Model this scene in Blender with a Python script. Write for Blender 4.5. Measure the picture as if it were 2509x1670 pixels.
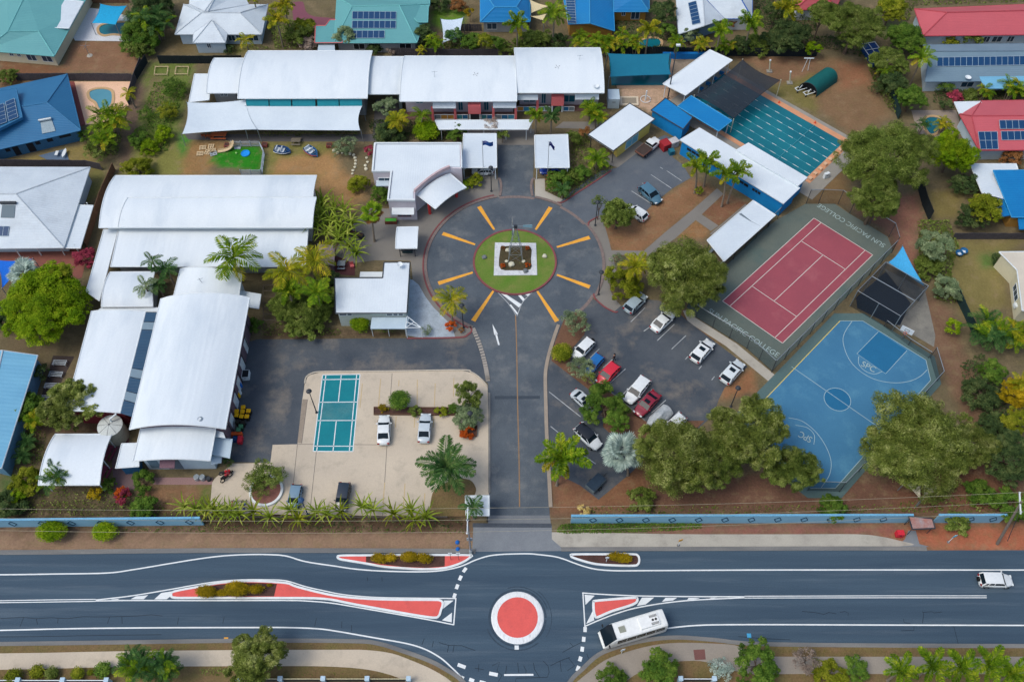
import bpy,bmesh,math,random
import numpy as np
from mathutils import Vector,Matrix
for o in list(bpy.data.objects):bpy.data.objects.remove(o)
SC=bpy.context.scene
COL=SC.collection
R=math.radians
# ------------------------------------------------------------------ camera
F_PX,TILT,CAM_H=2250.0,R(56.325),113.0
cam=bpy.data.cameras.new('camera');co=bpy.data.objects.new('camera',cam);COL.objects.link(co)
co.location=(0,0,CAM_H);co.rotation_euler=(R(90)-TILT,0,0)
cam.sensor_width=36;cam.lens=36*F_PX/2509;cam.clip_start=1;cam.clip_end=5000
SC.camera=co
# ------------------------------------------------------------------ sky, sun, exposure
SUN_EL,SUN_AZ=R(60),R(248) # soft overcast light
W=bpy.data.worlds.new('World');SC.world=W;W.use_nodes=True
nt=W.node_tree;nt.nodes.clear()
sky=nt.nodes.new('ShaderNodeTexSky');sky.sky_type='NISHITA';sky.sun_disc=False
sky.sun_elevation=SUN_EL;sky.sun_rotation=SUN_AZ
sky.air_density=1.0;sky.dust_density=3.2;sky.ozone_density=1.0
bg=nt.nodes.new('ShaderNodeBackground');bg.inputs['Strength'].default_value=0.15
wo=nt.nodes.new('ShaderNodeOutputWorld')
nt.links.new(sky.outputs[0],bg.inputs[0]);nt.links.new(bg.outputs[0],wo.inputs[0])
sun=bpy.data.lights.new('sun','SUN');sun.energy=1.05;sun.angle=R(24);sun.color=(1.0,0.965,0.92)
so=bpy.data.objects.new('sun',sun);COL.objects.link(so)
d=Vector((math.sin(SUN_AZ)*math.cos(SUN_EL),math.cos(SUN_AZ)*math.cos(SUN_EL),math.sin(SUN_EL)))
so.rotation_euler=d.to_track_quat('Z','Y').to_euler();so.location=(0,60,150)
vs=SC.view_settings;vs.view_transform='Standard';vs.look='None';vs.gamma=1;vs.exposure=0.22;vs.use_curve_mapping=False
SC.render.engine='CYCLES'
SC.cycles.max_bounces=6;SC.cycles.transparent_max_bounces=12;SC.cycles.diffuse_bounces=3
LIGHT=(0.98,0.98,1.06) # what a flat white surface returns under this light
# ------------------------------------------------------------------ photo position -> place on the site (pin-hole model of the same camera)
TL={'O':(0,0,1.06494),'S':(0,0,1.0),'A1':(0,0,.2551),'A2':(400,0,.2551),'A3':(900,0,.2551),'A4':(1400,0,.2551),'A5':(1909,0,.2551),
      'B1':(0,350,.28694),'B2':(500,350,.31881),'B3':(1000,350,.31881),'B4':(1450,350,.31881),'B5':(1909,350,.31881),
      'C1':(0,750,.35067),'C2':(500,800,.3316),'C3':(1200,750,.35078),'C4':(1859,750,.38258),
      'D5':(0,1300,.29711),'D6':(600,1300,.29711),'D7':(1200,1300,.29711),'D8':(1809,1200,.29979),
      'E1':(460,310,.1528),'E2':(560,880,.20408),'E3':(1040,1170,.12755),'E4':(1190,500,.12755),'E5':(1150,240,.12755),
      'E6':(560,1180,.10187),'E7':(1350,1240,.12733),'E8':(1700,1560,.34338)}
cT,sT=math.cos(TILT),math.sin(TILT)
def G(t,x,y,z=0.0):
 ox,oy,k=TL[t]
 u=(ox+x*k-1254.5)/F_PX;v=(oy+y*k-835)/F_PX
 dx,dy,dz=u,cT-v*sT,-sT-v*cT
 s=(z-CAM_H)/dz
 return Vector((dx*s,dy*s,z))
def GG(t,pts,z=0.0):
 return[G(t,p[0],p[1],p[2]if len(p)>2 else z)for p in pts]
def mpp(t,x,y,z=0.0): # metres spanned by one tile pixel across
 return(G(t,x+1,y,z)-G(t,x,y,z)).length
def s2l(c):
 c=c/255.0
 return c/12.92 if c<=.04045 else((c+.055)/1.055)**2.4
def C(r,g,b,k=1.0): # base colour of a surface seen as r,g,b under this light
 return tuple(min(.85,max(.004,k*s2l(v)/L))for v,L in zip((r,g,b),LIGHT))
# ------------------------------------------------------------------ materials
MATS={}
def newmat(name):
 m=bpy.data.materials.new(name);m.use_nodes=True;n=m.node_tree.nodes;n.clear()
 o=n.new('ShaderNodeOutputMaterial');b=n.new('ShaderNodeBsdfPrincipled')
 m.node_tree.links.new(b.outputs[0],o.inputs[0]);return m,n,m.node_tree.links,b,o
def mixc(n,l,fac,a,b,mode='MIX'):
 x=n.new('ShaderNodeMix');x.data_type='RGBA';x.blend_type=mode
 for sock,val in((0,fac),(6,a),(7,b)):
  if isinstance(val,(int,float)):x.inputs[sock].default_value=val
  elif isinstance(val,tuple):x.inputs[sock].default_value=(*val,1)
  else:l.new(val,x.inputs[sock])
 return x.outputs[2]
def noise(n,l,vec,scale,det=4,rough=.6,lo=.3,hi=.7):
 t=n.new('ShaderNodeTexNoise');t.inputs['Scale'].default_value=scale;t.inputs['Detail'].default_value=det;t.inputs['Roughness'].default_value=rough
 if vec is not None:l.new(vec,t.inputs['Vector'])
 r=n.new('ShaderNodeMapRange');r.inputs[1].default_value=lo;r.inputs[2].default_value=hi;l.new(t.outputs[0],r.inputs[0])
 return r.outputs[0]
def M(name,col=None,col2=None,scale=.35,fine=6.0,amt=.5,finea=.25,rough=.7,metal=0,bump=0.0,stretch=None,ribs=None,spec=.3,stain=None,cracks=None,alpha=None):
 """flat surface: two colours blended by patchy noise, finer grain on top; ribs=(axis, pitch) corrugation; stain=(colour, scale, amount); cracks=(colour, scale)"""
 if name in MATS:return MATS[name]
 m,n,l,b,o=newmat(name)
 tc=n.new('ShaderNodeNewGeometry');vec=tc.outputs['Position']
 if stretch:
  mp=n.new('ShaderNodeMapping');mp.inputs['Scale'].default_value=stretch;l.new(vec,mp.inputs[0]);vec2=mp.outputs[0]
 else:vec2=vec
 if col2 is None:col2=tuple(c*.8 for c in col)
 f1=noise(n,l,vec2,scale,5,.6)
 k=n.new('ShaderNodeMath');k.operation='MULTIPLY';k.inputs[1].default_value=amt;l.new(f1,k.inputs[0])
 c=mixc(n,l,k.outputs[0],col,col2)
 if stain:
  f=noise(n,l,vec2,stain[1],6,.65,.52,.75)
  k=n.new('ShaderNodeMath');k.operation='MULTIPLY';k.inputs[1].default_value=stain[2];l.new(f,k.inputs[0])
  c=mixc(n,l,k.outputs[0],c,stain[0])
 if finea:
  f2=noise(n,l,vec,fine,3,.7,.25,.75)
  r=n.new('ShaderNodeMapRange');r.inputs[3].default_value=1-finea;r.inputs[4].default_value=1+finea*.8;l.new(f2,r.inputs[0])
  g=n.new('ShaderNodeCombineColor')
  for i in range(3):l.new(r.outputs[0],g.inputs[i])
  c=mixc(n,l,1.0,c,g.outputs[0],'MULTIPLY')
 if cracks:
  vo=n.new('ShaderNodeTexVoronoi');vo.feature='DISTANCE_TO_EDGE';vo.inputs['Scale'].default_value=cracks[1]
  w=n.new('ShaderNodeTexNoise');w.inputs['Scale'].default_value=.8;l.new(vec,w.inputs['Vector'])
  va=mixc(n,l,.35,vec,w.outputs[1],'ADD');l.new(va,vo.inputs['Vector'])
  lt=n.new('ShaderNodeMath');lt.operation='LESS_THAN';lt.inputs[1].default_value=.005;l.new(vo.outputs[0],lt.inputs[0])
  msk=noise(n,l,vec,.09,2,.5,.58,.62)
  mu=n.new('ShaderNodeMath');mu.operation='MULTIPLY';l.new(lt.outputs[0],mu.inputs[0]);l.new(msk,mu.inputs[1])
  c=mixc(n,l,mu.outputs[0],c,cracks[0])
 hts=[]
 if ribs:
  sx=n.new('ShaderNodeSeparateXYZ');l.new(vec,sx.inputs[0])
  dv=n.new('ShaderNodeMath');dv.operation='MULTIPLY';dv.inputs[1].default_value=2*math.pi/ribs[1];l.new(sx.outputs[ribs[0]],dv.inputs[0])
  si=n.new('ShaderNodeMath');si.operation='SINE';l.new(dv.outputs[0],si.inputs[0])
  bu=n.new('ShaderNodeBump');bu.inputs['Strength'].default_value=ribs[2]if len(ribs)>2 else.3;bu.inputs['Distance'].default_value=.03;l.new(si.outputs[0],bu.inputs['Height']);l.new(bu.outputs[0],b.inputs['Normal'])
 elif bump:
  f3=noise(n,l,vec,fine,4,.7,0,1)
  bu=n.new('ShaderNodeBump');bu.inputs['Strength'].default_value=bump;bu.inputs['Distance'].default_value=.08;l.new(f3,bu.inputs['Height']);l.new(bu.outputs[0],b.inputs['Normal'])
 l.new(c,b.inputs['Base Color']);b.inputs['Roughness'].default_value=rough;b.inputs['Metallic'].default_value=metal;b.inputs['Specular IOR Level'].default_value=spec
 if alpha is not None:b.inputs['Alpha'].default_value=alpha
 MATS[name]=m;return m
def glassy(name,col,rough=.12):
 if name in MATS:return MATS[name]
 m,n,l,b,o=newmat(name);b.inputs['Base Color'].default_value=(*col,1);b.inputs['Roughness'].default_value=rough;b.inputs['Specular IOR Level'].default_value=.5
 MATS[name]=m;return m
def paint(name,col,rough=.3,coat=.5,metal=0.0):
 if name in MATS:return MATS[name]
 m,n,l,b,o=newmat(name)
 tc=n.new('ShaderNodeNewGeometry');f=noise(n,l,tc.outputs['Position'],2.5,4,.6)
 c=mixc(n,l,f,col,tuple(v*.88 for v in col));l.new(c,b.inputs['Base Color'])
 b.inputs['Roughness'].default_value=rough;b.inputs['Coat Weight'].default_value=coat;b.inputs['Coat Roughness'].default_value=.1;b.inputs['Metallic'].default_value=metal
 MATS[name]=m;return m
def leafmat(name,c1,c2,c3,trans=.25):
 """foliage: each leaf takes its own tone between three colours, whole clumps drift by noise"""
 if name in MATS:return MATS[name]
 m,n,l,b,o=newmat(name)
 ge=n.new('ShaderNodeNewGeometry');oi=n.new('ShaderNodeObjectInfo')
 f=noise(n,l,ge.outputs['Position'],.55,4,.7,.36,.64)
 a=n.new('ShaderNodeMath');a.operation='MULTIPLY_ADD';a.inputs[1].default_value=.4;l.new(ge.outputs['Random Per Island'],a.inputs[0])
 h=n.new('ShaderNodeMath');h.operation='MULTIPLY';h.inputs[1].default_value=.6;l.new(f,h.inputs[0]);l.new(h.outputs[0],a.inputs[2])
 rp=n.new('ShaderNodeValToRGB');l.new(a.outputs[0],rp.inputs[0]);e=rp.color_ramp.elements
 e[0].position=.1;e[0].color=(*c1,1);e[1].position=.55;e[1].color=(*c2,1);x=e.new(.95);x.color=(*c3,1)
 hs=n.new('ShaderNodeHueSaturation');l.new(rp.outputs[0],hs.inputs['Color'])
 v=n.new('ShaderNodeMapRange');v.inputs[3].default_value=.82;v.inputs[4].default_value=1.18;l.new(oi.outputs['Random'],v.inputs[0]);l.new(v.outputs[0],hs.inputs['Value'])
 l.new(hs.outputs[0],b.inputs['Base Color']);b.inputs['Roughness'].default_value=.7;b.inputs['Specular IOR Level'].default_value=.1
 t=n.new('ShaderNodeBsdfTranslucent');l.new(hs.outputs[0],t.inputs[0]);mx=n.new('ShaderNodeMixShader');mx.inputs[0].default_value=trans
 l.new(b.outputs[0],mx.inputs[1]);l.new(t.outputs[0],mx.inputs[2]);l.new(mx.outputs[0],o.inputs[0])
 MATS[name]=m;return m
def netmat(name,col,op):
 """woven mesh that lets part of the light through"""
 if name in MATS:return MATS[name]
 m,n,l,b,o=newmat(name);b.inputs['Base Color'].default_value=(*col,1);b.inputs['Roughness'].default_value=.8
 ge=n.new('ShaderNodeNewGeometry');f=noise(n,l,ge.outputs['Position'],.5,4,.6,.2,.8)
 r=n.new('ShaderNodeMapRange');r.inputs[3].default_value=op-.06;r.inputs[4].default_value=min(1,op+.06);l.new(f,r.inputs[0]);l.new(r.outputs[0],b.inputs['Alpha'])
 MATS[name]=m;return m
# ------------------------------------------------------------------ mesh collecting
ORG={}
def tag(o,label=None,cat=None,group=None,kind=None):
 if label:o['label']=label
 if cat:o['category']=cat
 if group:o['group']=group
 if kind:o['kind']=kind
 return o
def link(o,parent=None):
 COL.objects.link(o)
 if parent is not None:o.parent=parent
 return o
def thing(name,label,cat,loc,rz=0.0,group=None,kind=None):
 o=bpy.data.objects.new(name,None);o.empty_display_size=.3
 o.location=loc;o.rotation_euler=(0,0,rz);COL.objects.link(o);ORG[o.name]=Vector(loc)
 return tag(o,label,cat,group,kind)
class MB:
 def __init__(s):s.v=[];s.f=[];s.m=[]
 def add(s,vs,fs,mi=0):
  k=len(s.v);s.v+=[tuple(p)for p in vs];s.f+=[tuple(i+k for i in f)for f in fs];s.m+=[mi]*len(fs);return s
 def box(s,c,d,rz=0,mi=0):
  x,y,z=d[0]/2,d[1]/2,d[2]/2;ca,sa=math.cos(rz),math.sin(rz)
  vs=[(c[0]+a*x*ca-b*y*sa,c[1]+a*x*sa+b*y*ca,c[2]+e*z)for e in(-1,1)for a,b in((-1,-1),(1,-1),(1,1),(-1,1))]
  return s.add(vs,[(3,2,1,0),(4,5,6,7),(0,1,5,4),(1,2,6,5),(2,3,7,6),(3,0,4,7)],mi)
 def prism(s,pts,z0,z1,mi=0):
  n=len(pts);a=sum(pts[i][0]*pts[(i+1)%n][1]-pts[(i+1)%n][0]*pts[i][1]for i in range(n))
  if a<0:pts=pts[::-1]
  lo=[(p[0],p[1],z0)for p in pts];hi=[(p[0],p[1],z1)for p in pts]
  return s.add(lo+hi,[tuple(range(n))[::-1],tuple(range(n,2*n))]+[(i,(i+1)%n,n+(i+1)%n,n+i)for i in range(n)],mi)
 def slab(s,pts,t,mi=0): # sloping sheet with thickness t downwards
  n=len(pts);a=sum(pts[i][0]*pts[(i+1)%n][1]-pts[(i+1)%n][0]*pts[i][1]for i in range(n))
  if a<0:pts=pts[::-1]
  lo=[(p[0],p[1],p[2]-t)for p in pts]
  return s.add([tuple(p)for p in lo]+[tuple(p)for p in pts],[tuple(range(n))[::-1],tuple(range(n,2*n))]+[(i,(i+1)%n,n+(i+1)%n,n+i)for i in range(n)],mi)
 def face(s,pts,mi=0):return s.add(pts,[tuple(range(len(pts)))],mi)
 def tube(s,pts,r,n=6,mi=0,cap=True):
  pts=[Vector(p)for p in pts];rs=r if isinstance(r,(list,tuple))else[r]*len(pts);k=len(s.v);vs=[]
  for i,p in enumerate(pts):
   d=(pts[min(i+1,len(pts)-1)]-pts[max(i-1,0)]);d=d.normalized()if d.length>1e-6 else Vector((0,0,1))
   a=d.orthogonal().normalized()if i==0 else(a-d*a.dot(d)).normalized()
   b=d.cross(a)
   for j in range(n):
    t=2*math.pi*j/n;vs.append(p+(a*math.cos(t)+b*math.sin(t))*rs[i])
  fs=[(i*n+j,i*n+(j+1)%n,(i+1)*n+(j+1)%n,(i+1)*n+j)for i in range(len(pts)-1)for j in range(n)]
  if cap:fs+=[tuple(range(n))[::-1],tuple(range((len(pts)-1)*n,len(pts)*n))]
  return s.add(vs,fs,mi)
 def lathe(s,c,prof,n=16,mi=0): # prof: (radius, z)
  vs=[(c[0]+r*math.cos(2*math.pi*j/n),c[1]+r*math.sin(2*math.pi*j/n),c[2]+z)for r,z in prof for j in range(n)]
  fs=[(i*n+j,i*n+(j+1)%n,(i+1)*n+(j+1)%n,(i+1)*n+j)for i in range(len(prof)-1)for j in range(n)]
  fs+=[tuple(range(n))[::-1],tuple(range((len(prof)-1)*n,len(prof)*n))]
  return s.add(vs,fs,mi)
 def grid(s,rows,mi=0,close=False): # rows of points -> quads
  n=len(rows[0]);vs=[p for r in rows for p in r]
  return s.add(vs,[(i*n+j,i*n+j+1,(i+1)*n+j+1,(i+1)*n+j)for i in range(len(rows)-1)for j in range(n-1)],mi)
 def mesh(s,name,mats,off=(0,0,0),smooth=False):
  me=bpy.data.meshes.new(name);me.from_pydata([(p[0]-off[0],p[1]-off[1],p[2]-off[2])for p in s.v],[],s.f)
  for m in(mats if isinstance(mats,(list,tuple))else[mats]):me.materials.append(m)
  if any(s.m):me.polygons.foreach_set('material_index',s.m)
  if smooth:me.polygons.foreach_set('use_smooth',[True]*len(s.f))
  me.update();return me
 def build(s,name,mats,parent=None,label=None,cat=None,group=None,kind=None,smooth=False,local=False):
  off=(0,0,0)
  if parent is not None and not local:off=ORG[parent.name]
  elif parent is None and s.v: # origin of a lone mesh at its base centre
   a=np.array(s.v);off=Vector(((a[:,0].min()+a[:,0].max())/2,(a[:,1].min()+a[:,1].max())/2,a[:,2].min()))
  o=bpy.data.objects.new(name,s.mesh(name,mats,off,smooth));link(o,parent)
  if parent is None:o.location=off
  ORG[o.name]=Vector(off);return tag(o,label,cat,group,kind)
def sheet(name,pts,z,mat,kind='structure',parent=None,label=None,cat=None):
 return MB().face([(p[0],p[1],z)for p in pts]).build(name,mat,parent,label=label,cat=cat,kind=None if parent is not None else kind)
def raised(name,pts,z,mat,kind='structure',parent=None,z0=-.02):
 return MB().prism([(p[0],p[1])for p in pts],z0,z).build(name,mat,parent,kind=None if parent is not None else kind)
def spline(pts,n=8,closed=False): # Catmull-Rom through the points
 P=[Vector((p[0],p[1],p[2]if len(p)>2 else 0))for p in pts];k=len(P);out=[]
 for i in range(k if closed else k-1):
  g=(lambda j:P[j%k])if closed else(lambda j:P[max(0,min(k-1,j))])
  a,b,c,d=g(i-1),g(i),g(i+1),g(i+2)
  for t in range(n):
   t/=n;out.append(.5*((2*b)+(c-a)*t+(2*a-5*b+4*c-d)*t*t+(3*b-a-3*c+d)*t**3))
 if not closed:out.append(P[-1])
 return out
def strip(pts,w,z,closed=False): # flat ribbon along a line: list of quads
 P=[Vector((p[0],p[1],0))for p in pts];k=len(P);L=[];Rr=[]
 for i in range(k):
  a=P[(i-1)%k]if closed or i else P[0];b=P[(i+1)%k]if closed or i<k-1 else P[-1]
  d=(b-a).normalized();nn=Vector((-d.y,d.x,0))*w/2
  L.append(P[i]+nn);Rr.append(P[i]-nn)
 return L,Rr
def line_mark(mb,pts,w,z,closed=False,mi=0):
 L,Rr=strip(pts,w,z,closed);k=len(L)
 vs=[(p.x,p.y,z)for p in Rr]+[(p.x,p.y,z)for p in L]
 return mb.add(vs,[(i,(i+1)%k,k+(i+1)%k,k+i)for i in range(k if closed else k-1)],mi)
def kerb(mb,pts,w,z0,z1,closed=False,mi=0):
 L,Rr=strip(pts,w,0,closed);k=len(L)
 for i in range(k if closed else k-1):
  j=(i+1)%k
  mb.add([(p.x,p.y,z)for z in(z0,z1)for p in(Rr[i],Rr[j],L[j],L[i])],[(4,5,6,7),(0,1,5,4),(2,3,7,6)]+([(3,0,4,7),(1,2,6,5)]if not closed and i in(0,k-2)else[]),mi)
 return mb
def circle(c,r,n=48,a0=0,a1=2*math.pi):
 full=abs(a1-a0-2*math.pi)<1e-6
 return[Vector((c[0]+r*math.cos(a0+(a1-a0)*i/(n if full else n-1)),c[1]+r*math.sin(a0+(a1-a0)*i/(n if full else n-1)),0))for i in range(n)]
def inset(pts,d): # polygon moved inwards by d (one value or one per edge)
 n=len(pts);P=[Vector((p[0],p[1]))for p in pts]
 a=sum(P[i].x*P[(i+1)%n].y-P[(i+1)%n].x*P[i].y for i in range(n));sg=1 if a>0 else-1
 D=d if isinstance(d,(list,tuple))else[d]*n;out=[]
 for i in range(n):
  e0=(P[i]-P[i-1]).normalized();e1=(P[(i+1)%n]-P[i]).normalized()
  n0=Vector((-e0.y,e0.x))*sg;n1=Vector((-e1.y,e1.x))*sg
  den=e0.x*e1.y-e0.y*e1.x;A=P[i]+n0*D[i-1];B=P[i]+n1*D[i]
  if abs(den)<1e-4:out.append(B)
  else:
   w=B-A;t=(w.x*e1.y-w.y*e1.x)/den;out.append(A+e0*t)
 return out
# ================================================================== GROUND
def build_ground():
 x0,x1,y0,y1,st=-135.0,135.0,10.0,190.0,0.7
 nx,ny=int((x1-x0)/st)+1,int((y1-y0)/st)+1
 X,Y=np.meshgrid(np.linspace(x0,x1,nx),np.linspace(y0,y1,ny))
 X,Y=X.ravel(),Y.ravel()
 rng=np.random.default_rng(3)
 col=np.tile(np.array(C(98,86,66)),(X.size,1))
 # earth, mulch, lawn patches (tile, outline, colour, feather in metres)
 P=[
     ('S',[(-200,1290),(1160,1290),(1160,1350),(-200,1360)],C(128,102,84),.5),
     ('S',[(-200,1270),(1160,1268),(1160,1302),(-200,1310)],C(98,74,64),1.0),
     ('S',[(-200,1225),(1140,1225),(1140,1290),(-200,1290)],C(70,60,46),1.0),
     ('S',[(2120,1290),(2700,1285),(2700,1352),(2330,1350),(2230,1335)],C(150,88,66),.8),
     ('S',[(1600,1290),(2200,1290),(2200,1308),(1600,1306)],C(128,82,74),.8),
     ('S',[(1350,1130),(2509,1180),(2509,1262),(1350,1262)],C(98,70,58),1.5),
     ('S',[(1360,1180),(1500,1190),(1560,1240),(1450,1258),(1360,1258)],C(118,82,62),1.0),
     ('S',[(2190,1130),(2480,1080),(2509,1250),(2200,1250)],C(108,74,58),1.2),
     ('S',[(2250,700),(2330,760),(2420,1050),(2380,1060),(2280,850)],C(108,82,66),.8),
     ('B5',[(880,400),(1060,400),(1110,600),(1050,660),(1060,1000),(900,800),(780,640),(560,520)],C(128,88,74),.8),
     ('B5',[(300,120),(500,100),(560,500),(230,470)],C(112,88,62),.8),
     ('B5',[(1150,360),(1420,380),(1360,580),(1180,580)],C(112,98,60),.6),
     ('B5',[(1320,740),(1880,740),(1700,900),(1750,1250),(1420,1340),(1300,1000)],C(112,100,62),.8),
     ('B5',[(1540,870),(1680,840),(1680,960),(1570,960)],C(84,104,52),.8),
     ('A5',[(-150,540),(560,560),(860,640),(1070,1120),(700,1300),(300,1010),(-100,760)],C(114,88,66),1.0),
     ('A5',[(-60,820),(300,940),(330,1020),(160,1000),(-60,900)],C(98,96,52),.8),
     ('A5',[(560,600),(820,620),(880,800),(600,860)],C(128,88,66),1.0),
     ('A5',[(1010,230),(1270,230),(1290,330),(1000,330)],C(84,98,50),.8),
     ('A1',[(1450,600),(1880,600),(1800,900),(1700,1300),(1300,1568),(1300,1000),(1400,700)],C(92,102,50),.8),
     ('A1',[(1450,740),(1560,740),(1580,1000),(1420,1100)],C(112,96,72),.8),
     ('A1',[(700,395),(1350,400),(1330,700),(590,690)],C(120,88,68),.4),
     ('A1',[(0,580),(600,640),(640,700),(0,830)],C(112,78,58),.6),
     ('A1',[(1180,1000),(1330,780),(1420,850),(1330,1200),(1250,1568),(1150,1568)],C(98,80,68),.6),
     ('B1',[(0,180),(760,0),(880,300),(760,210),(0,200)],C(120,104,64),.6),
     ('B1',[(770,210),(900,200),(890,400),(740,520),(720,470)],C(104,98,58),.6),
     ('E1',[(-700,120),(60,260),(100,800),(-1100,800),(-800,400)],C(112,108,58),1.0),
     ('E1',[(60,250),(580,260),(700,320),(500,500),(300,780),(-100,780),(-50,420)],C(132,100,66),.8),
     ('E1',[(-120,100),(60,200),(0,300),(-80,480),(-160,300)],C(62,112,44),.7),
     ('E1',[(500,400),(720,330),(1180,310),(1220,700),(880,690),(700,650),(560,640),(330,560)],C(40,108,26),.5),
     ('E1',[(1240,260),(2350,260),(2350,900),(1240,800)],C(110,104,58),.8),
     ('E1',[(1500,500),(2330,420),(2600,900),(2700,1300),(2200,1300),(2080,800),(1320,760)],C(146,110,74),.9),
     ('B2',[(870,250),(1130,250),(1250,440),(1000,470),(880,400)],C(140,106,72),.9),
     ('A3',[(620,90),(960,90),(930,240),(730,300),(610,220)],C(86,112,40),.5),
     ('A2',[(0,320),(280,340),(300,520),(0,520)],C(104,88,62),.8),
     ('A2',[(640,430),(860,420),(880,520),(640,520)],C(112,104,62),.6),
     ('B4',[(60,560),(330,560),(770,270),(960,360),(560,690),(370,860),(160,860)],C(124,90,66),.5),
     ('B4',[(800,590),(920,680),(860,740),(630,730)],C(132,96,66),.3),
     ('B4',[(840,540),(1010,390),(1200,460),(970,640)],C(112,78,60),.3),
     ('B4',[(560,1230),(700,1290),(1080,1560),(900,1500),(660,1340)],C(112,80,58),.4),
     ('C3',[(1640,560),(1853,420),(1853,600),(1600,660)],C(132,92,66),.5),
     ('C3',[(930,920),(1100,960),(1100,1300),(900,1400),(760,1360)],C(112,78,58),.8),
     ('C1',[(1000,1250),(1480,1250),(1460,1420),(980,1420)],C(118,88,66),.6),
     ('C1',[(1400,1250),(1480,1250),(1460,1420),(1380,1400)],C(92,96,52),.4),
     ('C1',[(0,1180),(100,1180),(60,1400),(0,1400)],C(72,88,48),.6),
     ('C1',[(100,150),(380,240),(340,340),(60,320)],C(98,84,66),.8),
     ('C1',[(330,700),(720,750),(720,900),(280,900),(200,1100),(100,1080)],C(92,72,58),.8),
     ('C2',[(430,0),(1500,40),(1500,80),(430,95)],C(72,58,46),.4),
     ('C2',[(40,1390),(1950,1390),(1950,1500),(40,1500)],C(70,54,42),.5),
     ('A4',[(470,840),(890,830),(1060,930),(760,1080),(600,1010),(470,1010)],C(168,138,118),.3),
     ('A4',[(960,570),(1200,560),(1050,700),(950,760)],C(136,120,108),.3),
     ('A4',[(1560,540),(2350,540),(2350,760),(1990,760),(1700,600)],C(118,88,68),.8),
     ('A4',[(1900,850),(2350,700),(2350,1100),(1960,900)],C(104,94,56),.8),
 ]
 for t,poly,c,fe in P:
  q=np.array([(p.x,p.y)for p in GG(t,poly)]);n=len(q)
  ins=np.zeros(X.size,bool);dist=np.full(X.size,1e9)
  bx=(X>q[:,0].min()-4)&(X<q[:,0].max()+4)&(Y>q[:,1].min()-4)&(Y<q[:,1].max()+4)
  xs,ys=X[bx],Y[bx];i_=np.zeros(xs.size,bool);d_=np.full(xs.size,1e9)
  for i in range(n):
   a,b=q[i],q[(i+1)%n]
   c1=(a[1]>ys)!=(b[1]>ys)
   with np.errstate(divide='ignore',invalid='ignore'):
    xi=(b[0]-a[0])*(ys-a[1])/(b[1]-a[1])+a[0]
   i_^=c1&(xs<xi)
   e=b-a;tt=np.clip(((xs-a[0])*e[0]+(ys-a[1])*e[1])/(e@e+1e-9),0,1)
   d_=np.minimum(d_,np.hypot(xs-a[0]-tt*e[0],ys-a[1]-tt*e[1]))
  sd=np.where(i_,d_,-d_)+rng.normal(0,.25,xs.size)*fe
  w=np.clip(.5+sd/(2*fe),0,1)[:,None]
  col[bx]=col[bx]*(1-w)+np.array(c)*w
 V=np.c_[X,Y,np.zeros(X.size)]
 big=[(-900,-600,0),(900,-600,0),(900,1500,0),(-900,1500,0)]
 cor=[(x0,y0,0),(x1,y0,0),(x1,y1,0),(x0,y1,0)]
 idx=np.arange(nx*ny).reshape(ny,nx)
 q=np.stack([idx[:-1,:-1],idx[:-1,1:],idx[1:,1:],idx[1:,:-1]],-1).reshape(-1,4)
 k=len(V);V=np.vstack([V,big,cor]);faces=q.tolist()+[[k,k+1,k+5,k+4],[k+1,k+2,k+6,k+5],[k+2,k+3,k+7,k+6],[k+3,k,k+4,k+7]]
 me=bpy.data.meshes.new('ground');me.from_pydata(V.tolist(),[],faces)
 ca=me.color_attributes.new('earth','FLOAT_COLOR','POINT')
 full=np.ones((len(V),4));full[:k,:3]=col*np.array([1.0,1.07,1.1]);full[k:,:3]=C(98,86,66);ca.data.foreach_set('color',full.ravel())
 m,n,l,b,o=newmat('earth_and_grass')
 at=n.new('ShaderNodeAttribute');at.attribute_name='earth';ge=n.new('ShaderNodeNewGeometry');vec=ge.outputs['Position']
 f1=noise(n,l,vec,.25,6,.65,.3,.7);f2=noise(n,l,vec,3.0,6,.75,.2,.8);f3=noise(n,l,vec,.9,5,.6,.5,.75)
 r=n.new('ShaderNodeMapRange');r.inputs[3].default_value=.95;r.inputs[4].default_value=1.3;l.new(f1,r.inputs[0])
 r2=n.new('ShaderNodeMapRange');r2.inputs[3].default_value=.72;r2.inputs[4].default_value=1.42;l.new(f2,r2.inputs[0])
 mu=n.new('ShaderNodeMath');mu.operation='MULTIPLY';l.new(r.outputs[0],mu.inputs[0]);l.new(r2.outputs[0],mu.inputs[1])
 g=n.new('ShaderNodeCombineColor')
 for i in range(3):l.new(mu.outputs[0],g.inputs[i])
 c=mixc(n,l,1.0,at.outputs[0],g.outputs[0],'MULTIPLY')
 k2=n.new('ShaderNodeMath');k2.operation='MULTIPLY';k2.inputs[1].default_value=.35;l.new(f3,k2.inputs[0])
 c=mixc(n,l,k2.outputs[0],c,C(100,98,56));f4=noise(n,l,vec,.45,6,.7,.52,.72);k3=n.new('ShaderNodeMath');k3.operation='MULTIPLY';k3.inputs[1].default_value=.45;l.new(f4,k3.inputs[0]);c=mixc(n,l,k3.outputs[0],c,C(156,134,110));l.new(c,b.inputs['Base Color']);b.inputs['Roughness'].default_value=.95;b.inputs['Specular IOR Level'].default_value=.1
 bu=n.new('ShaderNodeBump');bu.inputs['Strength'].default_value=.6;bu.inputs['Distance'].default_value=.1;l.new(f2,bu.inputs['Height']);l.new(bu.outputs[0],b.inputs['Normal'])
 me.materials.append(m);ob=bpy.data.objects.new('ground',me);COL.objects.link(ob);tag(ob,kind='structure');ORG[ob.name]=Vector((0,0,0));return ob
ground=build_ground()
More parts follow.
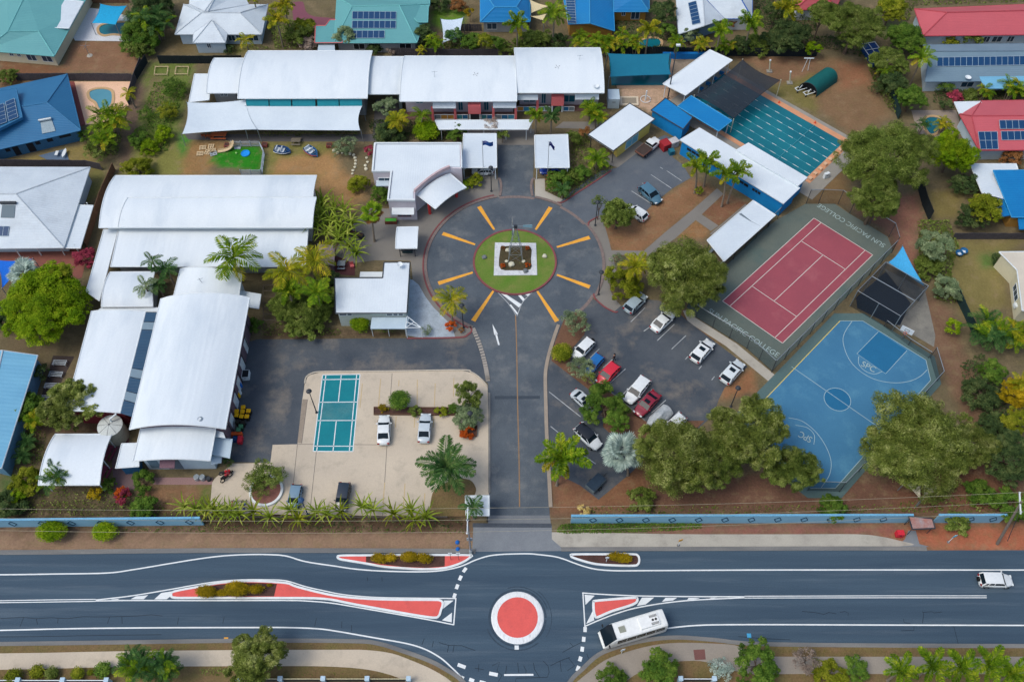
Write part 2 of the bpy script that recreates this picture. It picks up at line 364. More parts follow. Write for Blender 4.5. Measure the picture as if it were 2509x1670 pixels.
# ------------------------------------------------------------------ surface materials
ROAD=M('road_asphalt',C(54,73,92),C(70,90,108),.5,9,.9,.24,.85,bump=.2,stretch=(.05,1,1),stain=(C(98,112,126),.7,.6))
DRIVE=M('drive_asphalt',C(70,80,92),C(96,104,113),.18,9,.9,.24,.9,bump=.2,stain=(C(124,126,128),.3,.7))
LOT=M('car_park_asphalt',C(62,71,83),C(88,94,102),.2,9,.9,.24,.9,bump=.2,stain=(C(132,124,116),.16,.9))
CONC=M('pale_concrete',C(196,184,168),C(178,168,156),.15,7,.7,.1,.9,stain=(C(120,116,110),.5,.35))
PLAZA=M('grey_concrete',C(118,116,114),C(134,130,126),.25,7,.7,.12,.9,stain=(C(92,92,92),.5,.4))
PATH=M('path_concrete',C(176,172,164),C(152,148,142),.3,7,.7,.12,.9,stain=(C(112,108,102),.6,.35))
GUTTER=M('gutter_concrete',C(128,128,128),C(98,100,104),.8,8,.8,.2,.9,stretch=(.2,1,1))
WHITE=M('road_white',C(226,232,238),C(196,202,208),.8,12,.6,.12,.7)
YELL=M('road_yellow',C(238,170,62),C(210,150,64),.8,10,.8,.2,.8)
FADED=M('faded_yellow',C(196,172,128),C(172,156,134),.8,10,.9,.2,.9)
DULLW=M('faded_white',C(186,192,198),C(132,138,146),1.2,10,.9,.25,.9)
CORAL=M('coral_paving',C(220,96,92),C(204,88,84),.6,12,.6,.12,.8,stain=(C(170,80,82),.8,.5))
REDK=M('red_kerb',C(134,76,80),C(112,70,74),.9,10,.8,.2,.9)
BRICK=M('paver_grey_pink',C(134,118,114),C(104,96,98),3.2,10,.9,.2,.9)
MULCH=M('mulch',C(88,62,58),C(70,52,46),.8,7,.8,.45,.95,bump=.8)
DIRT=M('bed_dirt',C(118,86,68),C(96,72,58),.5,6,.8,.35,.95,bump=.6)
GREENLAWN=M('island_lawn',C(86,122,40),C(112,124,62),.5,6,.9,.3,.95,bump=.5,stain=(C(146,128,88),.35,.5))
# ------------------------------------------------------------------ main road
road=sheet('main_road',GG('S',[(-700,1352),(3200,1346),(3200,2100),(-700,2100)]),.010,ROAD)
ORG[road.name]=road.location.copy()
def mark(parent,name,pts,w,z,mat,closed=False):return line_mark(MB(),pts,w,z,closed).build(name,mat,parent)
def poly_mark(parent,name,pts,z,mat):return MB().face([(p[0],p[1],z)for p in pts]).build(name,mat,parent)
ZM=.016
# edge and centre lines
mark(road,'edge_line',spline(GG('D5',[(-900,362),(0,360),(450,354),(880,346),(1100,318),(1400,268),(1650,228),(1850,204),(2050,194),(2200,194),(2356,205)])+GG('D6',[(500,252),(750,290),(900,312),(1100,328),(1400,336),(1580,330),(1700,312),(1800,284),(1900,240),(2000,208),(2100,194),(2250,188),(2356,188)])+GG('D7',[(400,194),(520,208),(600,228),(700,265),(800,298),(900,318),(1050,327),(1300,326),(1800,323),(2356,321)])+GG('D8',[(1200,651),(2335,652),(3400,650)]),5),.17,ZM,WHITE)
mark(road,'edge_line',spline(GG('D5',[(-900,832),(0,818),(600,804),(1300,797),(2000,795),(2356,795)])+GG('D6',[(600,805),(760,826),(900,850),(1100,885),(1300,920),(1420,950),(1520,990),(1620,1050),(1700,1120),(1780,1200),(1850,1290)]),5),.17,ZM,WHITE)
mark(road,'edge_line',spline(GG('D7',[(640,1330),(700,1240),(760,1170),(850,1080),(950,1005),(1030,955),(1060,940)]),5),.17,ZM,WHITE)
mark(road,'edge_line',spline(GG('D7',[(1455,803),(1560,790),(1700,778),(1900,772),(2356,771)])+GG('D8',[(1200,1101),(2335,1104),(3400,1106)]),5),.17,ZM,WHITE)
mark(road,'centre_line',GG('D5',[(-900,592),(0,590),(790,579)]),.11,ZM,WHITE)
mark(road,'centre_line',GG('D5',[(-900,578),(0,574),(400,567),(790,563)]),.11,ZM,WHITE)
mark(road,'island_line',spline(GG('D5',[(790,576),(1100,572),(1700,573),(2356,572)])+GG('D6',[(500,576),(700,592),(900,624),(1200,676),(1500,728),(1722,772)]),5),.15,ZM,WHITE)
mark(road,'island_line',spline(GG('D5',[(790,568),(900,556),(1100,532),(1400,482),(1600,446),(1800,416),(2000,402),(2200,402),(2356,410)])+GG('D6',[(500,458),(650,492),(800,522),(1000,542),(1200,550),(1450,553),(1740,556)]),5),.15,ZM,WHITE)
mark(road,'island_line',GG('D6',[(1740,552),(1722,776)]),.15,ZM+.002,WHITE)
for q in([(920,563),(990,557),(970,566),(915,567)],[(1120,538),(1222,528),(1185,562),(1078,562)],[(1330,510),(1470,488),(1375,562),(1272,563)]):
 poly_mark(road,'hatch_marking',GG('D5',q),ZM,WHITE)
for q in([(1640,572),(1722,572),(1625,648)],[(1708,672),(1706,752),(1625,735)]):poly_mark(road,'hatch_marking',GG('D6',q),ZM,WHITE)
for q in([(782,524),(865,532),(790,608)],[(850,655),(862,735),(795,765)],[(1255,548),(1355,548),(1285,605),(1212,618)],[(1450,550),(1545,550),(1510,572),(1420,582)],[(1640,551),(1735,552),(1700,562),(1628,566)],[(1825,549),(1875,549),(1850,554),(1812,555)]):
 poly_mark(road,'hatch_marking',GG('D7',q),ZM,WHITE)
mark(road,'island_line',spline(GG('D7',[(762,510),(900,520),(1100,530),(1300,536),(1700,540),(2100,541)]),5),.15,ZM,WHITE)
mark(road,'island_line',GG('D7',[(768,506),(785,790)]),.15,ZM+.002,WHITE)
mark(road,'island_line',spline(GG('D7',[(782,786),(900,735),(1030,685),(1200,635),(1450,592),(1700,568),(2100,549)]),5),.15,ZM,WHITE)
mark(road,'centre_line',GG('D7',[(2100,537),(2356,536)])+GG('D8',[(1200,862),(2030,862)]),.1,ZM,WHITE)
mark(road,'centre_line',GG('D7',[(2100,552),(2356,551)])+GG('D8',[(1200,878),(2030,878)]),.1,ZM,WHITE)
for t,a,b in[('D6',(1826,303),(1800,338)),('D6',(1785,368),(1768,406)),('D6',(1757,440),(1743,478)),('D6',(1735,515),(1723,550)),
    ('D7',(786,790),(786,832)),('D7',(776,872),(773,912)),('D7',(765,953),(760,993)),('D7',(752,1034),(740,1073)),('D7',(735,1112),(720,1153)),
    ('D6',(1755,1100),(1820,1124)),('D6',(2015,1172),(2085,1186)),('D6',(1850,1222),(1890,1236)),('D6',(1935,1242),(1985,1256)),('D6',(1780,1204),(1805,1216))]:
 mark(road,'give_way_dash',GG(t,[a,b]),.42,ZM,WHITE)
mark(road,'centre_line',GG('D7',[(118,1186),(360,1184)]),.22,ZM,WHITE)
for t,x,y,c in[('D5',1863,893,YELL),('D7',2138,861,None),('D7',222,960,WHITE)]:
 p=G(t,x,y);MB().box((p.x,p.y,.02),(.5,.5,.02)).build('valve_cover',c or M('blue_paint',C(70,160,210)),road)
CRK=M('crack_tar',C(30,44,58));SCUFF=M('tyre_scuff',C(38,54,70),C(58,76,94),2.0,8,.9,.3)
for t,pts in(('D5',[(0,722),(90,716),(190,712),(300,722),(420,714),(560,722),(680,706),(860,708),(1000,704),(1130,700),(1250,690),(1340,700)]),('D5',[(195,712),(165,790)],),('D5',[(300,722),(310,770)]),('D5',[(480,716),(475,760)]),('D5',[(905,708),(885,765)]),('D5',[(1005,706),(1008,765)]),('D5',[(1475,712),(1462,770)]),('D5',[(1850,705),(1838,760)]),('D5',[(0,872),(300,870),(700,862),(1000,858),(1330,854)]),
 ('D6',[(1600,918),(1680,942),(1790,945),(1900,985)]),('D6',[(1680,940),(1670,1000)]),('D6',[(1725,945),(1715,1000)]),('D6',[(1480,885),(1460,935)]),('D6',[(1555,908),(1545,955)]),('D6',[(590,718),(575,785)]),('D6',[(880,775),(880,825)]),('D6',[(800,745),(798,800)]),('D6',[(1010,380),(1012,412)]),('D6',[(1130,378),(1132,415)]),('D6',[(1895,1130),(1970,1142)]),('D6',[(1930,1095),(1924,1160)]),
 ('D7',[(20,1110),(80,1080),(60,1150),(100,1190),(70,1240)]),('D7',[(140,1110),(130,1180)]),('D7',[(230,1085),(240,1170)]),('D7',[(280,1110),(300,1150),(295,1185)]),('D7',[(360,1085),(370,1140),(410,1205)]),('D7',[(440,1070),(480,1110),(490,1160),(475,1205),(360,1208),(220,1212),(210,1245)]),('D7',[(500,1110),(580,1070),(660,1040)]),('D7',[(580,1070),(590,1160)]),('D7',[(650,1045),(700,1110),(640,1150)]),('D7',[(660,920),(690,950),(760,915)]),('D7',[(690,950),(600,1000)]),('D7',[(800,1010),(815,1050)]),
 ('D8',[(520,990),(620,998),(700,1014),(740,998),(800,1010)]),('D8',[(830,998),(870,990),(900,1005),(895,1025)]),('D8',[(1505,990),(1515,1010),(1505,1085)]),('D8',[(1510,998),(1580,992),(1600,1002),(1665,995)]),('D8',[(1350,1050),(1355,1080),(1405,1088)]),('D8',[(1435,1110),(1435,1145),(1330,1148)]),('D8',[(1760,1110),(1800,1265)]),('D8',[(0,1195),(200,1212),(425,1222)])):
 mark(road,'crack',GG(t,pts),.07,ZM-.002,CRK)
rc=G('D7',229,713)
for r_,w_,a0,a1 in((3.48,.22,0,6.2),(3.85,.12,.3,1.9),(3.95,.16,3.5,5.4),(4.2,.1,-.6,.9)):mark(road,'tyre_scuff',circle(rc,r_,40,a0,a1),w_,ZM-.003,SCUFF)
# traffic islands: white kerb, coral infill, planted centre
def island(name,pts,w=.27,infill=CORAL,n=6):
 ring=spline(pts,n,True)
 root=raised(name,ring,.11,infill)
 kerb(MB(),ring,w,-.02,.15,True).build('kerb',WHITE,root);return root
isl_w=island('traffic_island',GG('D5',[(1415,530),(1440,500),(1650,460),(1800,432),(1950,418),(2120,416),(2356,430)])+GG('D6',[(420,458),(600,505),(780,540),(1000,560),(1250,568),(1540,570),(1610,574),(1632,600),(1615,660),(1600,700),(1560,716),(1400,694),(1150,650),(900,605),(650,560),(300,554),(0,554)])+GG('D5',[(1900,553),(1600,553),(1440,551)]),n=4)
poly_mark(isl_w,'planting_bed',GG('D5',[(1632,545),(1640,475),(1800,445),(1950,430),(2150,430),(2285,438),(2262,540),(1900,542)]),.118,MULCH)
isl_n=island('traffic_island',GG('D6',[(765,215),(800,205),(1000,203),(1300,200),(1600,200),(1850,202),(1862,215),(1800,258),(1700,295),(1600,312),(1450,316),(1300,308),(1150,296),(1000,270),(880,250),(790,235)]),n=4)
poly_mark(isl_n,'planting_bed',GG('D6',[(1000,212),(1650,208),(1648,294),(1500,306),(1300,298),(1000,260)]),.118,MULCH)
isl_e=island('traffic_island',GG('D7',[(670,205),(700,195),(1000,194),(1180,194),(1220,205),(1232,240),(1222,275),(1180,288),(1000,284),(880,275),(780,252),(690,222)]),infill=MULCH,n=4)
isl_s=island('traffic_island',GG('D7',[(855,590),(870,578),(1000,566),(1190,552),(1215,560),(1208,590),(1150,618),(1000,665),(890,712),(868,700),(857,660)]),w=.3,n=3)
rc=G('D7',229,713);rb_r=3.25
rbt=raised('mini_roundabout',circle(rc,rb_r-.75,48),.12,CORAL)
m_=MB();k_=48
for a,za,b,zb in((rb_r,.02,rb_r-.12,.08),(rb_r-.12,.08,rb_r-.75,.13)):
 A,B=circle(rc,a,k_),circle(rc,b,k_)
 m_.add([(p.x,p.y,za)for p in A]+[(p.x,p.y,zb)for p in B],[(i,(i+1)%k_,k_+(i+1)%k_,k_+i)for i in range(k_)])
m_.build('kerb_ring',M('scuffed_white',C(228,232,238),C(206,210,216),1.5,10,.7,.1,.7,stain=(C(120,122,128),2.2,.45),stretch=(2.2,.7,1)),rbt)
# ------------------------------------------------------------------ verges, kerbs and footpaths of the main road
S_L=[(-700,1584),(0,1577),(300,1573),(600,1569),(860,1570),(927,1576),(986,1594),(1045,1615),(1087,1636),(1137,1672),(1200,1760)]
S_R=[(1340,1760),(1396,1670),(1426,1639),(1467,1603),(1521,1582),(1586,1567),(1660,1561),(1750,1567),(1900,1578),(2509,1582),(3200,1582)]
VERGE=M('dry_verge',C(120,96,70),C(104,98,58),.5,6,.9,.35,.95,bump=.5)
vl=spline(GG('S',S_L),4);vr=spline(GG('S',S_R),4)
raised('verge',vl+GG('S',[(1200,2100),(-700,2100)]),.09,VERGE)
raised('verge',vr+GG('S',[(3200,2100),(1340,2100)]),.09,VERGE)
kerb(MB(),vl,.5,.0,.12).build('kerb',GUTTER,kind='structure');kerb(MB(),vr,.5,.0,.12).build('kerb',GUTTER,kind='structure')
n1=spline(GG('S',[(-700,1352),(0,1353),(300,1350),(600,1348),(1000,1349),(1165,1350)]),3);n2=spline(GG('S',[(1375,1345),(1700,1344),(2100,1343),(2270,1344)]),3)
kerb(MB(),n1,.62,.0,.10).build('kerb',GUTTER,kind='structure');kerb(MB(),n2,.55,.0,.10).build('kerb',GUTTER,kind='structure')
raised('footpath',spline(GG('S',[(-700,1604),(0,1600),(280,1595),(560,1592),(830,1591),(900,1592),(960,1600),(1010,1618),(1060,1640),(1110,1672),(1150,1720)]),3)+spline(GG('S',[(1040,1720),(990,1668),(940,1648),(880,1637),(800,1632),(690,1631),(300,1633),(0,1640),(-700,1646)]),3),.105,CONC)
raised('footpath',spline(GG('S',[(1410,1672),(1440,1648),(1480,1618),(1530,1598),(1600,1580),(1665,1574),(1750,1576),(1800,1580),(1830,1592),(1860,1606),(2000,1608),(2509,1608),(3200,1608)]),3)+spline(GG('S',[(3200,1652),(2000,1650),(1840,1650),(1745,1625),(1700,1618),(1620,1625),(1560,1650),(1520,1680),(1480,1720),(1395,1720)]),3),.105,M('path_concrete_warm',C(150,142,134),C(132,126,120),.3,7,.7,.12,.9))
sheet('manhole_cover',GG('D7',[(1678,980),(1772,976),(1780,1060),(1690,1065)]),.112,M('rust_plate',C(118,78,74),C(96,70,68),1,8))
sheet('footpath',spline(GG('S',[(1351,1303),(1351,1320),(1378,1340),(1500,1341),(1800,1339),(2150,1338),(2210,1337),(2240,1333),(2205,1324),(2160,1314),(2100,1308),(1950,1308),(1700,1308),(1560,1306),(1450,1304)]),3),.02,PATH)
APRON=M('apron_concrete',C(126,132,140),C(108,114,124),.4,8,.8,.15,.9,stain=(C(150,154,160),.4,.5))
sheet('driveway_apron',GG('S',[(1160,1287),(1352,1287),(1352,1320),(1385,1349),(1156,1351),(1158,1330)]),.022,APRON)
sheet('driveway_apron',GG('S',[(1196,1262),(1347,1262),(1350,1284),(1196,1284)]),.024,M('apron_concrete_b',C(118,122,128),C(100,106,114),.4,8,.8,.15,.9))
kerb(MB(),GG('S',[(1158,1286),(1351,1287)]),.55,0,.06).build('speed_hump',M('dark_hump',C(64,72,84),C(84,90,98),.5),kind='structure')
# ------------------------------------------------------------------ school drive with its turning circle
CC=G('S',1262,641);CC=Vector((0.42,0,0))+Vector((0,G('S',1262,640).y,0));
cpts=np.array([(p.x,p.y)for p in GG('S',[(1171,507),(1349,507),(1158,785),(1366,790),(1083,571),(1073,694),(1445,583),(1446,703)])])
A_=np.c_[2*cpts,np.ones(8)];s_=np.linalg.lstsq(A_,(cpts**2).sum(1),rcond=None)[0];CC=Vector((s_[0],s_[1],0))
RO,RI=13.75,6.55
sheet('plaza',spline(GG('O',[(840,480),(900,480),(950,500),(1000,440),(1080,405),(1143,400),(1143,520),(1080,600),(1060,700),(1092,748),(1092,776),(980,780),(945,760),(945,600),(780,610),(780,560)]),2),.006,PLAZA)
sheet('plaza',GG('B2',[(1600,1050),(1650,1090),(1700,1180),(1760,1260),(1830,1330),(1900,1400),(1930,1490),(1660,1495),(1560,1480),(1560,1050)]),.014,M('pale_blue_paving',C(170,184,200),C(140,150,162),.9,7,.8,.2,.9,stain=(C(96,100,104),1.2,.4)))
sheet('plaza',GG('A2',[(640,1290),(2010,1290),(2040,960),(2300,930),(2300,1330),(2040,1360),(960,1360),(240,1340),(200,1280)]),.010,M('dark_paving',C(92,90,92),C(76,76,80),.4,8))
sheet('plaza',GG('E5',[(-400,600),(1250,600),(1250,905),(520,905),(520,690),(-400,690)]),.008,PLAZA)
drive=sheet('school_drive',circle(CC,RO,96),.030,DRIVE);ORG[drive.name]=drive.location.copy()
sheet('school_drive',GG('S',[(1100,760),(1155,800),(1183,866),(1196,939),(1196,1262),(1347,1262),(1337,1080),(1335,950),(1338,890),(1354,850),(1378,800),(1420,780),(1340,740),(1200,730)]),.026,DRIVE)
sheet('school_drive',GG('B3',[(690,17),(970,17),(960,290),(975,420),(700,420),(690,290)]),.028,DRIVE)
sheet('school_drive',GG('C2',[(430,95),(1500,85),(1900,78),(1985,25),(2100,60),(2110,430),(2060,390),(1985,345),(1900,325),(1300,330),(850,335),(772,362),(745,400),(727,545),(690,868),(507,872),(491,1003),(200,1000),(150,900),(330,200),(380,95)]),.022,LOT)
lot_e=sheet('car_park',GG('C3',[(390,700),(385,470),(405,380),(450,230),(500,110),(600,0),(700,-60),(790,-12),(860,45),(913,0),(1060,-50),(1180,-40),(1290,20),(1380,100),(1600,270),(1800,420),(1740,480),(1640,570),(1600,650),(1560,760),(1450,860),(1250,960),(1100,1040),(1000,1150),(900,1235),(760,1350),(630,1250),(430,1150),(400,1000)]),.018,LOT);ORG[lot_e.name]=lot_e.location.copy()
lot_n=sheet('car_park',GG('B4',[(-255,465),(-150,370),(60,220),(200,190),(370,60),(430,0),(560,-60),(650,-20),(620,110),(700,170),(760,270),(620,350),(470,470),(380,560),(250,560),(60,560),(-50,620),(-200,560)]),.020,M('north_lot_asphalt',C(84,92,104),C(98,106,116),.2,9,.8,.2,.9,bump=.2,stain=(C(120,122,126),.3,.45)));ORG[lot_n.name]=lot_n.location.copy()
lot_w=sheet('car_park',GG('C2',[(745,420),(770,360),(860,337),(1900,324),(1975,340),(2040,385),(2095,440),(2105,830),(2105,1240),(1940,1250),(1660,1340),(1600,1400),(800,1390),(40,1380),(60,1150),(80,1120),(210,1010),(490,1005),(507,872),(690,868),(725,545)]),.034,CONC);ORG[lot_w.name]=lot_w.location.copy()
DARKJ=M('joint_dark',C(104,100,98))
for a in([(1390,345),(1352,870),(1320,1395)],[(830,925),(780,1390)],[(690,870),(655,1210)],[(690,868),(1300,872)],[(765,540),(722,862)]):mark(lot_w,'joint',GG('C2',a),.07,.037,DARKJ)
poly_mark(lot_w,'spoon_drain',GG('C2',[(728,535),(765,537),(724,860),(690,858)]),.036,M('drain_concrete',C(150,138,126),C(132,122,112),.6))
for a in([(1170,420),(1152,600)],[(1305,385),(1288,600)],[(1441,395),(1438,440)],[(1576,390),(1574,600)],[(1708,420),(1702,600)],[(1846,380),(1842,520)],[(1420,665),(1414,745)],[(1556,660),(1553,745)],[(1700,660),(1694,745)],[(1335,1150),(1320,1345)],[(1485,1158),(1473,1345)],[(1632,1230),(1625,1345)]):mark(lot_w,'bay_line',GG('C2',a),.12,.038,FADED)
# concentric kerbs of the circle: grey ring and red-brown edge with gaps at the exits
def ang(t,x,y):p=G(t,x,y)-CC;return math.atan2(p.y,p.x)
def ring_arc(r,w,a0,a1,z0,z1,mat,name):
 while a1<a0:a1+=2*math.pi
 kerb(MB(),circle(CC,r,max(8,int((a1-a0)*16)),a0,a1),w,z0,z1).build(name,mat,kind='structure')
aW0,aW1=ang('B3',690,440),ang('B3',500,1440)
aE0,aE1=ang('B3',1390,610),ang('B3',970,415)
ring_arc(RO+.25,.45,aW0,aW1-.02,0,.13,BRICK,'kerb')
ring_arc(RO+.62,.22,aW0+.03,aW1-.06,0,.15,REDK,'kerb')
ring_arc(RO+.25,.4,ang('B3',1190,470),ang('B3',975,418),0,.13,BRICK,'kerb')
ring_arc(RO+.2,.45,ang('B3',1425,1170),ang('B3',1385,610),0,.13,BRICK,'kerb')
ring_arc(RO-.1,.5,ang('B3',975,415),ang('B3',700,415),0,.045,BRICK,'paver_band')
ring_arc(RO-.1,.5,ang('B3',1385,610),ang('B3',1190,470),0,.045,BRICK,'paver_band')
ring_arc(RO-.1,.5,ang('B3',1200,1330),ang('B3',1425,1170),0,.045,BRICK,'paver_band')
for pts in([(705,410),(715,340),(705,285),(690,280)],[(955,410),(945,340),(955,285),(975,280)]):kerb(MB(),spline(GG('B3',pts),4),.4,0,.13).build('kerb',BRICK,kind='structure')
kerb(MB(),spline(GG('B3',[(1145,1000-540),(1195,455),(1300,385),(1450,290),(1560,215)]),4),.25,0,.12).build('kerb',REDK,kind='structure')
# brick pieces in the low wall strip beside the drive: one block each
bk=MB().box((0,0,0),(.62,.36,.12));bkm=None
line=spline(GG('C2',[(1990,20),(2035,130),(2070,250),(2090,350),(2098,400)]),12);acc=0
stripw=thing('drive_edging',None,None,line[0]);tag(stripw,kind='structure')
for i in range(0,len(line)-1,2):
 d_=line[i+1]-line[i]
 if bkm is None:ob=bk.build('paver',M('edge_paver',C(160,154,148),C(130,126,124),1.5,9),stripw,local=True);bkm=ob.data
 else:ob=link(bpy.data.objects.new('paver',bkm),stripw)
 ob.location=line[i]-ORG[stripw.name]+Vector((0,0,.05));ob.rotation_euler=(0,0,math.atan2(d_.y,d_.x)+math.pi/2)
kerb(MB(),spline(GG('C2',[(1500,88),(1880,82),(1950,60),(1978,30),(1965,0)]),4),.25,0,.13).build('kerb',REDK,kind='structure')
kerb(MB(),spline(GG('C2',[(745,420),(755,375),(800,345),(900,334),(1400,330),(1900,322),(1975,338),(2040,382),(2092,440)]),4),.2,0,.14).build('kerb',M('kerb_pale',C(186,178,166),C(150,144,136),.8),kind='structure')
kerb(MB(),GG('C2',[(2108,490),(2108,1230)]),.28,0,.14).build('kerb',GUTTER,kind='structure')
kerb(MB(),spline(GG('C3',[(480,130),(445,230),(415,330),(395,420),(388,500),(392,700),(398,900),(412,1150),(425,1400)]),4),.5,0,.12).build('kerb',M('kerb_beige',C(158,146,134),C(126,118,112),.9,8),kind='structure')
mark(drive,'centre_line',spline(GG('C3',[(180,60),(188,300),(195,700),(205,1100),(208,1400)]),3),.16,.036,M('dull_yellow_line',C(150,118,84),C(112,100,92),.8,8))
mark(drive,'repair_strip',GG('C3',[(35,638),(350,636)]),.5,.033,M('tar_strip',C(60,70,82)))
for o_,i_ in[((545,490),(662,668)),((1095,496),(980,668)),((265,697),(515,782)),((232,1080),(497,996)),((1395,727),(1143,802)),((1396,1108),(1143,1014)),((500,1368),(655,1138)),((1145,1372),(992,1140))]:
 a,b=G('B3',*o_),G('B3',*i_);d_=(b-a).normalized();nn=Vector((-d_.y,d_.x,0))
 poly_mark(drive,'spoke_marking',[a+nn*.36,a-nn*.36,b-nn*.17,b+nn*.17],.036,YELL)
for q in([(700,1148),(745,1160),(870,1240),(852,1266)],[(830,1155),(850,1152),(900,1205),(885,1220)],[(875,1150),(900,1144),(938,1160),(920,1178)],[(780,1245),(790,1242),(846,1312),(836,1320)]):poly_mark(drive,'hatch_marking',GG('B3',q),.036,WHITE)
mark(drive,'hatch_line',spline(GG('B3',[(690,1150),(770,1235),(832,1330)]),4),.1,.038,DULLW);mark(drive,'hatch_line',spline(GG('B3',[(955,1148),(880,1225),(838,1330)]),4),.1,.038,DULLW)
for q in([(648,1392),(690,1470),(662,1476)],[(668,1470),(682,1468),(704,1552),(692,1555)]):poly_mark(drive,'arrow_marking',GG('B3',q),.036,WHITE)
# bay lines of the two asphalt car parks
for a in([(1085,10),(985,110)],[(1125,140),(1075,175)],[(1290,125),(1170,240)],[(1370,205),(1270,300)],[(1385,350),(1365,372)],[(1480,415),(1460,440)],[(1570,490),(1550,515)],[(765,298),(700,360)],[(860,370),(790,430)],[(948,437),(815,558)],[(1000,545),(905,640)],[(1135,580),(1030,680)],[(1230,655),(1130,745)],[(1325,730),(1220,830)],[(415,598),(635,772)],[(425,838),(520,915)],[(640,1030),(740,1100)]):mark(lot_e,'bay_line',GG('C3',a),.11,.023,DULLW)
for a in([(305,370),(475,480)],[(455,245),(612,350)],[(575,215),(690,292)],[(385,310),(405,322)],[(525,188),(545,200)]):mark(lot_n,'bay_line',GG('B4',a),.11,.025,DULLW)
bedA=raised('garden_bed',GG('C3',[(470,210),(520,90),(600,40),(680,90),(660,200),(580,290),(560,390),(650,450),(730,545),(800,575),(900,640),(1000,730),(1085,800),(1150,860),(1260,850),(1330,800),(1500,800),(1400,900),(1100,1000),(1010,960),(930,900),(830,880),(790,840),(800,760),(760,640),(690,580),(560,480),(430,380),(440,300)]),.06,DIRT)
kerb(MB(),spline(GG('C3',[(560,390),(650,450),(730,545),(800,575),(900,640),(1000,730),(1085,800)]),3),.15,0,.1).build('kerb',GUTTER,kind='structure')
# round lawn island with the windmill bed
isl=raised('roundabout_lawn',circle(CC,RI-.2,64),.16,GREENLAWN)
kerb(MB(),circle(CC,RI-.12,64),.3,0,.22,True).build('kerb',REDK,isl)
q_=GG('E4',[(178,740),(968,748),(990,1362),(155,1370)],.2)
MB().prism(q_,.1,.24).build('gravel_border',M('white_gravel',C(214,218,226),C(176,180,188),2,8,.8,.35,.9,bump=.6),isl)
poly_mark(isl,'planting_bed',spline(GG('E4',[(290,812),(560,800),(860,825),(870,1050),(862,1250),(600,1270),(290,1250),(255,1050)],.24),3),.25,M('bed_dark',C(82,70,50),C(66,64,44),1.2,6,.9,.5,.95,bump=.8))
# ------------------------------------------------------------------ smaller paths
sheet('footpath',spline(GG('B3',[(1385,620),(1440,575),(1482,562),(1530,700),(1570,860),(1600,1000),(1545,1080),(1580,1190),(1635,1250),(1585,1292),(1500,1245),(1430,1175),(1470,1080),(1495,960),(1480,800),(1440,700)]),2),.012,PLAZA)
kerb(MB(),spline(GG('B3',[(1425,1160),(1440,1200),(1510,1262),(1585,1300),(1610,1298)]),4),.22,0,.14).build('kerb',REDK,kind='structure')
kerb(MB(),spline(GG('B3',[(1385,640),(1390,610),(1430,585),(1460,570)]),4),.22,0,.14).build('kerb',REDK,kind='structure')
sheet('footpath',GG('B4',[(150,858),(440,870),(640,735),(800,592),(1012,392),(962,350),(780,510),(560,690),(400,830),(150,825)]),.010,PLAZA)
sheet('footpath',GG('B4',[(790,588),(835,545),(975,637),(915,677)]),.014,PLAZA)
sheet('footpath',GG('B4',[(905,700),(1180,470),(1230,500),(960,720)]),.011,PLAZA)
sheet('footpath',GG('B4',[(700,1290),(760,1278),(800,1345),(1110,1540)])+GG('O',[(1790,868),(1772,880)])+GG('B4',[(1030,1560),(740,1375)]),.010,PATH)
sheet('footpath',GG('B3',[(455,380),(600,270),(680,275),(690,420),(560,470),(440,520)]),.009,PLAZA)
sheet('footpath',GG('B3',[(975,278),(1050,275),(1052,370),(1200,440),(1150,470),(975,420)]),.009,PATH)
sheet('footpath',GG('B4',[(60,150),(200,190),(370,60),(430,20),(330,-30),(150,90)]),.016,PLAZA)
sheet('footpath',GG('A3',[(1880,1170),(2352,1170),(2352,1240),(2100,1240),(1800,1230)]),.009,PLAZA)
sheet('footpath',GG('C1',[(770,950),(980,950),(940,1280),(800,1280)]),.009,M('purple_paving',C(112,92,96),C(96,80,86),.6,7))
sheet('footpath',GG('C1',[(640,860),(900,860),(900,960),(780,960),(740,900)]),.010,M('maroon_paving',C(98,56,60),C(84,52,56),.6,7))
sheet('footpath',GG('C1',[(1060,1195),(1490,1195),(1480,1245),(1070,1245)]),.011,M('pink_paving',C(146,116,116),C(128,104,106),.6,7))
sheet('forecourt',GG('S',[(540,850),(640,830),(640,1000),(560,1130),(540,1130)]),.012,LOT)
# ================================================================== BUILDINGS
RW=M('roof_white',C(217,226,236),C(203,214,227),.22,5,.8,.05,.6,stretch=(1,.25,1),stain=(C(170,186,204),.14,.6),spec=.3,ribs=(0,.76,.09))
RWX=M('roof_white_ribbed',C(212,222,233),C(198,209,222),.22,5,.8,.05,.5,ribs=(0,.38,.18),spec=.3,stain=(C(186,198,212),.15,.4))
RWY=M('roof_white_ribbed_y',C(206,217,229),C(191,204,219),.22,5,.8,.05,.5,ribs=(1,.5),spec=.4,stain=(C(184,196,212),.15,.4))
RGREYW=M('roof_grey_white',C(202,213,225),C(187,199,213),.3,5,.8,.08,.6,ribs=(1,.45),stain=(C(158,166,176),.2,.5))
RTEAL=M('roof_teal',C(96,158,164),C(84,145,154),.3,6,.7,.08,.55,ribs=(1,.45),stain=(C(104,172,176),.15,.4))
RBLUE=M('roof_blue',C(18,120,184),C(12,106,172),.3,6,.7,.08,.5,ribs=(1,.45),stain=(C(40,140,196),.15,.4))
RNAVY=M('roof_steel_blue',C(38,100,146),C(48,112,158),.3,6,.7,.08,.55,ribs=(1,.45),stain=(C(34,90,134),.15,.5))
RLB=M('roof_light_blue',C(116,176,210),C(100,160,198),.4,6,.8,.08,.55,ribs=(1,.6),stretch=(.3,1.6,1))
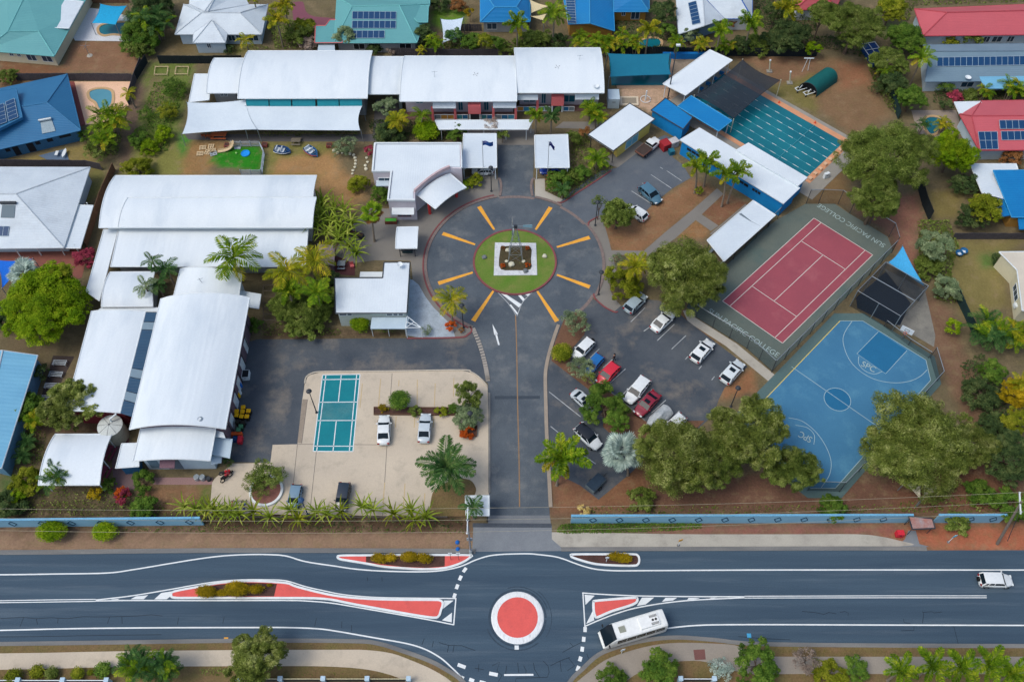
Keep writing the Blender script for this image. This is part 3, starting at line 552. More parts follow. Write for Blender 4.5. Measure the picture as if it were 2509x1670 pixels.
RRED=M('roof_red',C(190,92,102),C(176,84,96),.3,6,.7,.08,.55,ribs=(1,.45),stain=(C(204,104,112),.15,.4))
RGREY=M('roof_slate',C(112,136,154),C(98,122,142),.3,6,.7,.08,.55,ribs=(1,.45),stain=(C(128,150,166),.15,.4))
RCREAM=M('roof_cream',C(204,196,184),C(188,182,172),.3,6,.7,.08,.6)
WLILAC=M('render_lilac',C(206,200,212),C(190,184,198),.5,6,.7,.1,.85)
WGREY=M('wall_grey',C(150,154,160),C(132,138,146),.5,6,.7,.1,.85)
WPALE=M('wall_pale_blue',C(182,200,216),C(164,184,202),.5,6,.7,.1,.85)
WCREAM=M('wall_cream',C(206,202,178),C(190,186,166),.5,6,.7,.1,.85)
WWHITE=M('wall_white',C(208,214,220),C(190,197,206),.5,6,.7,.1,.8)
WBLUE=M('wall_blue',C(16,132,202),C(10,118,190),.5,6,.7,.1,.7)
WYEL=M('wall_yellow',C(218,196,104),C(202,182,96),.5,6,.7,.1,.8)
WTAN=M('wall_ochre',C(176,132,62),C(156,116,58),.6,6,.7,.12,.85)
WBRICK=M('wall_mauve_brick',C(112,92,104),C(92,78,92),1.2,5,.8,.25,.9)
WGREEN=M('wall_green',C(70,142,126),C(60,126,114),.6)
WNAVY=M('wall_steel_blue',C(58,108,146),C(50,96,134),.6)
PINK=M('pink_post',C(228,118,122),C(212,108,114),.8,6,.6,.1,.7)
TRIM=M('white_trim',C(216,224,232),C(200,208,218),1,6,.5,.05,.6)
DARK=M('dark_interior',C(30,34,42),C(24,28,36),1)
DOOR=M('dark_door',C(52,56,66),C(44,48,58),1)
GLASS=glassy('window_glass',C(40,66,88));GLASST=glassy('teal_glass',C(44,104,128))
ALU=M('aluminium',C(170,180,190),C(150,160,172),2,8,.5,.05,.35,metal=.6)
SOLAR=glassy('solar_cell',C(22,62,104),.2);SOLFR=M('solar_frame',C(170,190,208),rough=.4)
STEEL=M('galvanised',C(150,160,170),C(132,142,154),2,8,.5,.08,.4,metal=.5)
DSTEEL=M('dark_steel',C(54,60,68),C(46,50,58),2,8,.5,.08,.5)

def skirt(mb,loop,t,mi=0):
 n=len(loop)
 for i in range(n):
  a,b=loop[i],loop[(i+1)%n];mb.add([(a[0],a[1],a[2]-t),(b[0],b[1],b[2]-t),tuple(b),tuple(a)],[(0,1,2,3)],mi)
def roof(root,t,V,F,mat,thick=.2,cap=None,name='roof',eave=None):
 """roof of plane facets; V (x, y, height) read off the photo, F facets; hips and ridges get capping"""
 P=[G(*((t,)+v))if len(v)==3 else G(*v)for v in V]
 from collections import Counter
 ec=Counter();mb=MB()
 for f in F:
  q=[P[i]for i in f];nz=sum((q[i].x*q[(i+1)%len(q)].y-q[(i+1)%len(q)].x*q[i].y)for i in range(len(q)))
  ff=list(f)if nz>0 else list(f)[::-1]
  mb.add([P[i]for i in ff],[tuple(range(len(ff)))])
  for i in range(len(f)):ec[tuple(sorted((f[i],f[(i+1)%len(f)])))]+=1
 for(a,b),c in ec.items():
  if c==1:mb.add([(P[a].x,P[a].y,P[a].z-thick),(P[b].x,P[b].y,P[b].z-thick),tuple(P[b]),tuple(P[a])],[(0,1,2,3)])
 o=mb.build(name,mat,root)
 if cap:
  k=MB()
  for(a,b),c in ec.items():
   if c==2:k.tube([P[a]+Vector((0,0,.02)),P[b]+Vector((0,0,.02))],.11,6)
  for(a,b),c in ec.items():
   if c==1:k.tube([P[a]+Vector((0,0,-.04)),P[b]+Vector((0,0,-.04))],.085,5)
  k.build('ridge_cap',cap,o)
 return P
def slabroof(root,t,pts,z,mat,thick=.18,name='roof',rim=None):
 P=GG(t,pts,z);o=MB().slab(P,thick).build(name,mat,root)
 if rim:
  k=MB();n=len(P)
  for i in range(n):k.tube([P[i]+Vector((0,0,.01)),P[(i+1)%n]+Vector((0,0,.01))],.09,5)
  k.build('gutter',rim,o)
 return P
def vault(root,P,rise,mat,axis='y',n=14,thick=.16,name='roof',rim=TRIM,skew=.5):
 """curved roof over corners near-left, near-right, far-right, far-left (world points)"""
 nl,nr,fr,fl=P;rows=[]
 for i in range(n+1):
  s=i/n;b=rise*4*s*(1-s)
  if axis=='y':a,c=nl.lerp(fl,s),nr.lerp(fr,s)
  else:a,c=nl.lerp(nr,s),fl.lerp(fr,s)
  rows.append([a.lerp(c,j/6)+Vector((0,0,b))for j in range(7)])
 mb=MB()
 if axis=='y':mb.grid(rows)
 else:mb.grid([r[::-1]for r in rows])
 loop=[r[0]for r in rows]+rows[-1][1:]+[r[-1]for r in rows[::-1]][1:]+rows[0][::-1][1:-1]
 skirt(mb,loop,thick);o=mb.build(name,mat,root)
 if rim:
  k=MB();k.tube([Vector(p)+Vector((0,0,.01))for p in loop+loop[:1]],.09,5);k.build('gutter',rim,o)
 return rows
def walls(root,pts,z1,mat,ins=.5,z0=0,name='wall'):
 q=inset([(p[0],p[1])for p in pts],ins)if ins else[Vector((p[0],p[1]))for p in pts]
 MB().prism([(p.x,p.y)for p in q],z0,z1).build(name,mat,root);return q
def endwall(root,rows,ins,mat): # wall filling under a curved roof end
 pass
def camside(a,b):
 d=Vector((b[0]-a[0],b[1]-a[1],0)).normalized();n=Vector((-d.y,d.x,0));mid=Vector(((a[0]+b[0])/2,(a[1]+b[1])/2,0))
 return n if n.dot(mid)<0 else-n
def opening(root,a,b,z0,z1,mat=None,frame=TRIM,name='window',bars=1,depth=.03):
 """glazed opening on a wall between ground points a and b: pane plus a real frame around it"""
 a=Vector((a[0],a[1],0));b=Vector((b[0],b[1],0));n=camside(a,b);d=(b-a).normalized();w=(b-a).length
 def bar(mb,s0,s1,h0,h1,out):
  p,q=a+d*s0,a+d*s1;mb.add([(v.x,v.y,z)for z in(h0,h1)for v in(p-n*.02,q-n*.02,q+n*out,p+n*out)],[(3,2,1,0),(4,5,6,7),(0,1,5,4),(1,2,6,5),(2,3,7,6),(3,0,4,7)])
 mb=MB();bar(mb,0,w,z0,z1,depth);o=mb.build(name,mat or GLASS,root)
 if frame:
  f=MB();t=.07
  bar(f,-t,0,z0-t,z1+t,.07);bar(f,w,w+t,z0-t,z1+t,.07);bar(f,0,w,z1,z1+t,.07);bar(f,0,w,z0-t,z0,.07)
  for k in range(1,bars+1):s=w*k/(bars+1);bar(f,s-.03,s+.03,z0,z1,.06)
  f.build('frame',frame,o)
 return o
def wins(root,q,i,L,**kw): # openings along wall edge i: (from, to, sill, head)
 a,b=q[i],q[(i+1)%len(q)]
 if a[0]>b[0]:a,b=b,a
 for s0,s1,z0,z1 in L:opening(root,a.lerp(b,s0),a.lerp(b,s1),z0,z1,**kw)
def onplane(t,x,y,p): # where the sight line meets the plane through three points
 c=Vector((0,0,CAM_H));d=G(t,x,y,0)-c;n=(p[1]-p[0]).cross(p[2]-p[0])
 return c+d*((p[0]-c).dot(n)/d.dot(n))
def panels(root,t,quad,nx,ny,plane=None,z=None,gap=.03,name='solar_panel'):
 """solar panels laid on a roof plane, one object each with its frame"""
 Q=[onplane(t,x,y,plane)if plane else G(t,x,y,z)for x,y in quad];up=Vector((0,0,.12))
 fr=MB()
 for i in range(nx):
  for j in range(ny):
   def B(u,v):return Q[0].lerp(Q[1],u).lerp(Q[3].lerp(Q[2],u),v)+up
   u0,u1,v0,v1=(i+gap)/nx,(i+1-gap)/nx,(j+gap)/ny,(j+1-gap)/ny
   MB().slab([B(u0,v0),B(u1,v0),B(u1,v1),B(u0,v1)],.04).build(name,SOLAR,root)
 mb=MB()
 for i in range(nx+1):mb.tube([Q[0].lerp(Q[1],i/nx)+up,Q[3].lerp(Q[2],i/nx)+up],.035,4)
 for j in range(ny+1):mb.tube([Q[0].lerp(Q[3],j/ny)+up,Q[1].lerp(Q[2],j/ny)+up],.035,4)
 mb.build('panel_rail',SOLFR,root)
def posts(root,pts,z1,r=.06,mat=TRIM,z0=0):
 for p in pts:MB().tube([(p[0],p[1],z0),(p[0],p[1],z1)],r,6).build('post',mat,root)
def sail(name,label,corners,mat,sag=.12,drop=.25,n=10,group=None,poles=True,polemat=None,curve=(1,1,1,1)):
 """tensioned shade cloth: corners in order, edges pulled in, with its corner posts"""
 P=corners;c=sum(P,Vector())/len(P);root=thing(name,label,'shade sail',(c.x,c.y,0),group=group)
 def edge(a,b,s,k=1):m=a.lerp(b,s);return m+(c-m)*sag*k*4*s*(1-s)-Vector((0,0,drop*.4*4*s*(1-s)))
 mb=MB()
 if len(P)==3:P=[P[0],P[1],P[2],P[2]]
 rows=[]
 for i in range(n+1):
  u=i/n;row=[]
  for j in range(n+1):
   v=j/n
   e0,e1,e2,e3=edge(P[0],P[1],u,curve[0]),edge(P[3],P[2],u,curve[2]),edge(P[0],P[3],v,curve[3]),edge(P[1],P[2],v,curve[1])
   bl=P[0].lerp(P[1],u).lerp(P[3].lerp(P[2],u),v)
   row.append(e0.lerp(e1,v)+e2.lerp(e3,u)-bl)
  rows.append(row)
 mb.grid(rows);mb.build('cloth',mat,root,smooth=True)
 loop=[r[0]for r in rows]+rows[-1][1:]+[r[-1]for r in rows[::-1]][1:]+rows[0][::-1][1:]
 MB().tube(loop,.035,4).build('edge_cable',mat,root)
 if poles:
  for p in corners:
   o=(p-c);o.z=0;o=o.normalized()*.25
   MB().tube([(p.x+o.x,p.y+o.y,0),(p.x+o.x*.6,p.y+o.y*.6,p.z+.1)],.07,6).build('pole',polemat or STEEL,root)
 return root
def bld(name,label,p,cat='building',group=None):return thing(name,label,cat,(p.x,p.y,0),group=group)

# ------------------------------------------------------------------ neighbouring houses
def house(label,t,V,F,eave,mat,cap,wall,ins=.6,name='house',zw=None):
 P=[G(t,*v)for v in V];c=sum((P[i]for i in eave),Vector())/len(eave)
 r=bld(name,label,c,'house');roof(r,t,V,F,mat,cap=cap)
 q=walls(r,[P[i]for i in eave],zw or min(P[i].z for i in eave)-.1,wall,ins);return r,P,q
CT=M('cap_teal',C(110,180,184));CB=M('cap_blue',C(60,150,205));CN=M('cap_navy',C(56,118,164));CW=M('cap_pale',C(186,196,208));CRd=M('cap_red',C(176,72,84));CG_=M('cap_slate',C(98,120,140))
h1,P1,q1=house('cream house with teal hipped roof and white patio roof, top left corner','A1',[(-150,485,2.7),(520,540,2.7),(760,110,2.7),(900,-140,2.7),(60,-230,2.7),(75,303,4.5),(250,-60,4.5),(370,300,4.0)],[(0,1,7,5),(1,2,3,6,5,7),(3,4,6),(4,0,5,6)],[0,1,2,3,4],RTEAL,CT,WCREAM)
slabroof(h1,'A1',[(545,-15),(803,18),(662,275),(405,262)],3.3,RGREYW,name='patio_roof',rim=TRIM)
wins(h1,q1,0,[(.56,.7,.8,2.0),(.8,.95,.8,2.0),(.3,.36,1.5,2.0),(.42,.47,1.5,2.0)])
h2,P2,q2=house('steel-blue hip-roofed house with solar hot water heater beside the heart-shaped pool','A1',[(-420,940,2.7),(645,712,2.7),(775,1250,2.7),(-420,1530,2.7),(450,985,4.6),(-300,1110,4.6)],[(0,1,4,5),(1,2,4),(2,3,5,4),(3,0,5)],[0,1,2,3],RNAVY,CN,WNAVY)
slabroof(h2,'A1',[(-120,880),(155,850),(215,1125),(-120,1290)],4.9,RNAVY,.5,'upper_roof',CN)
panels(h2,'A1',[(55,985),(140,950),(175,1130),(85,1165)],1,5,z=5.0,name='solar_collector');panels(h2,'A1',[(-60,1030),(40,998),(68,1175),(-40,1215)],1,5,z=5.0,name='solar_collector')
pl2=[P2[2],P2[3],P2[4]]
hw=[onplane('A1',x,y,pl2)+Vector((0,0,.12))for x,y in((392,1180),(500,1160),(536,1262),(408,1288))]
mb=MB();mb.slab(hw,.06);hwp=mb.build('hot_water_collector',M('collector_grey',C(150,168,180),rough=.25),h2)
MB().tube([onplane('A1',378,1172,pl2)+Vector((0,0,.3)),onplane('A1',500,1150,pl2)+Vector((0,0,.3))],.26,12).build('hot_water_tank',ALU,hwp)
wins(h2,q2,2,[(.42,.47,.1,2.1),(.54,.6,.1,2.1),(.36,.4,1.3,2.0),(.62,.66,1.3,2.0),(.72,.77,1.3,2.0),(.83,.93,1.5,2.1)],frame=None,mat=DARK)
mb=MB();pA=G('A1',80,1470,.5)
for k in(0,1):mb.box((pA.x+.35*k,pA.y-.25,.5),(.32,.3,.5))
mb.build('air_conditioner',TRIM,h2)
h3,P3,q3=house('large white hip-roofed house with lean-to patio beside the brown paling fence','B1',[(-420,205,2.8),(770,208,2.8),(545,895,2.8),(-420,905,2.8),(135,437,5.2),(-420,437,5.2)],[(0,1,4,5),(1,2,4),(2,3,5,4)],[0,1,2,3],RGREYW,CW,WPALE,ins=[.6,.6,1.6,.6])
slabroof(h3,'B1',[(672,532),(796,535),(686,900),(556,898)],2.5,RWY,name='patio_roof',rim=TRIM)
posts(h3,[G('B1',x,y)for x,y in((355,960),(555,958),(180,975),(690,960),(790,600))],2.5,.09)
pl3=[P3[2],P3[3],P3[4]]
hw=[onplane('B1',x,y,pl3)+Vector((0,0,.1))for x,y in((20,535),(132,535),(122,642),(8,640))]
sw=MB().slab(hw,.06).build('hot_water_collector',glassy('collector_dark',C(86,106,120),.2),h3)
MB().tube([onplane('B1',8,520,pl3)+Vector((0,0,.25)),onplane('B1',142,520,pl3)+Vector((0,0,.25))],.24,10).build('hot_water_tank',DSTEEL,sw)
panels(h3,'B1',[(-60,716),(82,716),(70,798),(-70,798)],3,1,plane=pl3)
wins(h3,q3,2,[(.40,.5,.9,2.0),(.52,.58,.9,2.0),(.25,.35,.9,2.0)])
h4=bld('shed','long shed with faded light-blue metal roof at the left edge',G('C1',60,700),'shed')
roof(h4,'C1',[(20,308,4.0),(264,342,3.2),(10,1132,3.2),(-150,1080,3.8),(-260,300,3.4),(-330,1050,3.2)],[(0,1,2,3),(4,0,3,5)],RLB,cap=CW)
walls(h4,[G('C1',264,342,3.2),G('C1',10,1132,3.2),G('C1',-330,1050,3.2),G('C1',-260,300,3.4)],3.0,M('wall_faded_blue',C(96,140,172),C(86,128,160),.6),.3)
h5,P5,q5=house('white hip-roofed house with a pointed front porch behind the school','A2',[(112,330,2.7),(945,330,2.7),(1005,45,2.7),(195,45,2.7),(370,122,4.7),(735,125,4.7)],[(0,1,5,4),(1,2,5),(2,3,4,5),(3,0,4)],[0,1,2,3],RGREYW,CW,WPALE)
roof(h5,'A2',[(285,412,2.6),(597,410,2.6),(615,318,2.8),(290,318,2.8),(465,192,4.3)],[(0,1,4),(1,2,4),(3,0,4)],RGREYW,cap=CW,name='porch_roof')
roof(h5,'A2',[(250,40,2.8),(400,108,4.7),(430,108,4.7),(820,45,2.8),(760,-80,3.4),(260,-90,3.4),(520,-60,5.2)],[(0,1,6,5),(1,2,6),(2,3,4,6)],RGREYW,cap=CW,name='rear_roof')
qp=walls(h5,[G('A2',*v)for v in((285,412,2.6),(597,410,2.6),(615,318,2.6),(290,318,2.6))],2.45,WPALE,.35,name='porch_wall')
wins(h5,qp,0,[(.38,.5,1.2,2.1)]);wins(h5,q5,0,[(.6,.68,.8,2.0),(.7,.76,.8,2.0),(.85,.97,.8,2.0)])
h6,P6,q6=house('teal-roofed house carrying three rows of solar panels','A2',[(1640,412,2.7),(2437,410,2.7),(2560,40,2.9),(1668,-30,2.9),(1815,62,4.6),(2268,52,4.6),(2560,-60,2.7)],[(0,1,5,4),(1,2,5),(3,0,4),(5,2,6,3,4)],[0,1,2,3],RTEAL,CT,WGREY)
slabroof(h6,'A3',[(330,58),(588,56),(580,216),(488,216)],3.4,RTEAL,name='wing_roof',rim=CT)
slabroof(h6,'A2',[(1600,192),(1720,192),(1720,412),(1455,413),(1462,248),(1558,248)],2.75,RTEAL,name='wing_roof',rim=M('coral_trim',C(214,110,112)))
pl6=[P6[0],P6[1],P6[5]]
panels(h6,'A2',[(1818,116),(2238,118),(2236,190),(1816,188)],8,1,plane=pl6);panels(h6,'A2',[(1816,206),(2236,206),(2234,278),(1814,278)],8,1,plane=pl6);panels(h6,'A2',[(1806,300),(2126,300),(2124,372),(1804,372)],6,1,plane=pl6)
wins(h6,q6,0,[(.2,.34,.8,2.0),(.4,.55,.2,2.0),(.8,.95,.3,2.0)],mat=DARK)
slabroof(h6,'A2',[(1490,428),(1645,428),(1650,500),(1480,500)],2.2,WPALE,name='patio_roof')
h7,P7,q7=house('bright blue hip-roofed house beside the cream shade cloth','A3',[(1085,210,2.8),(1565,208,2.8),(1560,-130,2.8),(1085,-130,2.8),(1222,70,4.8),(1430,70,4.8)],[(0,1,5,4),(1,2,5),(2,3,4,5),(3,0,4)],[0,1,2,3],RBLUE,CB,WGREY)
wins(h7,q7,0,[(.08,.3,.7,2.0)])
h8,P8,q8=house('bright blue gable-roofed house with ochre walls and a strip of solar panels','A4',[(-80,-40,2.8),(-30,232,2.8),(415,298,2.8),(400,-40,2.8),(178,222,4.9),(175,-60,4.9)],[(0,1,4,5),(4,2,3,5)],[0,1,2,3],RBLUE,CB,WTAN,ins=.35)
mb=MB();g0,g1,g2=G('A4',10,238,2.7),G('A4',370,292,2.7),G('A4',180,232,4.75)
mb.face([g0,g1,g2]);mb.build('gable_wall',WTAN,h8)
roof(h8,'A4',[(405,112,2.8),(748,112,2.8),(745,-150,2.8),(410,-60,4.8),(640,-40,4.8)],[(0,1,4,3),(1,2,4)],RBLUE,cap=CB,name='wing_roof')
qw=walls(h8,[G('A4',*v)for v in((405,112,2.8),(748,112,2.8),(745,-150,2.8),(405,-150,2.8))],2.6,WTAN,[1.0,.5,.5,.2],name='wing_wall')
wins(h8,qw,0,[(.55,.8,.4,2.1),(.25,.35,1.2,2.1)])
pl8=[P8[0],P8[1],P8[4]]
panels(h8,'A3',[(1905,-5),(1992,-5),(2005,232),(1925,225)],1,9,plane=pl8)
h9,P9,q9=house('pale grey roofed house with one column of solar panels, blue gable trim','A4',[(1003,-60,2.9),(1030,328,2.9),(1330,262,3.2),(1470,182,2.9),(1262,-30,4.9),(1280,246,4.7)],[(0,1,5,4),(5,3,4)],[0,1,3,4],RGREYW,CW,M('wall_blue_grey',C(120,150,178),C(104,134,162)),ins=.4)
roof(h9,'A4',[(1472,182,2.9),(1738,180,2.9),(1740,-150,2.9),(1262,-40,4.9),(1600,-60,4.9)],[(0,1,4,3),(1,2,4)],RGREYW,cap=M('blue_trim',C(40,90,170)),name='wing_roof')
walls(h9,[G('A4',*v)for v in((1472,182,2.9),(1738,180,2.9),(1740,-100,2.9),(1472,-100,2.9))],2.7,WWHITE,.5,name='wing_wall')
MB().face([G('A4',1185,280,2.8),G('A4',1320,262,3.0),G('A4',1280,252,4.4)]).build('gable_wall',M('gable_blue',C(96,130,158)),h9)
panels(h9,'A4',[(1120,36),(1197,14),(1240,226),(1160,246)],1,6,plane=[P9[0],P9[1],P9[5]])
h10,P10,q10=house('small stretch of red roof between trees at the top edge','A5',[(150,95,2.8),(540,92,2.8),(640,-130,2.8),(130,-130,2.8),(280,-20,4.5),(480,-20,4.5)],[(0,1,5,4),(1,2,5),(3,0,4),(2,3,4,5)],[0,1,2,3],RRED,CRd,WWHITE)
h11,P11,q11=house('long red hip-roofed house without solar panels, top right','A5',[(1385,345,2.8),(2900,328,2.8),(2900,20,2.8),(1300,86,2.8),(1612,122,5.0),(2900,90,5.0)],[(0,1,5,4),(3,0,4),(2,3,4,5)],[0,1,2,3],RRED,CRd,WPALE)
wins(h11,q11,0,[(.4,.44,.8,2.0),(.46,.52,.8,2.0),(.56,.6,.8,2.0)])
h12,P12,q12=house('slate-grey roofed house with one long row of solar panels','A5',[(1400,786,2.7),(2900,768,2.7),(2900,488,4.0),(1450,496,4.0),(1385,432,3.2),(2900,410,3.2)],[(0,1,2,3),(3,2,5,4)],[0,1,5,4],RGREY,CG_,WPALE)
panels(h12,'A5',[(1514,557),(2760,537),(2760,622),(1514,644)],22,1,plane=[P12[0],P12[1],P12[2]])
slabroof(h12,'A5',[(1905,700),(2600,690),(2600,850),(1980,850)],2.9,RLB,name='patio_roof');wins(h12,q12,0,[(.24,.32,.9,2.0)])
MB().lathe(G('A5',1812,752,3.0),[(.1,0),(.5,.22),(.55,.25),(.5,.24),(.05,.06)],14).build('satellite_dish',TRIM,h12)
h13,P13,q13=house('red gable-roofed house with three blocks of solar panels','A5',[(1730,1092,2.8),(1920,1442,2.8),(2900,1438,2.8),(2900,1110,4.7),(1850,1115,4.3),(1945,968,2.9),(2900,955,2.9)],[(0,1,4),(1,2,3,4),(0,4,5),(4,3,6,5)],[0,1,2,6,5],RRED,CRd,WPALE)
slabroof(h13,'A5',[(1682,982),(1936,976),(2006,1082),(1730,1090)],3.0,RWX,name='patio_roof',rim=TRIM)
pl13=[P13[1],P13[2],P13[3]]
panels(h13,'A5',[(1908,1270),(2092,1268),(2102,1436),(1932,1438)],3,2,plane=pl13);panels(h13,'A5',[(2112,1160),(2480,1158),(2485,1240),(2120,1242)],6,1,plane=pl13);panels(h13,'A5',[(2128,1266),(2500,1262),(2505,1345),(2136,1350)],6,1,plane=pl13)
h14,P14,q14=house('bright blue roofed house with white patio roof at the right edge','B5',[(1645,210,3.6),(2300,205,3.6),(2300,572,2.8),(1788,570,2.8)],[(0,1,2,3)],[0,1,2,3],RBLUE,CB,WTAN,ins=.4,zw=2.7)
slabroof(h14,'B5',[(1466,162),(1822,162),(1836,204),(1640,210),(1724,428),(1560,385)],2.9,RWY,name='patio_roof',rim=TRIM)
slabroof(h14,'B5',[(1600,432),(1736,432),(1776,556),(1708,566)],2.7,RBLUE,name='lean_to_roof');slabroof(h14,'B5',[(1836,575),(2100,572),(2100,662),(1846,662)],2.4,RBLUE,name='lean_to_roof')
h15=bld('house','cream weatherboard house with a flat pale roof and wall air conditioner',G('B5',1850,1080),'house')
slabroof(h15,'B5',[(1690,838),(2250,832),(2250,1320),(1868,1288),(1828,978)],3.1,RCREAM,name='roof',rim=TRIM)
q15=walls(h15,GG('B5',[(1700,850),(2250,845),(2250,1310),(1868,1278),(1832,985)],3.1),3.0,WCREAM,.15)
opening(h15,q15[4].lerp(q15[3],.22),q15[4].lerp(q15[3],.62),1.0,2.1,bars=2)
mb=MB();pc=q15[4].lerp(q15[3],.75);mb.box((pc.x-.2,pc.y,1.4),(.4,.8,.5));mb.build('air_conditioner',TRIM,h15)

# ------------------------------------------------------------------ school: north classroom block
def Wp(t,x,y,z):return G(t,x,y,z)
s1=bld('classroom_block','white barrel-roofed classroom block with teal window blinds',G('A2',1340,1000),'school building')
V1=[G('A2',715,947,4.6),G('A2',1962,945,4.6),G('A2',2010,490,4.6),G('A2',815,490,4.6)]
vault(s1,V1,1.25,RW);w1=walls(s1,V1,4.5,WGREY,.9)
V1b=[G('A2',415,895,4.1),G('A2',722,895,4.1),G('A2',795,560,4.1),G('A2',490,560,4.1)]
vault(s1,V1b,1.0,RW,name='lower_roof');w1b=walls(s1,V1b,4.0,WGREY,.9,name='lower_wall')
wins(s1,w1b,0,[(.3,.42,2.7,3.4),(.48,.6,2.7,3.4)])
slabroof(s1,'A2',[(300,713),(470,713),(440,960),(245,985)],3.3,RW,name='side_roof',rim=TRIM)
TEALB=M('teal_blind',C(0,128,146),C(0,116,136),1,6,.5,.08,.7)
for x0,x1 in((790,1005),(1015,1222),(1235,1455),(1475,1680),(1690,1905)):
 a,b=G('A2',x0,960,4.3),G('A2',x1,960,4.3);yb=w1[0].y-.5
 MB().add([(a.x,yb,4.3),(b.x,yb,4.3),(b.x,yb-.9,3.3),(a.x,yb-.9,3.3)],[(0,1,2,3)]).build('blind',TEALB,s1)
lk=bld('link_building','white link roof joining the two long classroom blocks',G('A3',170,930),'school building')
VL=[G('A3',8,905,4.3),G('A3',318,905,4.3),G('A3',350,545,4.3),G('A3',40,545,4.3)]
vault(lk,VL,.8,RW);walls(lk,[VL[0]+Vector((5,0,0)),VL[1],VL[2],VL[3]+Vector((4,0,0))],4.1,M('wall_sage',C(130,144,140),C(116,130,128)),.6)
# veranda block
s2=bld('classroom_block','white barrel-roofed block with pink veranda posts and coloured balustrades',G('A3',1300,1100),'school building')
V2=[G('A3',312,975,4.7),G('A3',1437,973,4.7),G('A3',1420,540,4.7),G('A3',355,540,4.7)]
V3=[G('A3',1437,893,5.0),G('A3',2276,893,5.0),G('A3',2235,461,5.0),G('A3',1410,463,5.0)]
vault(s2,V2,1.25,RW);vault(s2,V3,1.25,RW)
w2=walls(s2,V2,4.6,WLILAC,[2.4,.6,.8,.6]);w3=walls(s2,V3,4.9,WLILAC,[2.4,.6,.8,.6])
wins(s2,w2,0,[(.49,.53,.6,2.9),(.73,.77,.6,2.9),(.1,.16,2.2,2.8),(.3,.42,.9,2.4),(.85,.97,.9,2.4)],mat=GLASST);wins(s2,w3,0,[(.28,.33,.6,2.9),(.05,.2,.9,2.4),(.55,.7,.9,2.4),(.8,.95,.9,2.4)],mat=GLASST)
yf,yf3=G('A3',1000,1150).y,G('A3',1700,1072).y
BAL=[M('bal_'+n,C(*c))for n,c in(('blue',(44,110,160)),('teal',(60,136,150)),('ochre',(190,140,70)),('sky',(70,150,190)),('grey',(120,130,140)))]
random.seed(5)
def veranda(xs,y,zt,tile_y,t='A3'):
 X=[G(t,x,tile_y).x for x in xs]
 for x in X:MB().box((x,y,zt/2),(.42,.42,zt)).build('post',PINK,s2)
 return X
def balustrade(xa,xb,y,n):
 rl=MB();rl.box(((xa+xb)/2,y,1.15),(xb-xa,.08,.08));rl.box(((xa+xb)/2,y,.15),(xb-xa,.08,.08))
 for i in range(n+1):rl.box((xa+(xb-xa)*i/n,y,.62),(.08,.1,1.0))
 rl.build('rail',TRIM,s2)
 for i in range(n):MB().box((xa+(xb-xa)*(i+.5)/n,y+.02,.62),((xb-xa)/n-.12,.04,.86)).build('balustrade_panel',random.choice(BAL),s2)
X=veranda((633,848,1212,1425),yf,2.9,1150)
gx=lambda x,y=1150:G('A3',x,y).x
balustrade(X[0]+.25,X[1]-.25,yf,3);balustrade(X[2]+.25,X[3]-.25,yf,3);balustrade(gx(862),gx(968),yf,2);balustrade(gx(1097),gx(1200),yf,2)
X3=veranda((1632,),yf3,2.9,1072);balustrade(gx(1440,1072),X3[0]-.25,yf3,3);balustrade(X3[0]+.25,gx(1755,1072),yf3,2);balustrade(gx(1882,1072),gx(1985,1072),yf3,2)
for xa,xb,y in((gx(975),gx(1095),yf),(gx(1762,1072),gx(1880,1072),yf3)):
 MB().box(((xa+xb)/2,y-.1,2.75),(xb-xa,.9,1.9)).build('portico',PINK,s2)
 MB().box(((xa+xb)/2,y+.1,.9),(xb-xa-.7,.2,1.8)).build('door',DOOR,s2);MB().box((xa+.2,y,.9),(.25,.25,1.8)).build('post',TRIM,s2);MB().box((xb-.2,y,.9),(.25,.25,1.8)).build('post',TRIM,s2)
for x0,x1,y0,y1,z in((628,850,985,1040,3.3),(1207,1430,985,1036,3.3),(1437,1640,910,960,3.6),(1995,2225,905,956,3.6)):
 a,b=G('A3',x0,y0,z+.5),G('A3',x1,y0,z+.5);c,d=G('A3',x1,y1,z-.2),G('A3',x0,y1,z-.2)
 MB().slab([a,b,c,d],.08).build('awning',RWX,s2)
MB().box(((gx(300)+gx(1430))/2,(yf+w2[0].y)/2,.1),(gx(1430)-gx(300),abs(yf-w2[0].y),.16)).build('veranda_floor',M('floor_red_brown',C(118,88,84)),s2)
MB().box(((gx(1440,1072)+gx(2250,1072))/2,(yf3+w3[0].y)/2,.12),(gx(2250,1072)-gx(1440,1072),abs(yf3-w3[0].y),.16)).build('veranda_floor',M('floor_red_brown',C(118,88,84)),s2)
for x,y,z in((1825,650,6.1),(1040,722,5.8)):
 p=G('A3',x,y,z);mb=MB()
 for k in range(4):a=k*1.57+.5;mb.tube([p,p+Vector((.5*math.cos(a),.5*math.sin(a),.25))],.03,4)
 mb.tube([p-Vector((0,0,.5)),p+Vector((0,0,.2))],.05,5);mb.build('roof_vent',DSTEEL,s2)
for x,y in((2192,765),(2198,838)):
 MB().lathe(G('A3',x,y,5.4),[(.08,-.4),(.1,0),(.45,.2),(.5,.25),(.4,.2),(.05,.08)],12).build('satellite_dish',TRIM,s2)
for x,y in((645,745),(2035,590)):
 p=G('A3',x,y,5.8);MB().tube([p,p+Vector((.1,0,1.4))],.03,4).tube([p+Vector((-.4,0,1.2)),p+Vector((.6,0,1.25))],.02,4).build('aerial',STEEL,s2)
cw=bld('covered_walkway','low white flat roof of the covered walkway along the veranda block',G('A3',1100,1220),'walkway')
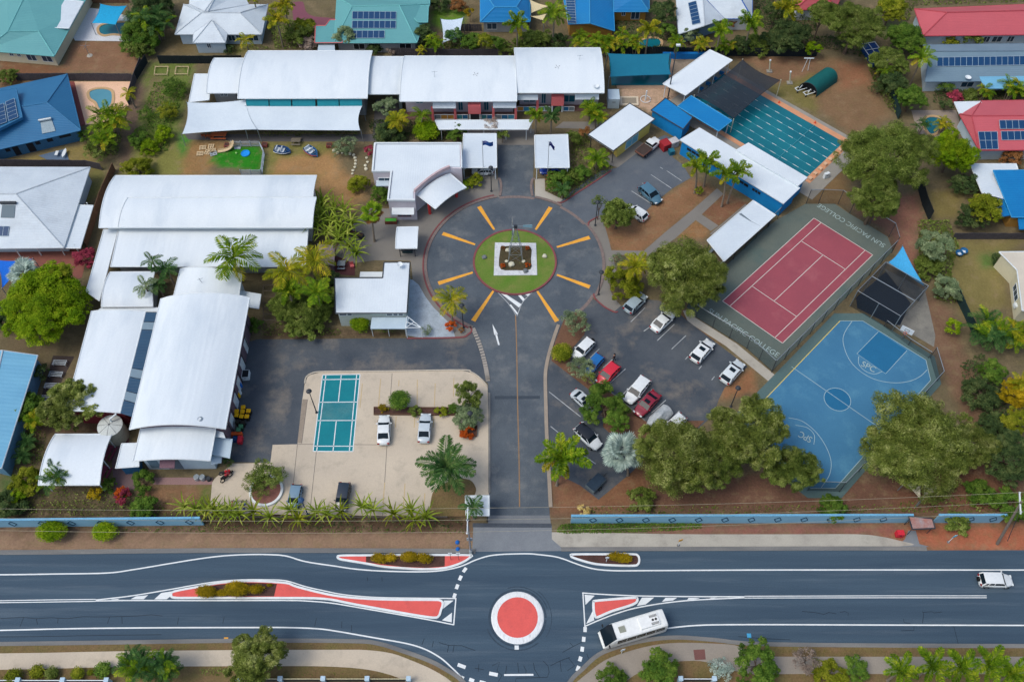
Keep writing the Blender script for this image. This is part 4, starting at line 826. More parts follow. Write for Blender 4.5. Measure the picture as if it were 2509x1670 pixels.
Pw=slabroof(cw,'A3',[(650,1157),(1592,1153),(1545,1243),(690,1244)],2.7,RWX,rim=TRIM);posts(cw,[Pw[3].lerp(Pw[2],s)+Vector((0,.3,0))for s in(.02,.25,.5,.75,.98)]+[Pw[0].lerp(Pw[1],s)-Vector((0,.3,0))for s in(.02,.33,.66,.98)],2.6)
# shade sails of the north block
CLOTHW=M('sail_white',C(206,218,230),C(190,203,218),.25,5,.8,.06,.7,stain=(C(170,186,204),.12,.5))
sail('shade_sail','large white shade sail over the play tables beside the classroom block',[G('A2',232,985,3.5),G('A2',790,960,3.7),G('A2',895,1240,2.8),G('A2',183,1286,2.6)],CLOTHW,.07,.3)
sr=sail('shade_sail','long white shade sail under the teal blinds',[G('A2',796,1022,3.4),G('A2',1908,1020,3.4),G('A2',1890,1252,2.6),G('A2',800,1245,2.6)],CLOTHW,.05,.15,curve=(0,1,.4,0))
# ------------------------------------------------------------------ administration building
ad=bld('administration_building','lilac rendered office with white ribbed roof and curved parapet wall',G('S',1000,460),'school building')
PA=GG('S',[(919,352),(1130,352),(1131,412),(1102,411),(1080,421),(1051,440),(1016,470),(1017,491),(951,491),(959,421),(913,421)],4.6)
PAs=PA[:3]+spline(PA[3:7],5)+PA[7:]
MB().prism([(p.x,p.y)for p in PAs],0,4.5).build('wall',WLILAC,ad);MB().prism([(p.x,p.y)for p in inset(PAs,.25)],4.5,4.62).build('roof',RWX,ad)
kerb(MB(),spline(PA[3:7],5),.3,4.5,5.1).build('curved_parapet',M('parapet_pink',C(196,172,178),C(178,158,166),.6),ad)
kerb(MB(),[PA[7],PA[8],PA[9],PA[10],PA[0]],.3,4.5,4.85).build('parapet',TRIM,ad);kerb(MB(),[PA[0],PA[1],PA[2]],.25,4.5,4.8).build('parapet',TRIM,ad)
vault(ad,[G('B3',210,508,3.2),G('B3',448,345,3.2),G('B3',322,236,3.5),G('B3',70,402,3.5)],.55,RWX,'x',name='canopy')
for x,y in((168,545),(372,415)):
 p=G('B3',x,y,0);MB().box((p.x,p.y,1.5),(.35,.35,3.0),.6).build('post',M('red_post',C(206,60,62)),ad)
a,b=PA[8],PA[7];fy=a.y
MB().slab([Vector((a.x+.4,fy,2.9)),Vector((b.x-.3,fy,2.9)),Vector((b.x-.3,fy-1.0,2.4)),Vector((a.x+.4,fy-1.0,2.4))],.1).build('awning',TRIM,ad)
opening(ad,(a.x+1.2,fy),(b.x-1.0,fy),.9,2.0,frame=M('red_frame',C(150,50,58)),bars=2);opening(ad,(PA[10].x+.8,PA[10].y),(PA[9].x-.4,PA[9].y),2.0,3.2)
slabroof(ad,'B2',[(1325,262),(1425,262),(1418,330),(1322,330)],2.6,WPALE,name='side_roof')
# carports
def carport(label,pts,pole):
 P=GG('S',pts,2.9);r=bld('carport',label,sum(P,Vector())/4,'carport');o=MB().slab(P,.14).build('roof',RWY,r)
 k=MB()
 for i in range(4):k.tube([P[i]+Vector((0,0,.02)),P[(i+1)%4]+Vector((0,0,.02))],.1,5)
 k.build('gutter',TRIM,o);q=inset(P,.25)
 for i in range(4):
  MB().tube([(q[i].x,q[i].y,0),(q[i].x,q[i].y,2.8)],.08,6).build('post',TRIM,r)
 mb=MB()
 for i in(2,3):
  s=1 if i==3 else-1;mb.tube([(q[i].x,q[i].y,2.2),(q[i].x+s*.7,q[i].y,2.75)],.05,5)
 mb.build('brace',TRIM,r);return r
carport('white carport left of the drive, beside the office',[(1136,328),(1216,328),(1217,411),(1132,411)],1)
carport('white carport right of the drive',[(1310,332),(1391,330),(1395,411),(1312,411)],1)
# ------------------------------------------------------------------ west classrooms and gym
hl=bld('classroom_hall','wide white double-vaulted classroom hall beside the paling fence',G('B1',1500,900),'school building')
V6=[G('S',242.5,558,4.3),G('S',764,557,4.3),G('S',776.5,430,4.3),G('B1',985,280,4.3)]
vault(hl,V6,1.2,RW);walls(hl,V6,4.2,WWHITE,.8)
vault(hl,[G('B1',1005,722,4.55),G('B2',833,650,4.55),G('B2',864,418,6.0),G('B1',1090,468,6.0)],.55,RW,name='upper_roof',rim=TRIM,thick=.3)
PL=[G('S',*v)for v in((291,563,3.4),(755,560,3.4),(748,653,3.1),(271,653,3.1))]
MB().slab(PL,.18).build('lower_roof',RW,hl);k=MB()
for i in range(4):k.tube([PL[i],PL[(i+1)%4]],.1,5)
k.build('gutter',TRIM,hl);walls(hl,PL,2.9,WGREY,[.1,.5,1.2,.5],name='lower_wall')
wk=bld('covered_walkway','narrow white walkway roof running down beside the hall',G('B1',860,1000),'walkway')
Pk=slabroof(wk,'B1',[(885,742),(1008,742),(850,1350),(735,1268)],2.8,RW,rim=TRIM);posts(wk,[Pk[0].lerp(Pk[3],s)+Vector((.3,0,0))for s in(.1,.4,.7,.95)],2.7)
sv=bld('store_room','small white curved-roof store below the hall, palm beside it',G('B1',1100,1300),'school building')
V8=[G('B1',865,1400,3.2),G('B1',1308,1397,3.2),G('B1',1322,1100,3.2),G('B1',940,1103,3.2)]
vault(sv,V8,.7,RW);walls(sv,V8,3.1,WGREY,.5);slabroof(sv,'B1',[(865,1406),(1352,1404),(1342,1442),(820,1437)],2.9,RW,name='link_roof')
fv=bld('foyer','white arched foyer roof between hall and gymnasium, aerial on top',G('S',515,700),'school building')
V9=[G('S',425,727,4.3),G('S',585,727,4.3),G('S',593,672,4.3),G('S',442,658,4.3)]
vault(fv,V9,.9,RW,'x');walls(fv,V9,4.2,WWHITE,.4)
slabroof(fv,'B2',[(285,1140),(437,1165),(420,1272),(350,1262),(345,1190),(268,1175)],3.0,RW,name='side_roof',rim=TRIM)
p=G('B1',1730,1200,5);MB().tube([p,p+Vector((-.2,0,1.3))],.04,5).tube([p+Vector((-.5,0,.9)),p+Vector((.4,0,1.3))],.025,4).build('aerial',STEEL,fv)
gy=bld('gymnasium','largest white arched-roof gymnasium beside the west car park',G('C1',1300,600),'school building')
VG=[G('C1',905,860,5.9),G('C1',1575,858,5.9),G('S',612,729,5.9),G('S',394,732,5.9)]
vault(gy,VG,1.35,RW,'x');wg=walls(gy,VG,5.8,WBRICK,[.8,.9,.8,.8])
VF=[G('C1',930,1083,4.4),G('C1',1468,1080,4.4),G('C1',1510,850,4.6),G('C1',985,850,4.6)]
vault(gy,VF,.65,RW,'x',name='front_roof');wf=walls(gy,VF,4.3,WPALE,[1.0,.5,.1,.5],name='front_wall')
opening(gy,wf[0].lerp(wf[1],.05),wf[0].lerp(wf[1],.2),.4,2.6,frame=None,mat=M('panel_grey_blue',C(104,130,150)));opening(gy,wf[0].lerp(wf[1],.3),wf[0].lerp(wf[1],.52),.1,2.9,frame=None,mat=M('panel_slate',C(96,112,128)))
aw=wf[0].lerp(wf[1],.28),wf[0].lerp(wf[1],.5)
MB().slab([Vector((aw[0].x,aw[0].y,3.6)),Vector((aw[1].x,aw[1].y,3.6)),Vector((aw[1].x,aw[1].y-1.3,3.0)),Vector((aw[0].x,aw[0].y-1.3,3.0))],.1).build('awning',M('maroon',C(112,84,98)),gy)
slabroof(gy,'C1',[(1500,862),(1560,880),(1575,920),(1490,905)],4.0,RW,name='side_roof')
slabroof(gy,'C1',[(1500,915),(1625,925),(1605,1060),(1470,1030)],3.0,WPALE,name='side_roof');slabroof(gy,'C1',[(1480,1040),(1550,1030),(1545,1090),(1475,1105)],2.4,WPALE,name='side_roof')
PS=GG('C1',[(640,35),(1018,38),(840,745),(455,735)],4.3)
vault(gy,[PS[3],PS[2],PS[1],PS[0]],.35,RW,'x',name='west_roof');walls(gy,PS,4.1,M('maroon_wall',C(128,48,58),C(112,44,54)),[.8,.1,.6,.8],name='west_wall')
DKS=M('skylight_dark',C(42,74,104),C(52,86,116),.6,6,.6,.1,.4,ribs=(1,.5));CLS=M('skylight_clear',C(124,146,164),C(104,126,146),.6,6,.6,.1,.3)
e0,e1,f0,f1=G('C1',1020,42,4.45),G('C1',1100,42,4.45),G('C1',842,747,4.45),G('C1',925,775,4.45)
for a,b,m_ in((0,.10,DKS),(.10,.18,CLS),(.18,.57,DKS),(.57,.655,CLS),(.655,.79,DKS),(.79,.875,CLS),(.875,1,DKS)):
 MB().slab([e0.lerp(f0,a+.003),e1.lerp(f1,a+.003),e1.lerp(f1,b-.003),e0.lerp(f0,b-.003)],.1).build('skylight_panel',m_,gy)
for s in(.08,.2,.35,.5,.65,.8,.92):
 p=wg[1].lerp(wg[2],s);MB().tube([(p.x+.12,p.y,0),(p.x+.12,p.y,4.8),(p.x+.6,p.y,5.6)],.06,5).build('downpipe',DSTEEL,gy)
for s in(.12,.28,.42,.58,.75):
 p0,p1=wg[1].lerp(wg[2],s),wg[1].lerp(wg[2],s+.06);opening(gy,p0,p1,.1,2.3,frame=TRIM,mat=WWHITE,name='door',bars=0)
for x,y,r_ in((1400,795,.42),(1318,802,.16),(1352,808,.16)):
 MB().lathe(G('C1',x,y,6.6),[(r_*.7,-.5),(r_*.7,0),(r_,.1),(r_,.3),(r_*.55,.42),(r_*.5,.3)],12).build('roof_vent',ALU,gy)
pv=bld('pavilion','white arched-roof pavilion over maroon benches, lower left',G('C1',540,1080),'shelter')
VP=[G('C1',268,1248,2.9),G('C1',697,1248,2.9),G('C1',783,893,2.9),G('C1',385,893,2.9)]
vault(pv,VP,.8,RW);qv=inset(VP,.5);posts(pv,[(p.x,p.y)for p in qv]+[tuple(qv[1].lerp(qv[2],.5)),tuple(qv[3].lerp(qv[0],.5))],3.0,.08)
an=bld('store_room','small flat-roofed white annex between pavilion and gymnasium',G('C1',900,1050),'school building')
Pn=slabroof(an,'C1',[(850,960),(962,956),(972,1118),(808,1130)],2.7,RW,rim=TRIM);walls(an,Pn,2.5,M('wall_deep_blue',C(40,96,138)),.35)
# ------------------------------------------------------------------ canteen, shelters
sh=bld('canteen','white L-shaped ribbed-roof canteen beside the pale blue paving',G('B2',1300,1200),'school building')
PC_=GG('B2',[(1383,918),(1583,918),(1560,1308),(1010,1308),(1003,1037),(1372,1037)],3.7)
MB().slab(PC_,.2).build('roof',RWX,sh);wc=walls(sh,PC_,3.5,M('wall_pale_green',C(176,188,186),C(160,172,172),.6),.3)
k=MB()
for i in range(6):k.tube([PC_[i],PC_[(i+1)%6]],.1,5)
k.build('gutter',DSTEEL,sh)
wins(sh,wc,2,[(.02,.12,2.8,3.2),(.14,.2,2.8,3.2),(.72,.8,2.8,3.2),(.82,.88,2.8,3.2),(.9,.96,2.8,3.2)],bars=0);wins(sh,wc,2,[(.5,.7,.8,2.0)],mat=DARK)
slabroof(sh,'B2',[(1290,1338),(1575,1338),(1558,1426),(1278,1426)],2.5,WPALE,name='awning');posts(sh,[G('B2',x,1485)for x in(1300,1425,1555)],2.4,.05)
mb=MB();a,b,c_=G('B2',1560,1330,2.7),G('B2',1668,1418,2.7),G('B2',1550,1420,2.7)
for u,v in((a,b),(b,c_),(a,c_),(a.lerp(b,.5),c_),(a.lerp(c_,.5),b)):mb.tube([u,v],.06,5)
for u in(b,c_):mb.tube([u,(u.x,u.y,0)],.06,5)
mb.build('entry_frame',TRIM,sh);MB().lathe(G('B2',1505,940,4.3),[(.06,-.6),(.08,0),(.4,.2),(.46,.26),(.35,.2),(.04,.05)],12).build('satellite_dish',TRIM,sh)
MB().box(G('B2',1308,1012,1.2),(4.4,1.0,.15)).build('bench_awning',TRIM,sh)
st=bld('shelter','small square white shelter on the plaza beside the turning circle',G('B2',1560,760),'shelter')
Vs=[G('B2',1472,812,2.6),G('B2',1637,810,2.6),G('B2',1646,645,2.6),G('B2',1483,648,2.6)]
vault(st,Vs,.35,RW,'y');posts(st,[(p.x,p.y)for p in inset(Vs,.5)],2.6,.08,DSTEEL)
p=G('B2',1562,850);MB().box((p.x,p.y+.3,.75),(2.0,.8,.08)).build('table_top',DSTEEL,st);MB().box((p.x,p.y+.3,.37),(1.6,.5,.7)).build('table_base',M('table_green',C(30,62,70)),st)
yb=bld('activity_room','yellow-walled room with white skillion roof behind the parked ute',G('A4',480,1250),'school building')
Py=slabroof(yb,'A4',[(560,993),(804,1143),(402,1450),(158,1292)],3.2,RWX,rim=DSTEEL);wy=walls(yb,[Py[0],Py[1],Py[2].lerp(Py[1],.12),Py[3].lerp(Py[0],.3)],3.05,WYEL,[.4,.5,.4,.5])
wins(yb,wy,1,[(.25,.62,.4,2.1)],mat=M('mural_sky_blue',C(120,184,206),C(90,150,180),1.5),bars=1);posts(yb,[Py[2]+Vector((.1,.5,0)),Py[3]+Vector((.6,0,0))],3.1,.07,DSTEEL)
pb=bld('pump_shed','bright blue pump shed with matching flat roof beside the pool',G('A4',960,1150),'shed')
Pb=slabroof(pb,'A4',[(905,942),(1165,1128),(1075,1242),(765,1058)],2.9,RBLUE,rim=DSTEEL);walls(pb,Pb,2.75,WBLUE,.2)
bc=bld('pool_canopy','bright blue ribbed canopy roof on posts at the pool edge',G('A4',1280,1120),'canopy')
Pc=slabroof(bc,'A4',[(1150,920),(1542,1160),(1415,1260),(1020,1022)],3.0,RBLUE,rim=CB);posts(bc,[(p.x,p.y)for p in inset(Pc,.35)],2.9,.08)
ps=bld('pool_shelter','white flat-roofed poolside shelter beside the black shade net',G('A4',1200,720),'shelter')
Pp=slabroof(ps,'A4',[(1330,480),(1547,580),(1098,916),(880,806)],3.3,RW,rim=TRIM);qp_=inset(Pp,.35);posts(ps,[(p.x,p.y)for p in qp_]+[tuple(qp_[1].lerp(qp_[2],s))for s in(.33,.66)]+[tuple(qp_[0].lerp(qp_[3],s))for s in(.33,.66)],3.2,.07)
BLUECH=M('blue_plastic',C(30,110,176))
for ic,(x,y)in enumerate(((1245,868),(1312,820),(1378,772),(1440,718))):
 p=G('A4',x,y);b_=thing('lounge_chair','blue plastic chair, %s from the near end, under the edge of the white pool shelter'%('first','second','third','fourth')[ic],'chair',p,.9,'blue chairs beside the pool')
 MB().box((0,0,.42),(.9,.6,.08)).build('seat',BLUECH,b_,local=True);MB().box((-.42,0,.75),(.08,.6,.65)).build('backrest',BLUECH,b_,local=True)
 for sx in(-.38,.38):
  for sy in(-.25,.25):MB().box((sx,sy,.2),(.06,.06,.4)).build('leg',BLUECH,b_,local=True)
cr=bld('change_rooms','long bright blue changing block with stepped white roof beside the pool',G('B4',1250,250),'school building')
R1=GG('S',[(1665,342),(1714,312.5),(1961,460),(1920,499)],3.4);MB().slab(R1,.18).build('roof',RWX,cr);wR=walls(cr,R1,3.2,WBLUE,[.3,.6,.3,.35])
R2=GG('S',[(1834,349),(1979,434.5),(1956,455),(1803,367)],3.75);MB().slab(R2,.35).build('upper_roof',RWX,cr);walls(cr,R2,3.4,WBLUE,.3,name='upper_wall')
wins(cr,wR,3,[(.06,.2,1.9,2.5),(.25,.38,1.9,2.5),(.55,.68,1.9,2.5),(.72,.8,1.9,2.5)],mat=DARK,frame=WBLUE,bars=2);wins(cr,wR,0,[(.25,.75,.2,2.4)],mat=M('grey_shutter',C(96,122,138)),frame=None)
ss=bld('sports_shelter','white ribbed-roof spectator shelter along the tennis court fence',G('B4',1150,680),'shelter')
Ps=slabroof(ss,'B4',[(1240,443),(1412,555),(1016,910),(886,748)],2.9,RWY,rim=TRIM)
MB().slab([onplane('B4',x,y,Ps[:3])+Vector((0,0,.02))for x,y in((1148,540),(1230,605),(1296,640),(1215,600),(1130,548))],.03).build('grey_patch',M('patch_grey',C(104,120,134)),ss)  # thin grey patch, darker than the roof sheet around it
posts(ss,[(p.x,p.y)for p in inset(Ps,.35)],2.8,.07,DSTEEL);mb=MB();q_=inset(Ps,.8);mb.box((q_[0].lerp(q_[3],.5).x,q_[0].lerp(q_[3],.5).y,.45),(12,.5,.08),math.atan2(Ps[3].y-Ps[0].y,Ps[3].x-Ps[0].x));mb.build('bench',STEEL,ss)
gb=bld('entry_shelter','small square white roof shelter at the school gate',G('E3',1015,560),'shelter')
Pg=slabroof(gb,'E3',[(788,346),(1242,342),(1243,724),(800,714)],2.8,RW,rim=TRIM);posts(gb,[(p.x,p.y)for p in inset(Pg,.3)],2.7,.07,DSTEEL)
# ================================================================== COURTS
ORD=['first','second','third','fourth','fifth','sixth','seventh','eighth','ninth','tenth','eleventh','twelfth','thirteenth','fourteenth','fifteenth','sixteenth','seventeenth','eighteenth','nineteenth','twentieth']
TSUR=M('court_surround',C(90,101,98),C(102,110,104),.25,8,.8,.14,.9,stain=(C(64,96,98),.15,.6))
TRED=M('court_red',C(152,76,89),C(138,71,85),.2,9,.8,.12,.85,stain=(C(170,100,108),.22,.5))
CLINE=M('court_line',C(206,200,196),C(182,178,176),1,8,.6,.1,.8)
ten=raised('tennis_court',GG('S',[(1973,500),(2046,500),(2078,522),(2174,580),(2182,600),(2188,615),(1892,908),(1829,852),(1705,776),(1682,752),(1756,672),(1864,568),(1903,539)]),.06,TSUR)
tA,tB,tC,tD=[G('S',*v)for v in((1994,535),(1770,738),(1917,841),(2138,625))]
poly_mark(ten,'playing_area',[tA,tB,tC,tD],.066,TRED)
def tp(u,v):return tA.lerp(tB,u).lerp(tD.lerp(tC,u),v)
for a,b in(((0,0),(1,0)),((0,1),(1,1)),((0,0),(0,1)),((1,0),(1,1)),((0,.125),(1,.125)),((0,.875),(1,.875)),((.23,.125),(.23,.875)),((.77,.125),(.77,.875)),((.23,.5),(.77,.5))):
 mark(ten,'court_line',[tp(*a),tp(*b)],.1,.071,CLINE)
BBLUE=M('court_blue',C(66,121,158),C(55,109,148),.2,8,.8,.1,.8,stain=(C(86,140,170),.25,.7))
BDEEP=M('court_deep_blue',C(32,104,148),C(28,96,140),.2,8,.8,.1,.8)
bpts=GG('C4',[(520,95),(665,95),(1070,345),(1100,475),(490,1165),(330,1165),(-70,860),(-95,730)])
bas=raised('basketball_court',inset(bpts,-1.4),.05,M('court_green_grey',C(78,104,108),C(90,110,110),.3,8,.8,.14,.9))
poly_mark(bas,'playing_area',bpts,.056,BBLUE)
poly_mark(bas,'key',GG('C4',[(765,165),(948,285),(812,433),(628,305)]),.060,BDEEP)
ccb=G('C4',503,597);rr=(G('C4',588,597)-G('C4',420,597)).length/2
poly_mark(bas,'centre_circle',circle(ccb,rr,40),.060,BDEEP)
BL=M('court_line_b',C(164,188,196),C(140,168,182),1,8,.6,.1,.8);BY=M('court_line_yellow',C(206,190,110),C(186,174,110),1,8)
for pts,w_,m_,cl in((circle(ccb,rr,40),.075,BL,True),(GG('C4',[(210,388),(820,812)]),.075,BL,False),(GG('C4',[(765,165),(628,305),(812,433),(948,285)]),.075,BL,False),
 (spline(GG('C4',[(597,97),(550,170),(540,235),(575,335),(640,410),(740,468),(860,491),(960,482),(1030,452),(1078,408)]),5),.075,BL,False),(spline(GG('C4',[(640,322),(640,370),(680,415),(740,435),(790,418)]),5),.075,BL,False),
 (spline(GG('C4',[(190,715),(275,735),(360,800),(425,890),(462,990),(452,1080),(400,1160)]),5),.075,BL,False),(spline(GG('C4',[(235,762),(310,778),(355,825),(352,885)]),5),.075,BL,False)):
 mark(bas,'court_line',pts,w_,.065,m_,cl)
mark(bas,'court_line',GG('C4',[(-60,700),(520,95)]),.12,.066,BY)
for a,b in(((520,95),(665,95)),((665,95),(1070,345)),((1070,345),(1100,475)),((1100,475),(490,1165)),((490,1165),(330,1165))):mark(bas,'court_line',GG('C4',[a,b]),.075,.066,BL)
def lettering(parent,text,a,b,h,z,mat,vertical=None,name='lettering',shear=0):
 """painted words running from a to b, letter height h"""
 cu=bpy.data.curves.new('text','FONT');cu.body=text;cu.size=1;cu.shear=shear;cu.fill_mode='FRONT' if hasattr(cu,'fill_mode')else 'BOTH'
 to=bpy.data.objects.new('text',cu);COL.objects.link(to);dg=bpy.context.evaluated_depsgraph_get();me0=to.evaluated_get(dg).to_mesh()
 vs=[v.co.copy()for v in me0.vertices];fs=[tuple(p.vertices)for p in me0.polygons];to.evaluated_get(dg).to_mesh_clear();bpy.data.objects.remove(to);bpy.data.curves.remove(cu)
 x0=min(v.x for v in vs);x1=max(v.x for v in vs);y1=max(v.y for v in vs)
 d=(b-a);L=d.length;d.normalize();n=Vector((-d.y,d.x,0))if vertical is None else vertical
 MB().add([a+d*((v.x-x0)/(x1-x0)*L)+n*(v.y/y1*h)+Vector((0,0,z))for v in vs],fs).build(name,mat,parent)
LET=M('court_letter',C(160,180,182),C(132,154,158),1,8)
a,b=G('S',1733,764),G('S',1903,876);lettering(ten,'SUN PACIFIC COLLEGE',a,b,.88,.068,LET)
a,b=G('S',2170,600),G('S',2008,499);lettering(ten,'SUN PACIFIC COLLEGE',a,b,.88,.068,LET)
a,b=G('C4',652,382),G('C4',738,425);lettering(bas,'SPC',a,b,1.0,.066,LET)
a,b=G('C4',345,842),G('C4',268,800);lettering(bas,'SPC',a,b,1.0,.066,LET)
# badminton court painted on the concrete
bq=[G('C2',*v)for v in((876,357),(1153,353),(1100,922),(806,921))]
def bp(u,v):return bq[0].lerp(bq[1],u).lerp(bq[3].lerp(bq[2],u),v)
BTEAL=M('badminton_teal',C(0,124,138),C(12,112,128),.4,8,.7,.12,.8,stain=(C(40,140,148),.3,.4))
bad=raised('badminton_court',bq,.045,BTEAL)
poly_mark(bad,'net_zone',[bp(.1,.375),bp(.92,.375),bp(.92,.6),bp(.1,.6)],.049,M('badminton_worn',C(34,118,132),C(72,128,136),.5,6,.8,.2))
for a,b in(((0,0),(1,0)),((1,0),(1,1)),((1,1),(0,1)),((0,1),(0,0)),((.09,0),(.09,1)),((.91,0),(.91,1)),((0,.065),(1,.065)),((0,.935),(1,.935)),((0,.37),(1,.37)),((0,.61),(1,.61)),((.5,0),(.5,.37)),((.5,.61),(.5,1))):mark(bad,'court_line',[bp(*a),bp(*b)],.12,.053,WHITE)
# ------------------------------------------------------------------ pools
WATER=glassy('pool_water',C(20,104,116),.08)
def water(name):
 m,n,l,b,o=newmat(name);ge=n.new('ShaderNodeNewGeometry');f=noise(n,l,ge.outputs['Position'],.12,3,.5,.3,.7)
 c=mixc(n,l,f,C(12,92,110),C(24,114,130));l.new(c,b.inputs['Base Color']);b.inputs['Roughness'].default_value=.06;b.inputs['Specular IOR Level'].default_value=.5
 f2=noise(n,l,ge.outputs['Position'],3.5,3,.6,0,1);bu=n.new('ShaderNodeBump');bu.inputs['Strength'].default_value=.12;bu.inputs['Distance'].default_value=.05;l.new(f2,bu.inputs['Height']);l.new(bu.outputs[0],b.inputs['Normal']);return m
WM=water('pool_water_teal')
pE=G('S',2067,349.5);dL=(G('S',1869,237)-pE).normalized();dS=(G('S',1979,426)-pE);dS=(dS-dL*dS.dot(dL)).normalized()
p0,p1,p2,p3=pE,pE+dL*25.5,pE+dL*25.5+dS*12.2,pE+dS*12.2
ODECK=M('orange_deck',C(206,150,116),C(186,136,108),.5,8,.8,.15,.9);GDECK=M('deck_concrete',C(150,146,140),C(132,130,126),.4,8,.8,.12,.9)
deck=raised('pool_deck',[p0-dL*3.4-dS*1.9,p1+dL*1.5-dS*1.9,p1+dL*3+dS*15,p0+dS*15-dL*3.4],.07,GDECK)
mb=MB()
for q in([p0-dL*1.1-dS*1.1,p1-dS*1.1,p1,p0-dL*0],[p0-dL*1.1-dS*1.1,p0,p3,p3-dL*1.1],[p3,p2,p2+dS*.9,p3+dS*.9]):mb.prism(q,.05,.115)
mb.build('pool_edge',ODECK,deck)
pool=sheet('swimming_pool',[p0,p1,p2,p3],.10,WM);ORG[pool.name]=pool.location.copy()
FLW=M('lane_float_white',C(214,228,234));FLB=M('lane_float_blue',C(70,150,170))
for i in range(1,7):
 a,b=p0+dS*(12.2*i/7),p1+dS*(12.2*i/7);r_=MB();w_=MB()
 r_.tube([a+Vector((0,0,.12)),b+Vector((0,0,.12))],.04,5)
 for k in range(0,11):
  s0=k/11+.02*(i%3);w_.tube([a.lerp(b,s0)+Vector((0,0,.15)),a.lerp(b,s0+(.035 if i%2 else.045))+Vector((0,0,.15))],.04,5)
 ro=r_.build('lane_rope',FLB,pool);w_.build('float',FLW,ro)
MB().tube([p0+dL*6+Vector((0,0,.16)),p3+dL*6+Vector((0,0,.16))],.06,5).build('lane_rope',FLB,pool)
for i in range(8):
 q=p0+dS*(12.2*(i+.5)/8)-dL*.6;MB().box((q.x,q.y,.3),(.6,.6,.45),math.atan2(dL.y,dL.x)).build('starting_block',M('block_pale',C(214,176,146)),deck)
for s in(.25,.55):
 q=p0+dL*25*s-dS*.6;MB().lathe((q.x,q.y,.11),[(.25,0),(.25,.04),(.12,.06),(.03,.6)],10).build('traffic_cone',M('cone_orange',C(226,96,60)),label='orange cone on the far pool edge, %s'%('nearer the corner' if s<.4 else 'nearer the shade net'),cat='cone')
sail('shade_net','black shade net stretched over the far end of the pool',[G('A4',1645,575,4.6),G('A4',2005,770,3.8),G('A4',1560,1140,3.0),G('A4',1190,915,3.2)],netmat('black_net',C(24,34,46),.86),.08,.4,polemat=M('cream_pole',C(206,206,186)))
p=G('A4',1880,690,3.9)
for x,y in((1900,690),(2095,800)):
 r_=thing('sail_post','leaning cream steel post standing %s'%('just right of the black net' if x<2000 else 'between the net and the green tent'),'post',G('A4',x,y));b_=G('A4',x,y);t_=G('A4',x+10,y-105,2.6)
 MB().tube([b_,t_],.12,8).build('shaft',M('cream_pole',C(206,206,186)),r_);MB().box((b_.x,b_.y,.1),(1.0,.8,.2)).build('footing',GDECK,r_);MB().tube([t_,t_+Vector((0,0,.2))],.17,8).build('cap',TRIM,r_)
# learners' pool under its teal sail
lp=sheet('learner_pool',GG('A4',[(360,560),(960,560),(925,822),(385,824)]),.09,WM)
raised('pool_deck',GG('A4',[(330,500),(985,530),(950,850),(440,850)]),.06,M('tan_deck',C(168,140,122),C(150,126,112),.5,7))
TSAIL=M('teal_sail',C(8,104,136),C(20,112,142),.4,6,.7,.1,.75)
sail('shade_sail',"teal shade sail over the learners' pool",[G('A4',352,515,3.6),G('A4',945,515,3.6),G('A4',957,716,2.9),G('A4',372,738,2.9)],TSAIL,.06,.2)
MB().box((G('A4',1090,560).x,G('A4',1090,560).y,.6),(8.5,.6,1.2)).build('pool_cover_roller',M('cover_blue',C(10,116,196)),label='long bright blue rolled pool cover beside the white shelter',cat='pool cover')
wp=raised('wading_pool',GG('A4',[(465,938),(640,938),(645,1020),(468,1020)]),.3,M('wading_rim',C(214,200,180)));ORG[wp.name]=wp.location.copy();poly_mark(wp,'water',inset(GG('A4',[(465,938),(640,938),(645,1020),(468,1020)]),.35),.304,M('dull_water',C(150,140,124),rough=.15))
ph=thing('pool_hoist','white pole with a ring base on the tan pool paving','pool hoist',G('A4',710,965));c=G('A4',710,965)
MB().tube([c,c+Vector((0,0,2.2))],.13,8).build('shaft',TRIM,ph);MB().tube([v+Vector((0,0,.3))for v in circle(c,.9,20)],.06,5).build('ring',TRIM,ph)
# backyard pools
def yardpool(t,pts,rim,lbl=None,wm=None):
 P=spline(GG(t,pts),5,True);r=raised('yard_pool',P,.05,wm or WM);kerb(MB(),P,.5,0,.13,True).build('coping',rim,r);return r
TANP=M('coping_tan',C(196,164,124),C(172,146,114),.8,8)
raised('paving',GG('A1',[(665,785),(1250,785),(1240,1010),(1000,1180),(822,1200)]),.03,M('peach_paving',C(232,192,164),C(220,180,154),.3,8));raised('paving',GG('A1',[(662,785),(715,785),(822,1195),(775,1215)]),.04,M('red_paving',C(140,76,72),C(124,72,70),.5,8))
yardpool('A1',[(850,890),(900,860),(990,850),(1070,870),(1090,930),(1075,1010),(1010,1060),(945,1050),(915,990),(860,950)],TANP,wm=M('pool_water_grey',C(88,146,166),C(76,134,156),.5,4,.7,.05,.08))
raised('paving',GG('A1',[(790,70),(960,90),(1400,200),(1350,400),(720,392),(690,330)]),.03,M('white_paving',C(206,210,220),C(186,192,204),.4,7));yardpool('A1',[(945,270),(1000,235),(1150,215),(1300,230),(1320,300),(1200,340),(1090,335),(1000,345),(950,320)],TANP)
yardpool('A4',[(620,420),(720,370),(830,370),(870,410),(840,460),(760,465),(640,450)],TANP);yardpool('A5',[(1390,1150),(1440,1120),(1520,1125),(1580,1160),(1540,1260),(1460,1300),(1400,1240)],TANP)
raised('paving',GG('A5',[(1270,1060),(1700,1060),(1770,1280),(1600,1340),(1330,1280)]),.02,M('paving_grey_tan',C(150,138,128),C(132,122,116),.5,7))
